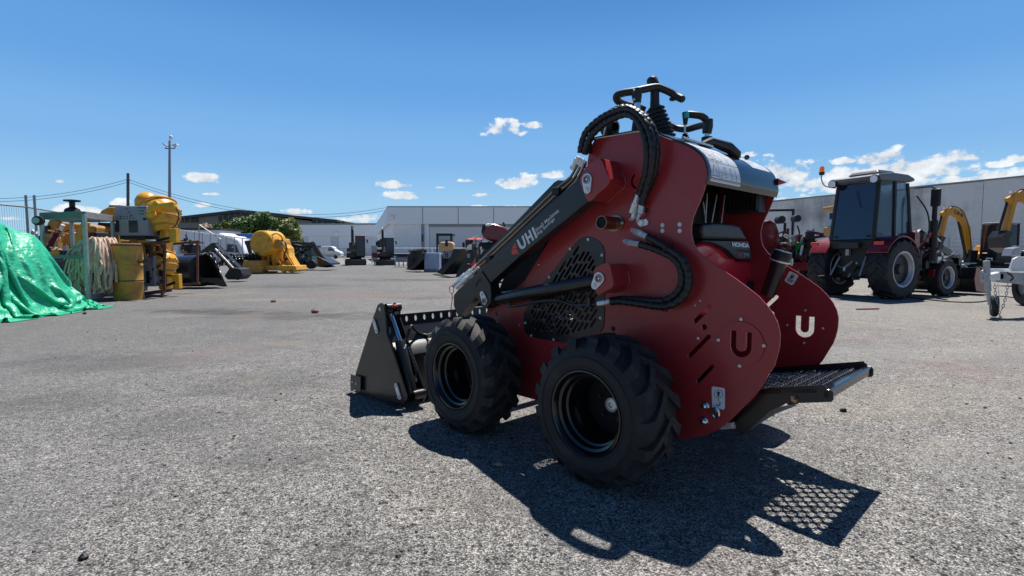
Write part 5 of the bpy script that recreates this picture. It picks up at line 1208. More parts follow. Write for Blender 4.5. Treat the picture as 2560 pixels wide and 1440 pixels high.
t.poly('stone_guard', [(2526, 672), (2534, 648), (2545, 642), (2640, 640), (2640, 678), (2530, 678)], .02, .05, 'white_paint', bevel=.004); t.poly('winch_post', [(2540, 615), (2552, 615), (2552, 684), (2540, 684)], .25, .32, 'galv', bevel=.004); t.poly('winch', [(2528, 640), (2536, 620), (2550, 618), (2552, 640)], .2, .36, 'grey_box', bevel=.01)
c_ = Vector((8.95, 9.0, .34)) - t.base; tw = MB().lathe([(-.1, .17), (-.1, .30), (-.05, .34), (.05, .34), (.1, .30), (.1, .17)], c_, (.9, -.35, 0), 30, closed=True).build('trailer_wheel', 'rubber', t.o); MB().lathe([(-.06, .17), (-.05, 0), (.06, 0), (.07, .17)], c_, (.9, -.35, 0), 24).build('rim', 'galv', tw)

def chain(par, pts, name='safety_chain'):
    P = spline(pts, 12); b = MB(); d_ = 0; k = 0; last = P[0]
    out = [P[0]]; 
    for p in P[1:]:
        if (p - out[-1]).length >= .038: out.append(p)
    for i in range(len(out) - 1):
        a, c_ = out[i], out[i + 1]; u = (c_ - a).normalized(); v = u.orthogonal().normalized()
        if i % 2: v = u.cross(v)
        m_ = (a + c_) / 2
        b.tube([m_ + u * (.026 * cos(q)) + v * (.014 * sin(q)) for q in [2 * pi * j / 10 for j in range(11)]], .0045, 5, cap=False)
    return b.build(name, 'galv', par)
chain(t.o, [t.L(2470, 705) + Vector((0, -.1, 0)), t.L(2472, 730) + Vector((0, -.1, 0)), t.L(2474, 760) + Vector((0, -.12, 0)), t.L(2484, 790) + Vector((0, -.1, 0)), t.L(2492, 793) + Vector((0, -.05, 0))])
chain(t.o, [t.L(2520, 708), t.L(2516, 735), t.L(2508, 765), t.L(2502, 780)])
tb('brake_cable', [t.L(2494, 708), t.L(2498, 740), t.L(2496, 785)], .005, 'steel', t.o, 5); tb('wiring_loom', [t.L(2500, 680) + Vector((0, -.1, 0)), t.L(2512, 692) + Vector((0, -.12, 0)), t.L(2508, 702) + Vector((0, -.1, 0))], .012, 'hose', t.o, 6, 3)
# ---------------------------------------------------------------- black cable lying on the ground
cb = MB().tube(spline([Vector((*((g_ := at(x, 700, gd(y))).xy), .012)) for x, y in [(2255,741),(2300,748),(2380,756),(2440,757),(2475,752),(2500,742),(2560,748),(2620,752)]], 6), .011, 6).build('power_cable', 'black_matte')
tag(cb, 'long black cable lying on the ground in front of the cab tractor', 'cable')
# ---------------------------------------------------------------- machines in the middle distance
RG = random.Random(11)
t = Th('signboard', 'small white and red notice board between the two black excavators', 'sign', 936, 43)
t.box('panel', 929, 614, 943, 650, -.05, 0, 'white_paint'); t.box('printed_block', 930, 632, 942, 644, -.07, -.05, 'banner_red'); t.box('post', 935, 650, 937, 662, -.03, 0, 'galv')
t = Th('flat_roller', 'grey steel drum roller beside the fence behind the yard machines', 'roller', 1003, 36)
t.box('drum_body', 987, 640, 1020, 655, -.4, .6, 'grey_box', bevel=.15); t.box('frame', 985, 634, 1022, 640, -.5, .7, 'black_matte', bevel=.03)
for x in (988, 997, 1008, 1018): t.box('stand', x - 1, 655, x + 1, 666, -.05, .05, 'galv')
t = Th('bar_fence', 'long white tubular fence in front of the large warehouse', 'fence', 1050, 48)
for y in (620, 634, 648): t.tube('rail', [(930, y), (1330, y)], .045, 'lamp_white', sm=False, n=6)
for x in range(930, 1331, 50): t.tube('post', [(x, 618), (x, 659)], .05, 'lamp_white', sm=False, n=6)
b = MB()
t = Th('mesh_fence', 'silver mesh fence along the road beside the white van', 'fence', 850, 75)
for y in (622, 636): t.tube('rail', [(760, y), (960, y)], .04, 'galv', sm=False, n=6)
for x in range(760, 961, 25): t.tube('post', [(x, 620), (x, 650)], .035, 'galv', sm=False, n=6)
# white van (parked on the road)
def van(label, px, Y, length, h):
    t = Th('parked_van', label, 'van', px, Y); o = t.o; L_ = length
    pr_ = [(-.5, .25), (-.5, .95), (-.49, .99), (.15, 1.0), (.24, .96), (.34, .66), (.47, .55), (.5, .42), (.5, .22)]
    bd = MB().prism([(x * L_, -.95, z * h) for x, z in pr_], [(x * L_, .95, z * h) for x, z in pr_]).build('body', 'white_paint', o, bevel=.12, seg=3)
    MB().prism([(.2 * L_, -.96, .9 * h), (.33 * L_, -.96, .64 * h), (.10 * L_, -.96, .64 * h), (.12 * L_, -.96, .9 * h)], [(.2 * L_, -.93, .9 * h), (.33 * L_, -.93, .64 * h), (.10 * L_, -.93, .64 * h), (.12 * L_, -.93, .9 * h)]).build('side_window', 'glass_cab', o, smooth=0)
    for x in (-.32, .33): MB().lathe([(0, 0), (0, .36), (.3, .36), (.3, 0)], (x * L_, -.98, .36), (0, 1, 0), 20).build('wheel', 'rubber', o)
    MB().box((-.5 * L_ + .02, -.98, .3 * h), (.49 * L_, -.945, .36 * h)).build('trim_strip', 'grey_box', o); return o
van('white panel van parked beyond the yard in front of the low workshop', 818, 98, 5.9, 2.35)
# wheel loader seen from behind with tan counterweight
t = Th('wheel_loader', 'black compact wheel loader with tan rear counterweight seen from behind', 'loader', 1112, 30)
t.box('cab_roof', 1090, 583, 1131, 588, -.5, 1.0, 'black_matte', bevel=.02)
for x in (1091, 1127): t.box('cab_post', x, 586, x + 3, 640, -.4, -.33, 'black_matte')
t.box('cab_glass', 1094, 588, 1127, 612, -.38, .9, 'glass_cab'); t.box('rear_pane', 1097, 590, 1125, 606, -.42, -.39, 'glass_light')
t.poly('counterweight', [(1097, 626), (1096, 613), (1101, 605), (1128, 604), (1133, 611), (1132, 626), (1105, 629)], -.9, .1, 'tan_weight', bevel=.06)
t.box('radiator_grille', 1106, 629, 1130, 646, -.85, .2, 'grey_box', bevel=.03); t.box('vent_slot', 1113, 632, 1115, 644, -.87, -.84, 'black_matte'); t.box('vent_slot', 1118, 632, 1120, 644, -.87, -.84, 'black_matte'); t.box('chassis', 1096, 640, 1136, 672, -.6, 1.2, 'black_matte', bevel=.05)
for x in (1095, 1135): t.disc('wheel', x, 657, .42, -.75, -.35, 'rubber')
t.box('tow_hitch', 1113, 600, 1119, 616, -1.0, -.9, 'black_matte')
# trencher with toothed chain + black rake buckets
t = Th('toothed_attachment', 'black toothed trencher attachment lying beside the wrapped pallet', 'attachment', 1040, 27)
t.poly('frame', [(1018, 672), (1018, 640), (1028, 628), (1055, 625), (1060, 640), (1052, 672)], 0, .5, 'black_paint', bevel=.03)
b = MB()
for i in range(9): a = t.L(1021 + i * 4.4, 630 - i * .5); b.prism([a, a + Vector((.07, 0, 0)), a + Vector((.02, 0, .12))], [a + Vector((0, .3, 0)), a + Vector((.07, .3, 0)), a + Vector((.02, .3, .12))])
b.build('teeth', 'black_paint', t.o, smooth=0); clutter(t.o, (.1, -.1, .6), (.5, .15, .45), 14, ['black_matte', 'hose'], 3, .03)
def rake(label, px, Y, P, dp=1.2, grp='black buckets in the row left of the boom'):
    t = Th('loader_bucket', label, 'bucket', px, Y, grp)
    A = [t.L(x, y) for x, y in P]
    t_ = MB().prism(A, [p + Vector((0, .03, 0)) for p in A]).build('side_plate', 'black_paint', t.o, smooth=0)
    MB().prism([p + Vector((dp * .8, dp, 0)) for p in A], [p + Vector((dp * .8, dp + .03, 0)) for p in A]).build('side_plate', 'black_paint', t.o, smooth=0)
    b = MB(); n = len(A)
    for i in range(n - 2): b.add([A[i], A[i + 1], A[i + 1] + Vector((dp * .8, dp, 0)), A[i] + Vector((dp * .8, dp, 0))], [(0, 1, 2, 3)])
    o = b.build('shell', 'black_paint', t.o, smooth=0, solid=.02); return t, A
rake('black low loader bucket lying between trencher and wrapped pallet', 1040, 25.5, [(1054, 632), (1038, 655), (1014, 673), (1030, 676), (1062, 645)], 1.0)
t = Th('wrapped_pallet', 'blue-grey plastic wrapped pallet load between the black buckets', 'pallet load', 1080, 26)
a = t.L(1063, 671); c_ = t.L(1100, 632); MB().box((a.x, -.3, 0.12), (c_.x, .5, c_.z)).build('wrapped_load', 'wrap_blue', t.o, bevel=.03); MB().box((a.x - .02, -.32, 0.0), (c_.x + .02, .52, .11)).build('pallet', 'concrete', t.o, smooth=0)
# big open bucket with tines at the lip
t, A = rake('big black bucket tipped forward with tined lip left of the boom', 1125, 20, [(1133, 622), (1128, 640), (1112, 662), (1093, 682), (1106, 687), (1155, 628)], 1.4)
b = MB()
for i in range(11): a = t.L(1091 + i * 4.2, 684 + i * .9); b.beam(a, a + Vector((-.12, -.12, -.04)), .03, .02)
b.build('tines', 'black_paint', t.o, smooth=0)
t, A = rake('black bucket standing upright behind the tined bucket', 1160, 19, [(1172, 606), (1166, 640), (1150, 668), (1140, 692), (1160, 690), (1190, 640)], 1.2)
clutter(t.o, (.45, .1, 1.0), (.35, .3, .35), 30, ['black_matte', 'hose', 'steel', 'galv', 'black_paint'], 9, .028)
# red tractors behind the buckets
T3 = tractor('small red tractor with bright red cab roof behind the black buckets', (-1.72, 24.2, 0), radians(-86), k=.64, loader_=False)
for c_ in T3.children:
    if c_.name.startswith('roof'): c_.data.materials[0] = MT['orange_red']
# red machine with its bonnet tilted up
t = Th('red_dumper', 'dark red machine with its rounded bonnet tipped up behind the boom', 'machine', 1225, 17)
t.poly('bonnet', [(1208, 562), (1218, 558), (1240, 560), (1262, 568), (1280, 582), (1280, 602), (1256, 606), (1232, 604), (1210, 596), (1202, 582)], -.45, .45, 'tractor_red', bevel=.08)
t.poly('grille', [(1206, 562), (1213, 559), (1214, 572), (1206, 584), (1203, 580)], -.5, .5, 'black_matte', bevel=.02); t.tube('headlight_strip', [(1214, 563, -.47), (1228, 562, -.47)], .035, 'lamp_white', sm=False)
t.poly('chassis', [(1195, 606), (1290, 604), (1290, 660), (1200, 660)], -.3, .5, 'black_matte', bevel=.05); t.disc('wheel', 1232, 652, .42, -.7, -.3, 'rubber', r2=.42); t.disc('wheel', 1300, 652, .42, -.7, -.3, 'rubber')
t.tube('exhaust_pipe', [(1262, 566, 0), (1258, 556, 0)], .03, 'black_matte', sm=False)
clutter(t.o, (-.2, -.3, .9), (.35, .2, .35), 26, ['black_matte', 'hose', 'orange_red', 'steel', 'tractor_red'], 19, .026)
# pale concrete strip beyond the yard
a, c_ = at(700, 660, 46), at(1010, 660, 46)
b = MB(); b.add([(a.x - 4, 45.5, .004), (c_.x + 8, 45.5, .004), (c_.x + 40, 160, .004), (a.x - 60, 160, .004)], [(0, 1, 2, 3)]); r_ = b.build('road', 'concrete_road' if 'concrete_road' in MT else 'concrete', smooth=0, fix=False); r_['kind'] = 'structure'
# ================================================================ left side of the yard
# trees
def tree(label, px, ytop, w_px, Y, m='leaf_a', seed=1, n=2600, low=0, trunk=True, sz=.32, grp=None, m2=None, nm='broadleaf_tree'):
    g_ = random.Random(seed); t = Th(nm, label, 'tree', px, Y, grp); top = t.L(px, ytop).z; rw = w_px / F * Y / 2
    b = MB(); cz = top * .60; rz = top * .42; cl = []
    K = 15
    for i in range(K):
        a = g_.uniform(0, 2 * pi); rr = g_.uniform(.15, .72); zz = g_.uniform(-.6, .75); sc_ = math.sqrt(max(.05, 1 - zz * zz))
        cl.append((Vector((rw * rr * cos(a) * sc_ * 1.1, rw * rr * sin(a) * .8 * sc_, cz + zz * rz * .78)), g_.uniform(.30, .48) * min(rw, rz)))
    for i in range(n):
        c_, r_ = cl[g_.randrange(K)]; d_ = Vector((g_.gauss(0, 1), g_.gauss(0, 1), g_.gauss(0, 1))).normalized() * r_ * g_.uniform(.75, 1.08) ; p = c_ + d_
        if p.z > top or p.z < low: continue
        s_ = sz * g_.uniform(.5, 1.2); u = Vector((g_.gauss(0, 1), g_.gauss(0, 1), g_.gauss(0, .6))).normalized(); v = u.orthogonal().normalized() * s_ * .55; u = u * s_
        b.add([p - u, p + v, p + u, p - v], [(0, 1, 2, 3)])
    o = b.build('crown', m, t.o, smooth=0, fix=False)
    if m2:
        o.data.materials.append(MT[m2])
        for pl2 in o.data.polygons: pl2.material_index = 1 if noise.noise(pl2.center * .9) > .12 else 0
    if trunk:
        b = MB().tube([(0, 0, 0), (.05, 0, cz * .5), (0, 0, cz)], [.28 * rw / 3, .2 * rw / 3, .1 * rw / 3], 8)
        for i in range(6): c_ = cl[i][0]; b.tube([(0, 0, cz * .45), c_ * .6 + Vector((0, 0, cz * .2)), c_], [.12 * rw / 3, .08 * rw / 3, .03 * rw / 3], 6)
        b.build('trunk', 'bark', t.o)
    return t
tree('large dark green bushy tree in front of the olive warehouse', 655, 530, 125, 60, 'leaf_a', 3, 6500, sz=.26, m2='leaf_c')
tree('olive-yellow leafy tree on the right flank of the large dark tree', 715, 545, 90, 57, 'leaf_b', 4, 4200, sz=.24, m2='leaf_a')
tree('small light green tree left of the large dark tree', 572, 545, 62, 64, 'leaf_b', 5, 2600, sz=.24, m2='leaf_a')
tree('brownish shrub top between the pale shed and the small green tree', 525, 546, 46, 66, 'netting', 6, 1400, sz=.22, m2='leaf_b', nm='dry_shrub')
tree('small distant tree just above the left end of the low workshop', 838, 546, 26, 150, 'leaf_a', 7, 700, sz=.5)
tree('tall thin distant tree above the low workshop roof', 858, 542, 20, 152, 'leaf_c', 8, 520, sz=.5)
tree('tiny distant treetop above the low workshop roof', 898, 557, 12, 155, 'leaf_c', 9, 260, sz=.5)
# power pole with wires
t = Th('power_pole', 'slim timber power pole carrying two wires behind the yellow mixer', 'pole', 320, 55)
t.tube('pole', [(320, 433), (320, 662)], [.13, .17], 'wood_pole', sm=False); t.tube('cross_arm', [(315, 450, 0), (326, 450, 0)], .05, 'wood_pole', sm=False)
def wire(par, a, b_, sag, name='wire', r=.022):
    P = [a.lerp(b_, i / 24) - Vector((0, 0, sag * 4 * (i / 24) * (1 - i / 24))) for i in range(25)]; return MB().tube(P, r, 5).build(name, 'black_matte', par)
top1 = t.L(320, 448); top2 = t.L(320, 455)
for tp_, ye, yl in ((top1, 521, 499), (top2, 528, 507)):
    wire(t.o, tp_, at(965, ye - 2, 61.8) - t.base, 2.0); wire(t.o, tp_, at(-260, yl - 22, 50) - t.base, 1.3)
# floodlight mast
t = Th('floodlight_mast', 'tall grey floodlight mast with three lamp heads behind the yellow mixer', 'light mast', 424, 36)
t.tube('mast', [(424, 352), (424, 668)], [.07, .13], 'grey_box', sm=False, n=10); t.tube('cross_arm', [(413, 371), (437, 371)], .04, 'grey_box', sm=False)
t.tube('lamp_stem', [(414, 371), (414, 368)], .035, 'grey_box', sm=False); t.tube('lamp_stem', [(437, 371), (438, 364)], .035, 'grey_box', sm=False)
a = t.L(427, 345); MB().ball(a, .18, 12, (.7, .5, 1.1)).build('lamp_head', 'lamp_white', t.o)
MB().beam(t.L(409, 359), t.L(419, 366), .24, .06).build('lamp_head', 'grey_box', t.o); MB().beam(t.L(432, 364), t.L(444, 361), .24, .09).build('lamp_head', 'lamp_white', t.o)
# temporary mesh fence at the far left
t = Th('temporary_fence', 'tall silver mesh temporary fence panel at the far left', 'fence', 60, 14)
tops = [(-120, 500), (68, 524)]; 
pA, pB = at(-160, 600, 11.5), at(71, 600, 13.6); pC = at(250, 600, 18.5)
for (s0, s1, nm_) in ((pA, pB, 'mesh_panel'), (pB, pC, 'mesh_panel')):
    s0 = Vector((s0.x, s0.y, 0)) - t.base; s1 = Vector((s1.x, s1.y, 0)) - t.base; ht = 2.12
    fr = MB().tube([s0, s0 + Vector((0, 0, ht))], .022, 8).tube([s0 + Vector((0, 0, ht)), s1 + Vector((0, 0, ht))], .024, 8).tube([s1 + Vector((0, 0, ht)), s1], .022, 8).build('fence_frame', 'galv', t.o)
    b = MB(); L_ = (s1 - s0).length; nn = int(L_ / .06)
    for i in range(nn): p = s0.lerp(s1, (i + .5) / nn); b.beam(p, p + Vector((0, 0, ht)), .004, .004, up=(0, 1, 0))
    for z in (.5, 1.0, 1.5): b.beam(s0 + Vector((0, 0, z)), s1 + Vector((0, 0, z)), .004, .004)
    b.build(nm_, 'galv', fr, smooth=0)
for dx in (0, .22): p = Vector((pB.x + dx, pB.y, 0)) - t.base; MB().tube([p, p + Vector((0, 0, 2.42))], .03, 8).build('fence_post', 'galv', t.o)
# pale shed / container and fence behind the buckets
t = Th('pale_shed', 'low pale grey shed behind the floodlight mast', 'shed', 480, 50)
t.box('wall', 425, 574, 548, 650, 0, 4, 'bld_white'); t.box('roof_edge', 424, 570, 550, 575, -.2, 4.2, 'warehouse_roof'); 
t = Th('truck', 'rounded white truck cab parked behind the yard fence', 'truck', 575, 42)
t.poly('body', [(540, 652), (540, 584), (550, 582), (556, 584), (562, 588), (580, 590), (596, 600), (606, 618), (610, 636), (610, 652)], 0, 2.2, 'white_paint', bevel=.2)
t.poly('side_window', [(568, 610), (590, 612), (598, 632), (566, 630)], -.03, 0, 'glass_cab', smooth=0)
for x in (556, 598): t.disc('wheel', x, 650, .48, -.08, .3, 'rubber')
t = Th('banner_board', 'long hoarding with a red and a blue printed panel behind the yard fence', 'hoarding', 610, 46)
t.box('board', 545, 584, 650, 642, 0, .1, 'bld_white'); t.box('red_panel', 572, 585, 593, 602, -.03, 0, 'banner_red'); t.box('blue_panel', 595, 585, 634, 604, -.03, 0, 'banner_blue'); t.box('pale_panel', 636, 586, 650, 600, -.03, 0, 'roof_grey')
t = Th('yard_fence', 'white-railed chain fence running behind the black bucket', 'fence', 540, 38)
for y0, y1 in ((582, 612),): t.tube('top_rail', [(440, 574), (640, 600)], .035, 'lamp_white', sm=False); t.tube('bottom_rail', [(440, 640), (660, 650)], .03, 'galv', sm=False)
for k in range(10): x = 446 + k * 20; y = 574 + (x - 440) * .13; t.tube('fence_post', [(x, y), (x, 655)], .03, 'galv', sm=False, n=6)
t.tube('gate_frame', [(498, 562), (498, 640)], .04, 'galv', sm=False); t.tube('gate_brace', [(498, 562), (552, 598), (552, 640)], .03, 'galv', sm=False)
# ---------------------------------------------------------------- green tarpaulin heap
def tarp():
    import numpy as np
    o_ = Vector((-7.72, 7.4, 0)); n0, n1 = 170, 190; X0, X1, Y0, Y1 = -2.2, 1.10, -1.35, 1.55
    def H(x, y):
        E = np.exp; y2 = y - .35
        h = .97 * E(-np.abs((x + .22) / .80) ** 5.0 - np.abs(y2 / .90) ** 4)
        h = np.maximum(h, 1.04 * E(-np.abs((x + 1.5) / .95) ** 3 - np.abs(y2 / .95) ** 3))
        h = h + .36 * E(-((x - .05) / .34) ** 2 - ((y - .30) / .6) ** 2) + .40 * E(-((x - .02) / .30) ** 2 - ((y - .85) / .36) ** 2)
        h = h + .34 * E(-((x + .05) / .42) ** 2 - ((y + .40) / .45) ** 2) + .22 * E(-((x - .25) / .32) ** 2 - ((y + .68) / .35) ** 2)
        h = h + .16 * E(-((x + .55) / .3) ** 2 - ((y - .1) / .3) ** 2) + .16 * np.sin(x * 5.1 + 1) * np.cos(y * 4.3) * (h > .2) + .07 * np.sin(x * 11 + y * 6) * (h > .25)
        return np.maximum(h, 0) - .03
    rg = np.random.RandomState(4); comp = 1.74
    gx, gy = np.meshgrid(np.linspace(X0, X1, n0), np.linspace(Y0, Y1, n1), indexing='ij')
    # irregular hem: pull the free corner in
    shr = 1 - .22 * np.clip((gy - .3) / 1.2, 0, 1) - .10 * np.clip((-gy - .2) / 1.1, 0, 1); gx = X0 + (gx - X0) * shr + .22 * np.clip(gy, 0, 2) * np.clip((gx + .3), 0, 1)
    P = np.stack([gx, gy, H(gx, gy) + .10], -1)
    lo = sum(np.sin(gx * f + a1) * np.sin(gy * g + a2) * am for f, g, a1, a2, am in [(7, 4, 0, 1, .05), (4, 9, 2, .4, .05), (12, 7, 1, 3, .03), (17, 14, 2, 2, .02), (27, 22, .3, 1.2, .012)])
    P[..., 2] += lo + rg.randn(n0, n1) * .003
    sx, sy = (X1 - X0) / (n0 - 1) * comp, (Y1 - Y0) / (n1 - 1) * comp; V = np.zeros_like(P)
    def con(sl_a, sl_b, L0, k):
        A, B = P[sl_a], P[sl_b]; d = B - A; ln = np.sqrt((d * d).sum(-1, keepdims=True)) + 1e-9; c = d * (.5 * k * (1 - L0 / ln)); P[sl_a] += c; P[sl_b] -= c
    S_ = slice
    def pair(axis, st, L0, k):
        for off in range(st * 2 if st == 1 else st * 2):
            n = P.shape[axis]; i = np.arange(off, n - st, st * 2)
            if len(i) == 0: continue
            if axis == 0: a_, b_ = (i, S_(None)), (i + st, S_(None))
            else: a_, b_ = (S_(None), i), (S_(None), i + st)
            con(a_, b_, L0, k)
    dg = math.hypot(sx, sy); e0, e1 = S_(0, -1), S_(1, None)
    for it in range(240):
        V[..., 2] -= .0009; V *= .965; Q = P.copy(); P += V
        for q in range(3):
            pair(0, 1, sx, 1); pair(1, 1, sy, 1)
            con((e0, e0), (e1, e1), dg, .35); con((e1, e0), (e0, e1), dg, .35)
        pair(0, 3, sx * 3, .16); pair(1, 3, sy * 3, .16)
        h = H(P[..., 0], P[..., 1]) * 1.0; h = np.maximum(h, .008); hit = P[..., 2] < h
        P[..., 2] = np.where(hit, h, P[..., 2]); V = P - Q; V[hit] *= .35; sp_ = np.abs(V).max(-1, keepdims=True); V *= np.minimum(1, .03 / (sp_ + 1e-9))
    for q in range(1):
        P[1:-1, 1:-1] = P[1:-1, 1:-1] * .5 + .125 * (P[2:, 1:-1] + P[:-2, 1:-1] + P[1:-1, 2:] + P[1:-1, :-2])
    b = MB(); b.v = [Vector(v) for v in P.reshape(-1, 3)]; b.f = [(i * n1 + j, (i + 1) * n1 + j, (i + 1) * n1 + j + 1, i * n1 + j + 1) for i in range(n0 - 1) for j in range(n1 - 1)]
    o = b.build('tarpaulin', 'tarp_green', smooth=180, loc=o_, fix=False); tag(o, 'crumpled bright green tarpaulin heap at the left edge', 'tarpaulin'); return o
m = mat('tarp_green', (.03, .44, .25), .38, var=.25, vs=2.5, bump=.8, bs=11, spec=.5)
MT['tarp_green'].node_tree.nodes['Bump'].inputs['Distance'].default_value = .035
tp = tarp()
# ---------------------------------------------------------------- galvanised stillage rack
def rod(t, P, w, m, name='rail', par=None, h=None): return MB().beam(Vector(P[0]), Vector(P[1]), w, h or w).build(name, m, par or t, bevel=.004)
rk = thing('steel_rack', 'open galvanised steel rack frame with teal rails next to the green tarpaulin', 'rack', (-7.84, 9.6, 0))
FR = Vector((0, 0, 0)); FL = Vector((-1.06, .3, 0)); BR = Vector((-.33, 1.1, 0)); BL = Vector((-1.42, 1.4, 0)); HT = 1.62
for p in (FR, FL, BR, BL): rod(rk, (p, p + Vector((0, 0, HT))), .055, 'galv', 'upright')
for a, c_ in ((FR, FL), (FR, BR), (BR, BL), (FL, BL)):
    rod(rk, (a + Vector((0, 0, HT)), c_ + Vector((0, 0, HT))), .06, 'galv' if a is FR and c_ is BR else 'teal', 'top_rail', h=.12); rod(rk, (a + Vector((0, 0, .1)), c_ + Vector((0, 0, .1))), .06, 'galv', 'bottom_rail', h=.08)
rod(rk, (FR + Vector((0, 0, .85)), FL + Vector((0, 0, .85))), .05, 'teal', 'middle_rail', h=.07); MB().prism([FL + Vector((.05, .1, 1.57)), FR + Vector((-.05, .1, 1.57)), BR + Vector((-.05, -.05, 1.57)), BL + Vector((.1, -.05, 1.57))], [FL + Vector((.05, .1, 1.59)), FR + Vector((-.05, .1, 1.59)), BR + Vector((-.05, -.05, 1.59)), BL + Vector((.1, -.05, 1.59))]).build('shelf', 'grey_box', rk)
# things on the rack
p = at(96, 552, 9.7); hd = MB().lathe([(-.10, .03), (-.08, .07), (.0, .088), (.04, .088), (.045, 0)], p, (.35, -1, 0), 20).build('coil_reel', 'black_matte'); tag(hd, 'black round reel hanging on the left end of the steel rack', 'reel')
MB().lathe([(.03, .0), (.03, .05), (.05, .055), (.05, .03), (.055, .0)], (.017, -.05, 0), (.35, -1, 0), 16).build('reel_face', 'galv', hd, loc=p)
hd.data.transform(Matrix.Translation(-p)); hd.location = p
for c_ in hd.children: c_.location = (0, 0, 0)
t = Th('valve_body', 'black round engine valve standing on top of the steel rack', 'valve', 182, 10.6)
c_ = t.L(182, 540); MB().lathe([(0, .02), (0, .12), (.06, .15), (.14, .12), (.18, .05), (.28, .05), (.29, .14), (.32, .14), (.33, .05)], c_, (0, 0, 1), 18).build('valve_housing', 'black_matte', t.o); t.box('valve_foot', 172, 536, 197, 541, -.1, .1, 'black_matte')
# beige frayed netting hanging over the rack
def netting():
    g_ = random.Random(5); b = MB(); o_ = Vector((-7.97, 9.95, 0))
    for i in range(420):
        a = g_.uniform(-1, 1); s_ = 1 if g_.random() < .6 else -1; x = g_.uniform(-.36, .20)
        topz = 1.02 + .12 * cos(x * 3) + g_.uniform(-.05, .05); ln = g_.uniform(.35, 1.0) if x > -.25 else g_.uniform(.2, .9); yy = g_.uniform(-.05, .45)
        out = g_.uniform(.02, .17) if s_ > 0 else -g_.uniform(.06, .20)
        pts = [Vector((x * .4, yy, topz + .03)), Vector((x * .6 + out * .35, yy - .05, topz - .02)), Vector((x * .7 + out * .8, yy - .12 + g_.uniform(-.05, .05), topz - ln * .35)), Vector((x * .7 + out + g_.uniform(-.05, .05), yy - .15, topz - ln * .7)), Vector((x * .7 + out * 1.1 + g_.uniform(-.06, .06), yy - .18, max(.03, topz - ln)))]
        r = g_.uniform(.012, .028); b.tube(spline(pts, 3), [r * (1 + .35 * noise.noise(Vector((i, k, 0)) * .7)) for k in range(13)], 5)
    b.ball((-.04, .15, .90), .22, 14, (1.0, .9, .6)); o = b.build('frayed_netting', 'netting', loc=o_, smooth=60); tag(o, 'heap of beige frayed netting hanging through the steel rack', 'netting')
netting()
# yellow mini machine inside/behind the rack
t = Th('yellow_loader', 'yellow compact loader with slanted arms behind the steel rack', 'loader', 165, 12.2)
t.poly('lift_arm', [(122, 552), (138, 540), (150, 545), (118, 615), (104, 628), (96, 612)], 0, .12, 'yellow_old', bevel=.01); t.poly('lift_arm', [(204, 553), (216, 556), (212, 575), (190, 620), (188, 660), (176, 662), (178, 606)], -.3, -.18, 'yellow', bevel=.01)
t.poly('body', [(138, 555), (212, 560), (240, 565), (240, 645), (150, 650), (150, 600)], .3, 1.3, 'yellow_old', bevel=.05); t.poly('front_plate', [(126, 622), (172, 624), (172, 642), (126, 642)], -.1, .4, 'yellow', bevel=.03); t.poly('bucket', [(120, 642), (205, 644), (210, 662), (190, 690), (140, 690), (118, 664)], -.4, .3, 'black_paint', bevel=.03)
t.tube('ram', [(158, 562, -.25), (130, 620, -.25)], .045, 'steel', sm=False); t.tube('ram_guard', [(146, 575, -.3), (124, 614, -.3)], .07, 'tractor_red', sm=False, n=4); t.disc('wheel', 130, 665, .32, .1, .4, 'rubber'); t.disc('wheel', 225, 668, .32, .1, .4, 'rubber')
t.poly('black_bin', [(112, 652), (214, 654), (214, 716), (120, 712)], -.9, -.3, 'black_paint', bevel=.02); t.box('engine_box', 218, 580, 240, 640, -.1, .3, 'black_matte', bevel=.02); clutter(t.o, (-.1, -.1, 1.15), (.5, .15, .3), 26, ['black_matte', 'hose', 'steel', 'galv', 'yellow_old'], 14, .022)
t = Th('generator', 'yellow hooded engine unit between rack and grey motor box', 'generator', 268, 13)
t.poly('hood', [(240, 545), (252, 526), (268, 517), (300, 517), (300, 556), (240, 552)], 0, .9, 'yellow_old', bevel=.04); t.poly('lower_body', [(243, 556), (300, 558), (300, 600), (243, 600)], 0, .9, 'black_matte', bevel=.03); t.poly('side_panel', [(243, 580), (296, 580), (296, 610), (243, 612)], -.1, .1, 'yellow_old', bevel=.01); t.poly('base', [(243, 612), (300, 612), (300, 720), (243, 720)], 0, .9, 'black_matte', bevel=.03); t.box('exhaust_cap', 272, 513, 300, 518, .2, .5, 'black_matte')
# ---------------------------------------------------------------- ochre steel drum
t = Th('steel_drum', 'tall scuffed ochre steel drum with banded rim standing on the ground', 'drum', 321, 10.3)
wr = 31.5 / F * 10.3
pr_ = [(0, wr * .96), (.01, wr), (.33, wr), (.345, wr * 1.03), (.36, wr), (.66, wr), (.675, wr * 1.03), (.69, wr), (.78, wr * 1.0), (.79, wr * 1.06), (.81, wr * 1.06), (1.05, wr * 1.02), (1.07, wr * 1.04), (1.08, 0)]
MB().lathe(pr_, (0, 0, 0), (0, 0, 1), 36).build('shell', 'yellow_old', t.o); MB().lathe([(.37, wr * 1.01), (.37, wr * 1.035), (.385, wr * 1.035), (.385, wr * 1.01)], (0, 0, 0), (0, 0, 1), 36, closed=True).build('strap', 'black_matte', t.o)
MB().lathe([(.0, wr * 1.08), (.03, wr * 1.1), (.05, wr * 1.0), (.05, 0)], (0, 0, 1.06), (0, 0, 1), 30).build('lid', 'rust', t.o)
bx('rim_clamp', (wr * .9, -.06, .72), (wr * 1.9, .0, .76), 'rust', t.o)
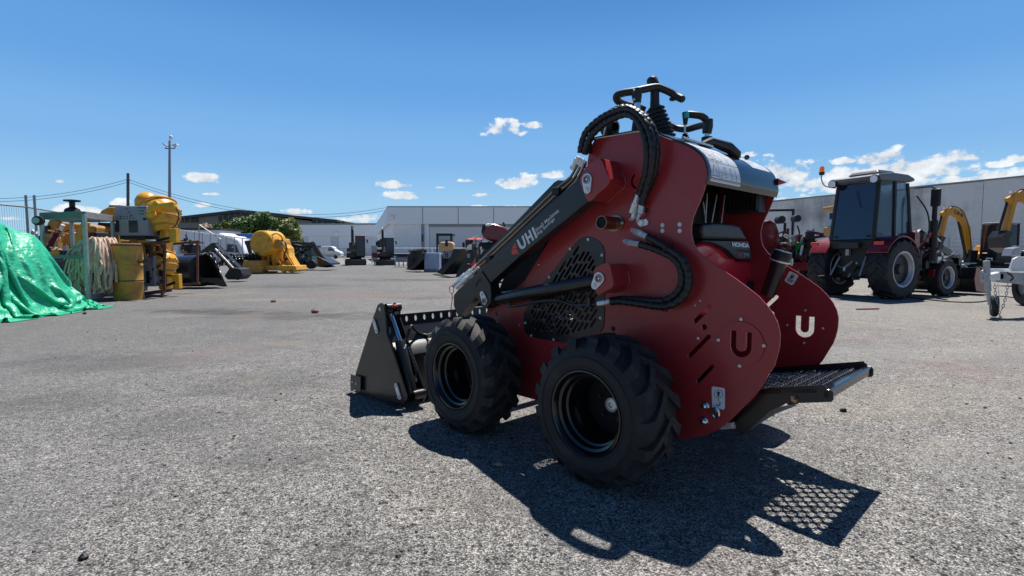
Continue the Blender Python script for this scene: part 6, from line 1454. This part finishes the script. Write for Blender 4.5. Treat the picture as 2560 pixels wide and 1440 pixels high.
# ---------------------------------------------------------------- concrete mixers: dome drum, yoke, grey motor box
def mixer(label, cx, cy, sc, Y, group='yellow concrete mixers stacked on the rusty stand'):
    t = Th('concrete_mixer', label, 'mixer', cx, Y, group)
    u = sc / F * Y  # metres for one unit
    c_ = t.L(cx, cy); o = t.o
    ax = Vector((.30, -.28, -.93)).normalized()
    prd = [(-.62, .0), (-.60, .16), (-.52, .36), (-.34, .52), (-.1, .60), (.0, .61), (.02, .64), (.06, .64), (.08, .60), (.3, .55), (.62, .40), (.78, .30), (.79, .26), (.70, .25)]
    if sc > 70: prd = prd
    dr = MB().lathe([(a * u, r * u) for a, r in prd], c_, ax, 40).build('mixing_drum', 'yellow', o)
    for a9, r9 in ((-.34, .53), (.3, .56), (.62, .41)): MB().lathe([(a9 * u - .012, r9 * u), (a9 * u - .012, r9 * u + .018), (a9 * u + .012, r9 * u + .018), (a9 * u + .012, r9 * u)], c_, ax, 36, closed=True).build('drum_band', 'yellow_old', dr)
    a1_ = ax.orthogonal().normalized(); a2_ = ax.cross(a1_)
    for k in range(14): q9 = 2 * pi * k / 14; MB().ball(c_ + ax * (.04 * u) + (a1_ * cos(q9) + a2_ * sin(q9)) * (.65 * u), .016, 6).build('flange_bolt', 'rust', dr)
    return t, c_, u
t, c_, u = mixer('larger yellow concrete mixer with tipped dome drum, sitting on top of the rusty stand', 401, 532, 70, 11.2)
t.poly('yoke_beam', [(366, 524), (386, 500), (396, 508), (432, 504), (434, 518), (426, 524), (396, 516), (370, 532)], -.52, -.40, 'yellow', bevel=.02)
MB().ball(t.L(412, 540) + Vector((0, -.42, 0)), .10, 12).build('drum_boss', 'yellow', t.o); MB().ball(t.L(352, 505) + Vector((.0, .2, 0)), .24, 14).build('gear_cover', 'yellow', t.o)
t.poly('leg', [(404, 560), (414, 560), (414, 590), (404, 612), (388, 614), (396, 600)], -.2, .0, 'yellow', bevel=.01); t.poly('wheel_bracket', [(423, 572), (440, 571), (440, 606), (423, 606)], -.35, -.2, 'yellow', bevel=.01); t.tube('axle', [(392, 602, -.3), (430, 593, -.3)], .03, 'black_matte', sm=False)
t.tube('wire_loop', [(428, 512, -.4), (440, 520, -.4), (447, 540, -.4), (440, 562, -.4), (430, 570, -.4)], .012, 'hose')
def motor_box(t, x0, y0, x1, y1, d, sc):
    fb_ = t.box('motor_box', x0, y0 + 2, x1, y1, d, d + .62, 'grey_box', bevel=.012); a = t.L(x0, y1, d); c2 = t.L(x1, y0, d); W_, H_ = c2.x - a.x, c2.z - a.z
    b = MB()
    for fx, fz in [(.35 + k * .07, .86 - k * .1) for k in range(5)] + [(.15 + k * .1, .62) for k in range(4)] + [(.15 + k * .1, .55) for k in range(4)] + [(.72 + k * .07, .9) for k in range(4)] + [(.74 + k * .07, .8) for k in range(3)] + [(.78, .7), (.86, .7)]:
        MB().box((a.x + W_ * fx, d - .006, a.z + H_ * fz), (a.x + W_ * (fx + .045), d + .001, a.z + H_ * (fz + .028))).build('vent', 'black_matte', fb_, smooth=0)
    b = MB().box((a.x + W_ * .42, d - .01, a.z + H_ * .1), (a.x + W_ * .7, d + .001, a.z + H_ * .5)).build('window', 'window_dark', fb_, bevel=.01); MB().box((a.x + W_ * .02, d - .02, a.z + H_ * .12), (a.x + W_ * .12, d + .001, a.z + H_ * .5)).build('handle_slot', 'black_matte', fb_, bevel=.01); MB().box((a.x + W_ * .17, d - .008, a.z + H_ * .28), (a.x + W_ * .34, d + .001, a.z + H_ * .4)).build('plate', 'roof_grey', fb_, bevel=.002); MB().box((a.x + W_ * .88, d - .01, a.z + H_ * .5), (a.x + W_ * .97, d + .001, a.z + H_ * .58)).build('switch', 'black_matte', fb_)
    return fb_
motor_box(t, 290, 513, 366, 589, -.45, 1); t.box('motor_base', 300, 589, 362, 598, -.4, .1, 'black_matte'); t.poly('frame_block', [(300, 600), (398, 602), (398, 628), (386, 646), (300, 646)], .2, .7, 'yellow_old', bevel=.03); t.poly('frame_arm', [(326, 598), (400, 602), (404, 612), (330, 612)], -.3, -.15, 'yellow', bevel=.01)
t2, c2_, u2 = mixer('smaller yellow concrete mixer with pointed drum inside the rusty stand', 409, 655, 50, 11.3)
motor_box(t2, 350, 638, 384, 716, -.35, 1); t2.poly('wheel_bracket', [(429, 686), (446, 685), (448, 722), (432, 722)], -.3, -.18, 'yellow', bevel=.01); t2.tube('axle', [(408, 716, -.3), (438, 706, -.3)], .03, 'black_matte', sm=False); t2.poly('foot', [(396, 712), (420, 708), (416, 724), (398, 724)], -.25, -.1, 'yellow', bevel=.01)
t2.poly('leg', [(412, 690), (418, 690), (418, 722), (411, 722)], -.1, .1, 'yellow')
clutter(t.o, (-.25, -.1, .95), (.45, .25, .22), 22, ['rust', 'black_matte', 'yellow_old', 'hose'], 81, .026)
clutter(t2.o, (-.1, -.25, .45), (.28, .12, .28), 16, ['rust', 'black_matte', 'galv', 'hose'], 82, .022)
# rusty stand
t = Th('rusty_stand', 'rusty steel pallet stand holding the two yellow mixers', 'stand', 410, 11.3)
for a, c_, w in [((352, 618, -.6), (458, 605, -.45), .05), ((380, 612, -.6), (380, 737, -.6), .05), ((450, 608, -.5), (450, 728, -.5), .04), ((352, 736, -.5), (458, 722, -.4), .07), ((352, 722, .6), (458, 712, .6), .05), ((352, 612, .6), (458, 602, .6), .05), ((452, 606, .6), (452, 716, .6), .04), ((366, 612, .6), (366, 716, .6), .04)]:
    rod(t.o, (t.L(a[0], a[1]) + Vector((0, a[2], 0)), t.L(c_[0], c_[1]) + Vector((0, c_[2], 0))), w, 'rust', 'stand_bar')
for x in (382, 400, 448): rod(t.o, (t.L(x, 722) + Vector((0, -.55, 0)), Vector((t.L(x, 722).x, -.55, 0))), .05, 'rust', 'stand_foot')
rod(t.o, (t.L(370, 608) + Vector((0, -.55, 0)), t.L(381, 632) + Vector((0, -.6, 0))), .04, 'rust', 'brace'); rod(t.o, (t.L(440, 608) + Vector((0, -.5, 0)), t.L(450, 632) + Vector((0, -.5, 0))), .04, 'rust', 'brace')
# ---------------------------------------------------------------- large black scoop lying on the ground
t = Th('excavator_bucket', 'large black excavator scoop lying on its side right of the rusty stand', 'bucket', 505, 13.6)
A = [t.L(x, y) for x, y in [(498, 640), (512, 633), (526, 636), (540, 652), (552, 680), (568, 716), (500, 716), (484, 690), (486, 660)]]
prf = [(498, 641), (512, 634), (526, 637), (539, 652), (550, 676), (567, 715), (560, 717)]
P_ = [t.L(x, y) for x, y in prf]; off = Vector((-.55, .55, 0))
b = MB()
for i in range(len(P_) - 1): b.add([P_[i], P_[i + 1], P_[i + 1] + off, P_[i] + off], [(0, 1, 2, 3)])
b.build('scoop_shell', 'black_paint', t.o, smooth=60, solid=.03)
A2 = [t.L(x, y) for x, y in [(486, 716), (484, 690), (486, 664), (498, 641), (512, 634), (526, 637), (539, 652), (550, 676), (567, 717)]]
b = MB().prism([p + off for p in A2], [p + off + Vector((0, .03, 0)) for p in A2]).build('scoop_end', 'black_paint', t.o)
A3 = [t.L(x, y) for x, y in [(440, 636), (500, 634), (490, 650), (486, 680), (486, 716), (440, 718)]]
MB().tube([t.L(428, 679) + Vector((0, .35, 0)), t.L(500, 677) + Vector((0, .1, 0))], .415, 28).build('scoop_back', 'black_paint', t.o)
A4 = [t.L(x, y) for x, y in [(486, 684), (510, 694), (545, 694), (558, 700), (568, 717), (540, 712), (515, 706), (500, 713)]]
MB().prism(A4, [p + Vector((0, .04, 0)) for p in A4]).build('cutting_edge', 'black_paint', t.o, bevel=.01)
MB().tube([t.L(440, 642) + Vector((0, .4, 0)), t.L(512, 640) + Vector((0, .3, 0))], .085, 18).build('scoop_tube', 'cover_black', t.o)
# black backhoe attachment leaning
t = Th('backhoe_attachment', 'folded black backhoe arm with hydraulic hoses behind the large scoop', 'attachment', 570, 17)
t.poly('arm', [(490, 636), (528, 608), (536, 606), (540, 614), (505, 640)], -.1, .1, 'black_paint', bevel=.01); t.poly('boom', [(530, 612), (540, 612), (600, 672), (600, 690), (585, 690), (560, 655), (525, 624)], -.12, .12, 'black_paint', bevel=.01); t.poly('mount', [(560, 690), (575, 668), (600, 672), (606, 690), (596, 699), (568, 699)], -.3, .3, 'black_matte', bevel=.02); t.tube('ram', [(538, 622, -.2), (592, 680, -.2)], .03, 'steel', sm=False); t.tube('ram', [(478, 606, -.1), (500, 632, -.1)], .035, 'galv', sm=False)
for k in range(4): t.tube('hose', [(594, 676 + k, -.2), (603 + k, 680 + k, -.25), (606, 690 + k, -.2), (596 - k, 699, -.25), (590, 696, -.2)], .014, 'hose')
clutter(t.o, (-.2, -.1, .75), (.35, .15, .35), 22, ['black_matte', 'hose', 'steel', 'black_paint'], 41, .022)
t = Th('hitch_attachment', 'small dark tangle of hitch parts with orange tag beside the mixers', 'attachment', 470, 15.5)
t.box('beam', 455, 604, 480, 608, -.3, .3, 'rust'); t.box('block', 458, 612, 478, 636, -.2, .3, 'black_matte', bevel=.04); t.box('tag', 460, 627, 466, 634, -.25, -.2, 'orange_paint'); clutter(t.o, (0, -.1, 1.1), (.2, .15, .22), 16, ['black_matte', 'hose', 'galv'], 51, .02)
# auger flighting
t = Th('auger', 'black spiral auger lying behind the ochre scoop box', 'auger', 605, 24)
a = t.L(575, 648) + Vector((0, 0, 0)); c_ = t.L(648, 643); 
b = MB(); nT = 9
for i in range(nT * 10):
    t0_, t1_ = i / (nT * 10), (i + 1) / (nT * 10); p0_, p1_ = a.lerp(c_, t0_), a.lerp(c_, t1_); a0_, a1_ = t0_ * nT * 2 * pi, t1_ * nT * 2 * pi; rr = .23
    b.add([p0_, p0_ + Vector((0, rr * cos(a0_), rr * sin(a0_))), p1_ + Vector((0, rr * cos(a1_), rr * sin(a1_))), p1_], [(0, 1, 2, 3)])
b.build('flighting', 'black_paint', t.o, smooth=60, fix=False, solid=.03); MB().tube([a, c_], .10, 12).build('shaft', 'black_matte', t.o); t.disc('end_disc', 577, 648, .26, -.1, .05, 'rubber'); t.poly('stand', [(575, 660), (600, 660), (600, 676), (582, 676)], 0, .3, 'black_matte')
t.poly('post', [(613, 608), (622, 606), (629, 634), (622, 636)], .4, .5, 'black_paint'); t.poly('post_head', [(611, 602), (628, 600), (630, 608), (612, 611)], .35, .55, 'black_paint', bevel=.01)
# yellow crusher-like machine and ochre box
t = Th('yellow_crusher', 'bulky ochre crushing machine with domed top and diagonal braces', 'machine', 690, 24.5)
c_ = t.L(672, 608); MB().lathe([(-.55, 0), (-.55, .55), (-.5, .6), (.5, .6), (.55, .55), (.55, 0)], c_ + Vector((0, 0, -.02)), (.25, 1, 0), 30).build('dome', 'yellow', t.o)
t.poly('housing', [(643, 592), (652, 586), (690, 596), (700, 596), (704, 610), (704, 668), (648, 668), (643, 632)], -.1, 1.0, 'yellow', bevel=.05); t.disc('port', 694, 611, .24, -.45, 0, 'yellow'); t.disc('port_mouth', 694, 611, .19, -.47, -.44, 'yellow_old')
for x in (655, 668, 680): t.box('rib', x, 600, x + 3, 664, -.22, -.1, 'yellow', bevel=.01)
t.tube('diagonal_brace', [(667, 612, -.55), (704, 664, -.6)], .05, 'yellow', sm=False, n=6); t.tube('diagonal_brace', [(697, 606, -.3), (730, 664, -.4)], .05, 'yellow', sm=False, n=6); t.poly('side_wing', [(698, 600), (706, 606), (720, 620), (722, 640), (740, 668), (704, 668)], .2, .9, 'yellow', bevel=.03)
t.poly('base_beam', [(658, 663), (738, 664), (742, 676), (730, 680), (700, 676), (658, 676)], -.7, .6, 'yellow', bevel=.03); t.box('foot', 704, 676, 711, 683, -.7, -.5, 'yellow'); t.box('foot', 725, 675, 731, 682, -.7, -.5, 'yellow'); t.poly('dark_opening', [(664, 664), (668, 652), (676, 650), (682, 664)], -.12, -.09, 'black_matte')
b = MB()
for k in range(12): a = t.L(658 + k * 4, 678); b.box((a.x, -.5, a.z - .06), (a.x + .035, -.4, a.z + .02))
b.build('base_teeth', 'yellow_old', t.o, smooth=0)
for k in range(9): a9 = t.L(650 + (k % 3) * 13, 606 + (k // 3) * 20, -.12); MB().ball(a9, .035, 6).build('bolt', 'rust', t.o)
t.tube('hose', [(700, 600, -.3), (712, 604, -.4), (716, 622, -.4), (710, 640, -.4), (716, 655, -.5)], .03, 'hose'); t.tube('hose', [(676, 590, -.4), (690, 584, -.5), (704, 592, -.4), (706, 604, -.3)], .025, 'hose')
clutter(t.o, (.55, -.45, .45), (.35, .12, .3), 14, ['black_matte', 'rust', 'yellow_old', 'hose'], 71, .035)
t = Th('ochre_scoop', 'small ochre steel scoop box in front of the ochre machine', 'bucket', 630, 23.5)
t.poly('front', [(609, 651), (651, 651), (656, 669), (653, 683), (607, 683), (606, 668)], -.05, .6, 'yellow_old', bevel=.02); t.tube('handle_bar', [(644, 653, -.1), (650, 668, -.15), (656, 668, -.1)], .02, 'yellow', sm=False); t.box('lip', 606, 667, 657, 670, -.1, -.04, 'yellow', bevel=.01)
# dark compact machines with raised black arm
t = Th('compact_loader', 'black and teal compact loader with raised black arm and long bucket', 'loader', 775, 29)
t.box('cab', 748, 618, 778, 656, 0, 1.2, 'teal', bevel=.04); t.box('cab_glass', 752, 622, 775, 640, -.03, 0, 'glass_cab'); t.box('cab_roof', 746, 613, 780, 618, -.1, 1.3, 'black_matte', bevel=.02)
t.poly('rear_body', [(720, 602), (750, 604), (752, 665), (724, 668)], .1, 1.2, 'black_matte', bevel=.05); t.poly('lift_arm', [(722, 603), (775, 606), (782, 603), (788, 612), (806, 640), (824, 656), (826, 662), (808, 663), (796, 645), (776, 613), (722, 613)], -.3, -.1, 'black_paint', bevel=.02)
t.poly('bucket', [(790, 640), (804, 646), (826, 658), (826, 662), (806, 664), (816, 669), (798, 668)], -.7, .9, 'black_paint', bevel=.01); t.box('lower_body', 740, 656, 784, 668, -.1, 1.2, 'black_matte', bevel=.04); t.disc('wheel', 748, 661, .25, -.3, 0, 'rubber'); t.disc('wheel', 776, 661, .25, -.3, 0, 'rubber'); t.box('panel', 756, 648, 760, 664, -.13, -.1, 'teal'); t.box('orange_panel', 771, 650, 775, 662, -.13, -.1, 'orange_paint'); t.box('sheet', 695, 597, 713, 622, 1.0, 1.05, 'lamp_white')
clutter(t.o, (-.5, -.25, 1.05), (.6, .15, .4), 30, ['black_matte', 'hose', 'black_paint', 'galv'], 61, .03)
# ---------------------------------------------------------------- loose stones and sticks
def stone(label, px, py, r, m='stone_mat', sc=(1, .8, .6), seed=1, cat='stone'):
    g_ = random.Random(seed); d_ = gd(py); p = at(px, 700, d_); b = MB().ball((0, 0, r * sc[2] * .7), r, 10, sc)
    b.v = [v * (1 + .35 * noise.noise(v * (1.5 / r) + Vector((seed, 0, 0)))) for v in b.v]
    o = b.build('stone', m, loc=(p.x, d_, 0), smooth=30); tag(o, label, cat); return o
stone('dark brick chunk with a pale top lying in the open yard', 785, 783, .062, 'stone_mat', seed=2)
stone('small dark stone near the green tarpaulin hem', 207, 786, .03, 'black_matte', seed=3)
stone('dark stone lying left of centre in the foreground asphalt', 170, 1424, .014, 'black_matte', seed=4)
stone('small reddish stone right of the riding platform', 1965, 1030, .018, 'stone_mat', seed=5)
stone('small black stone on the ground right of the riding platform', 2122, 1035, .02, 'black_matte', seed=6)
stone('brown clod on the ground beyond the brick chunk', 682, 756, .05, 'stone_mat', seed=7)
p = at(2175, 700, gd(775)); o = MB().beam((-.2, 0, .01), (.2, .05, .012), .02, .02).build('stick', 'red_edge', loc=(p.x, p.y, 0)); tag(o, 'thin reddish stick on the ground below the cab tractor', 'stick')
p = at(1245, 700, gd(1175)); o = MB().prism([(-.018, 0, .002), (0, .012, .002), (.02, -.004, .002), (0, -.012, .002)], [(-.018, 0, .005), (0, .012, .008), (.02, -.004, .005), (0, -.012, .007)]).build('dry_leaf', 'tan_weight', loc=(p.x, p.y, 0)); tag(o, 'pale dry leaf lying in the loader shadow', 'leaf')

# loose grit scattered over the asphalt
def grit():
    g_ = random.Random(77); b = MB(); tet = [(1, 1, 1), (-1, -1, 1), (-1, 1, -1), (1, -1, -1), (0, 0, 1.3)]
    for i in range(3800):
        py = 1440 - 760 * g_.random() ** 1.6; px = g_.uniform(-100, 2660); d_ = gd(py)
        if d_ > 16: continue
        p = at(px, 700, d_); r = g_.uniform(.0016, .0045) * (1 + .10 * d_) * (2.0 if g_.random() < .05 else 1)
        k = len(b.v); a = g_.uniform(0, 6.28); h = r * g_.uniform(.5, .9)
        ring_ = [Vector((p.x + r * cos(a + j * 1.2566) * g_.uniform(.7, 1.2), p.y + r * sin(a + j * 1.2566) * g_.uniform(.7, 1.2), .0005)) for j in range(5)]
        top_ = [Vector((p.x + (q.x - p.x) * .6, p.y + (q.y - p.y) * .6, h)) for q in ring_]
        b.v += ring_ + top_; b.f += [(k + j, k + (j + 1) % 5, k + 5 + (j + 1) % 5, k + 5 + j) for j in range(5)] + [tuple(k + 5 + j for j in range(5))]
    o = b.build('gravel', 'grit', smooth=0); o['kind'] = 'stuff'
grit()
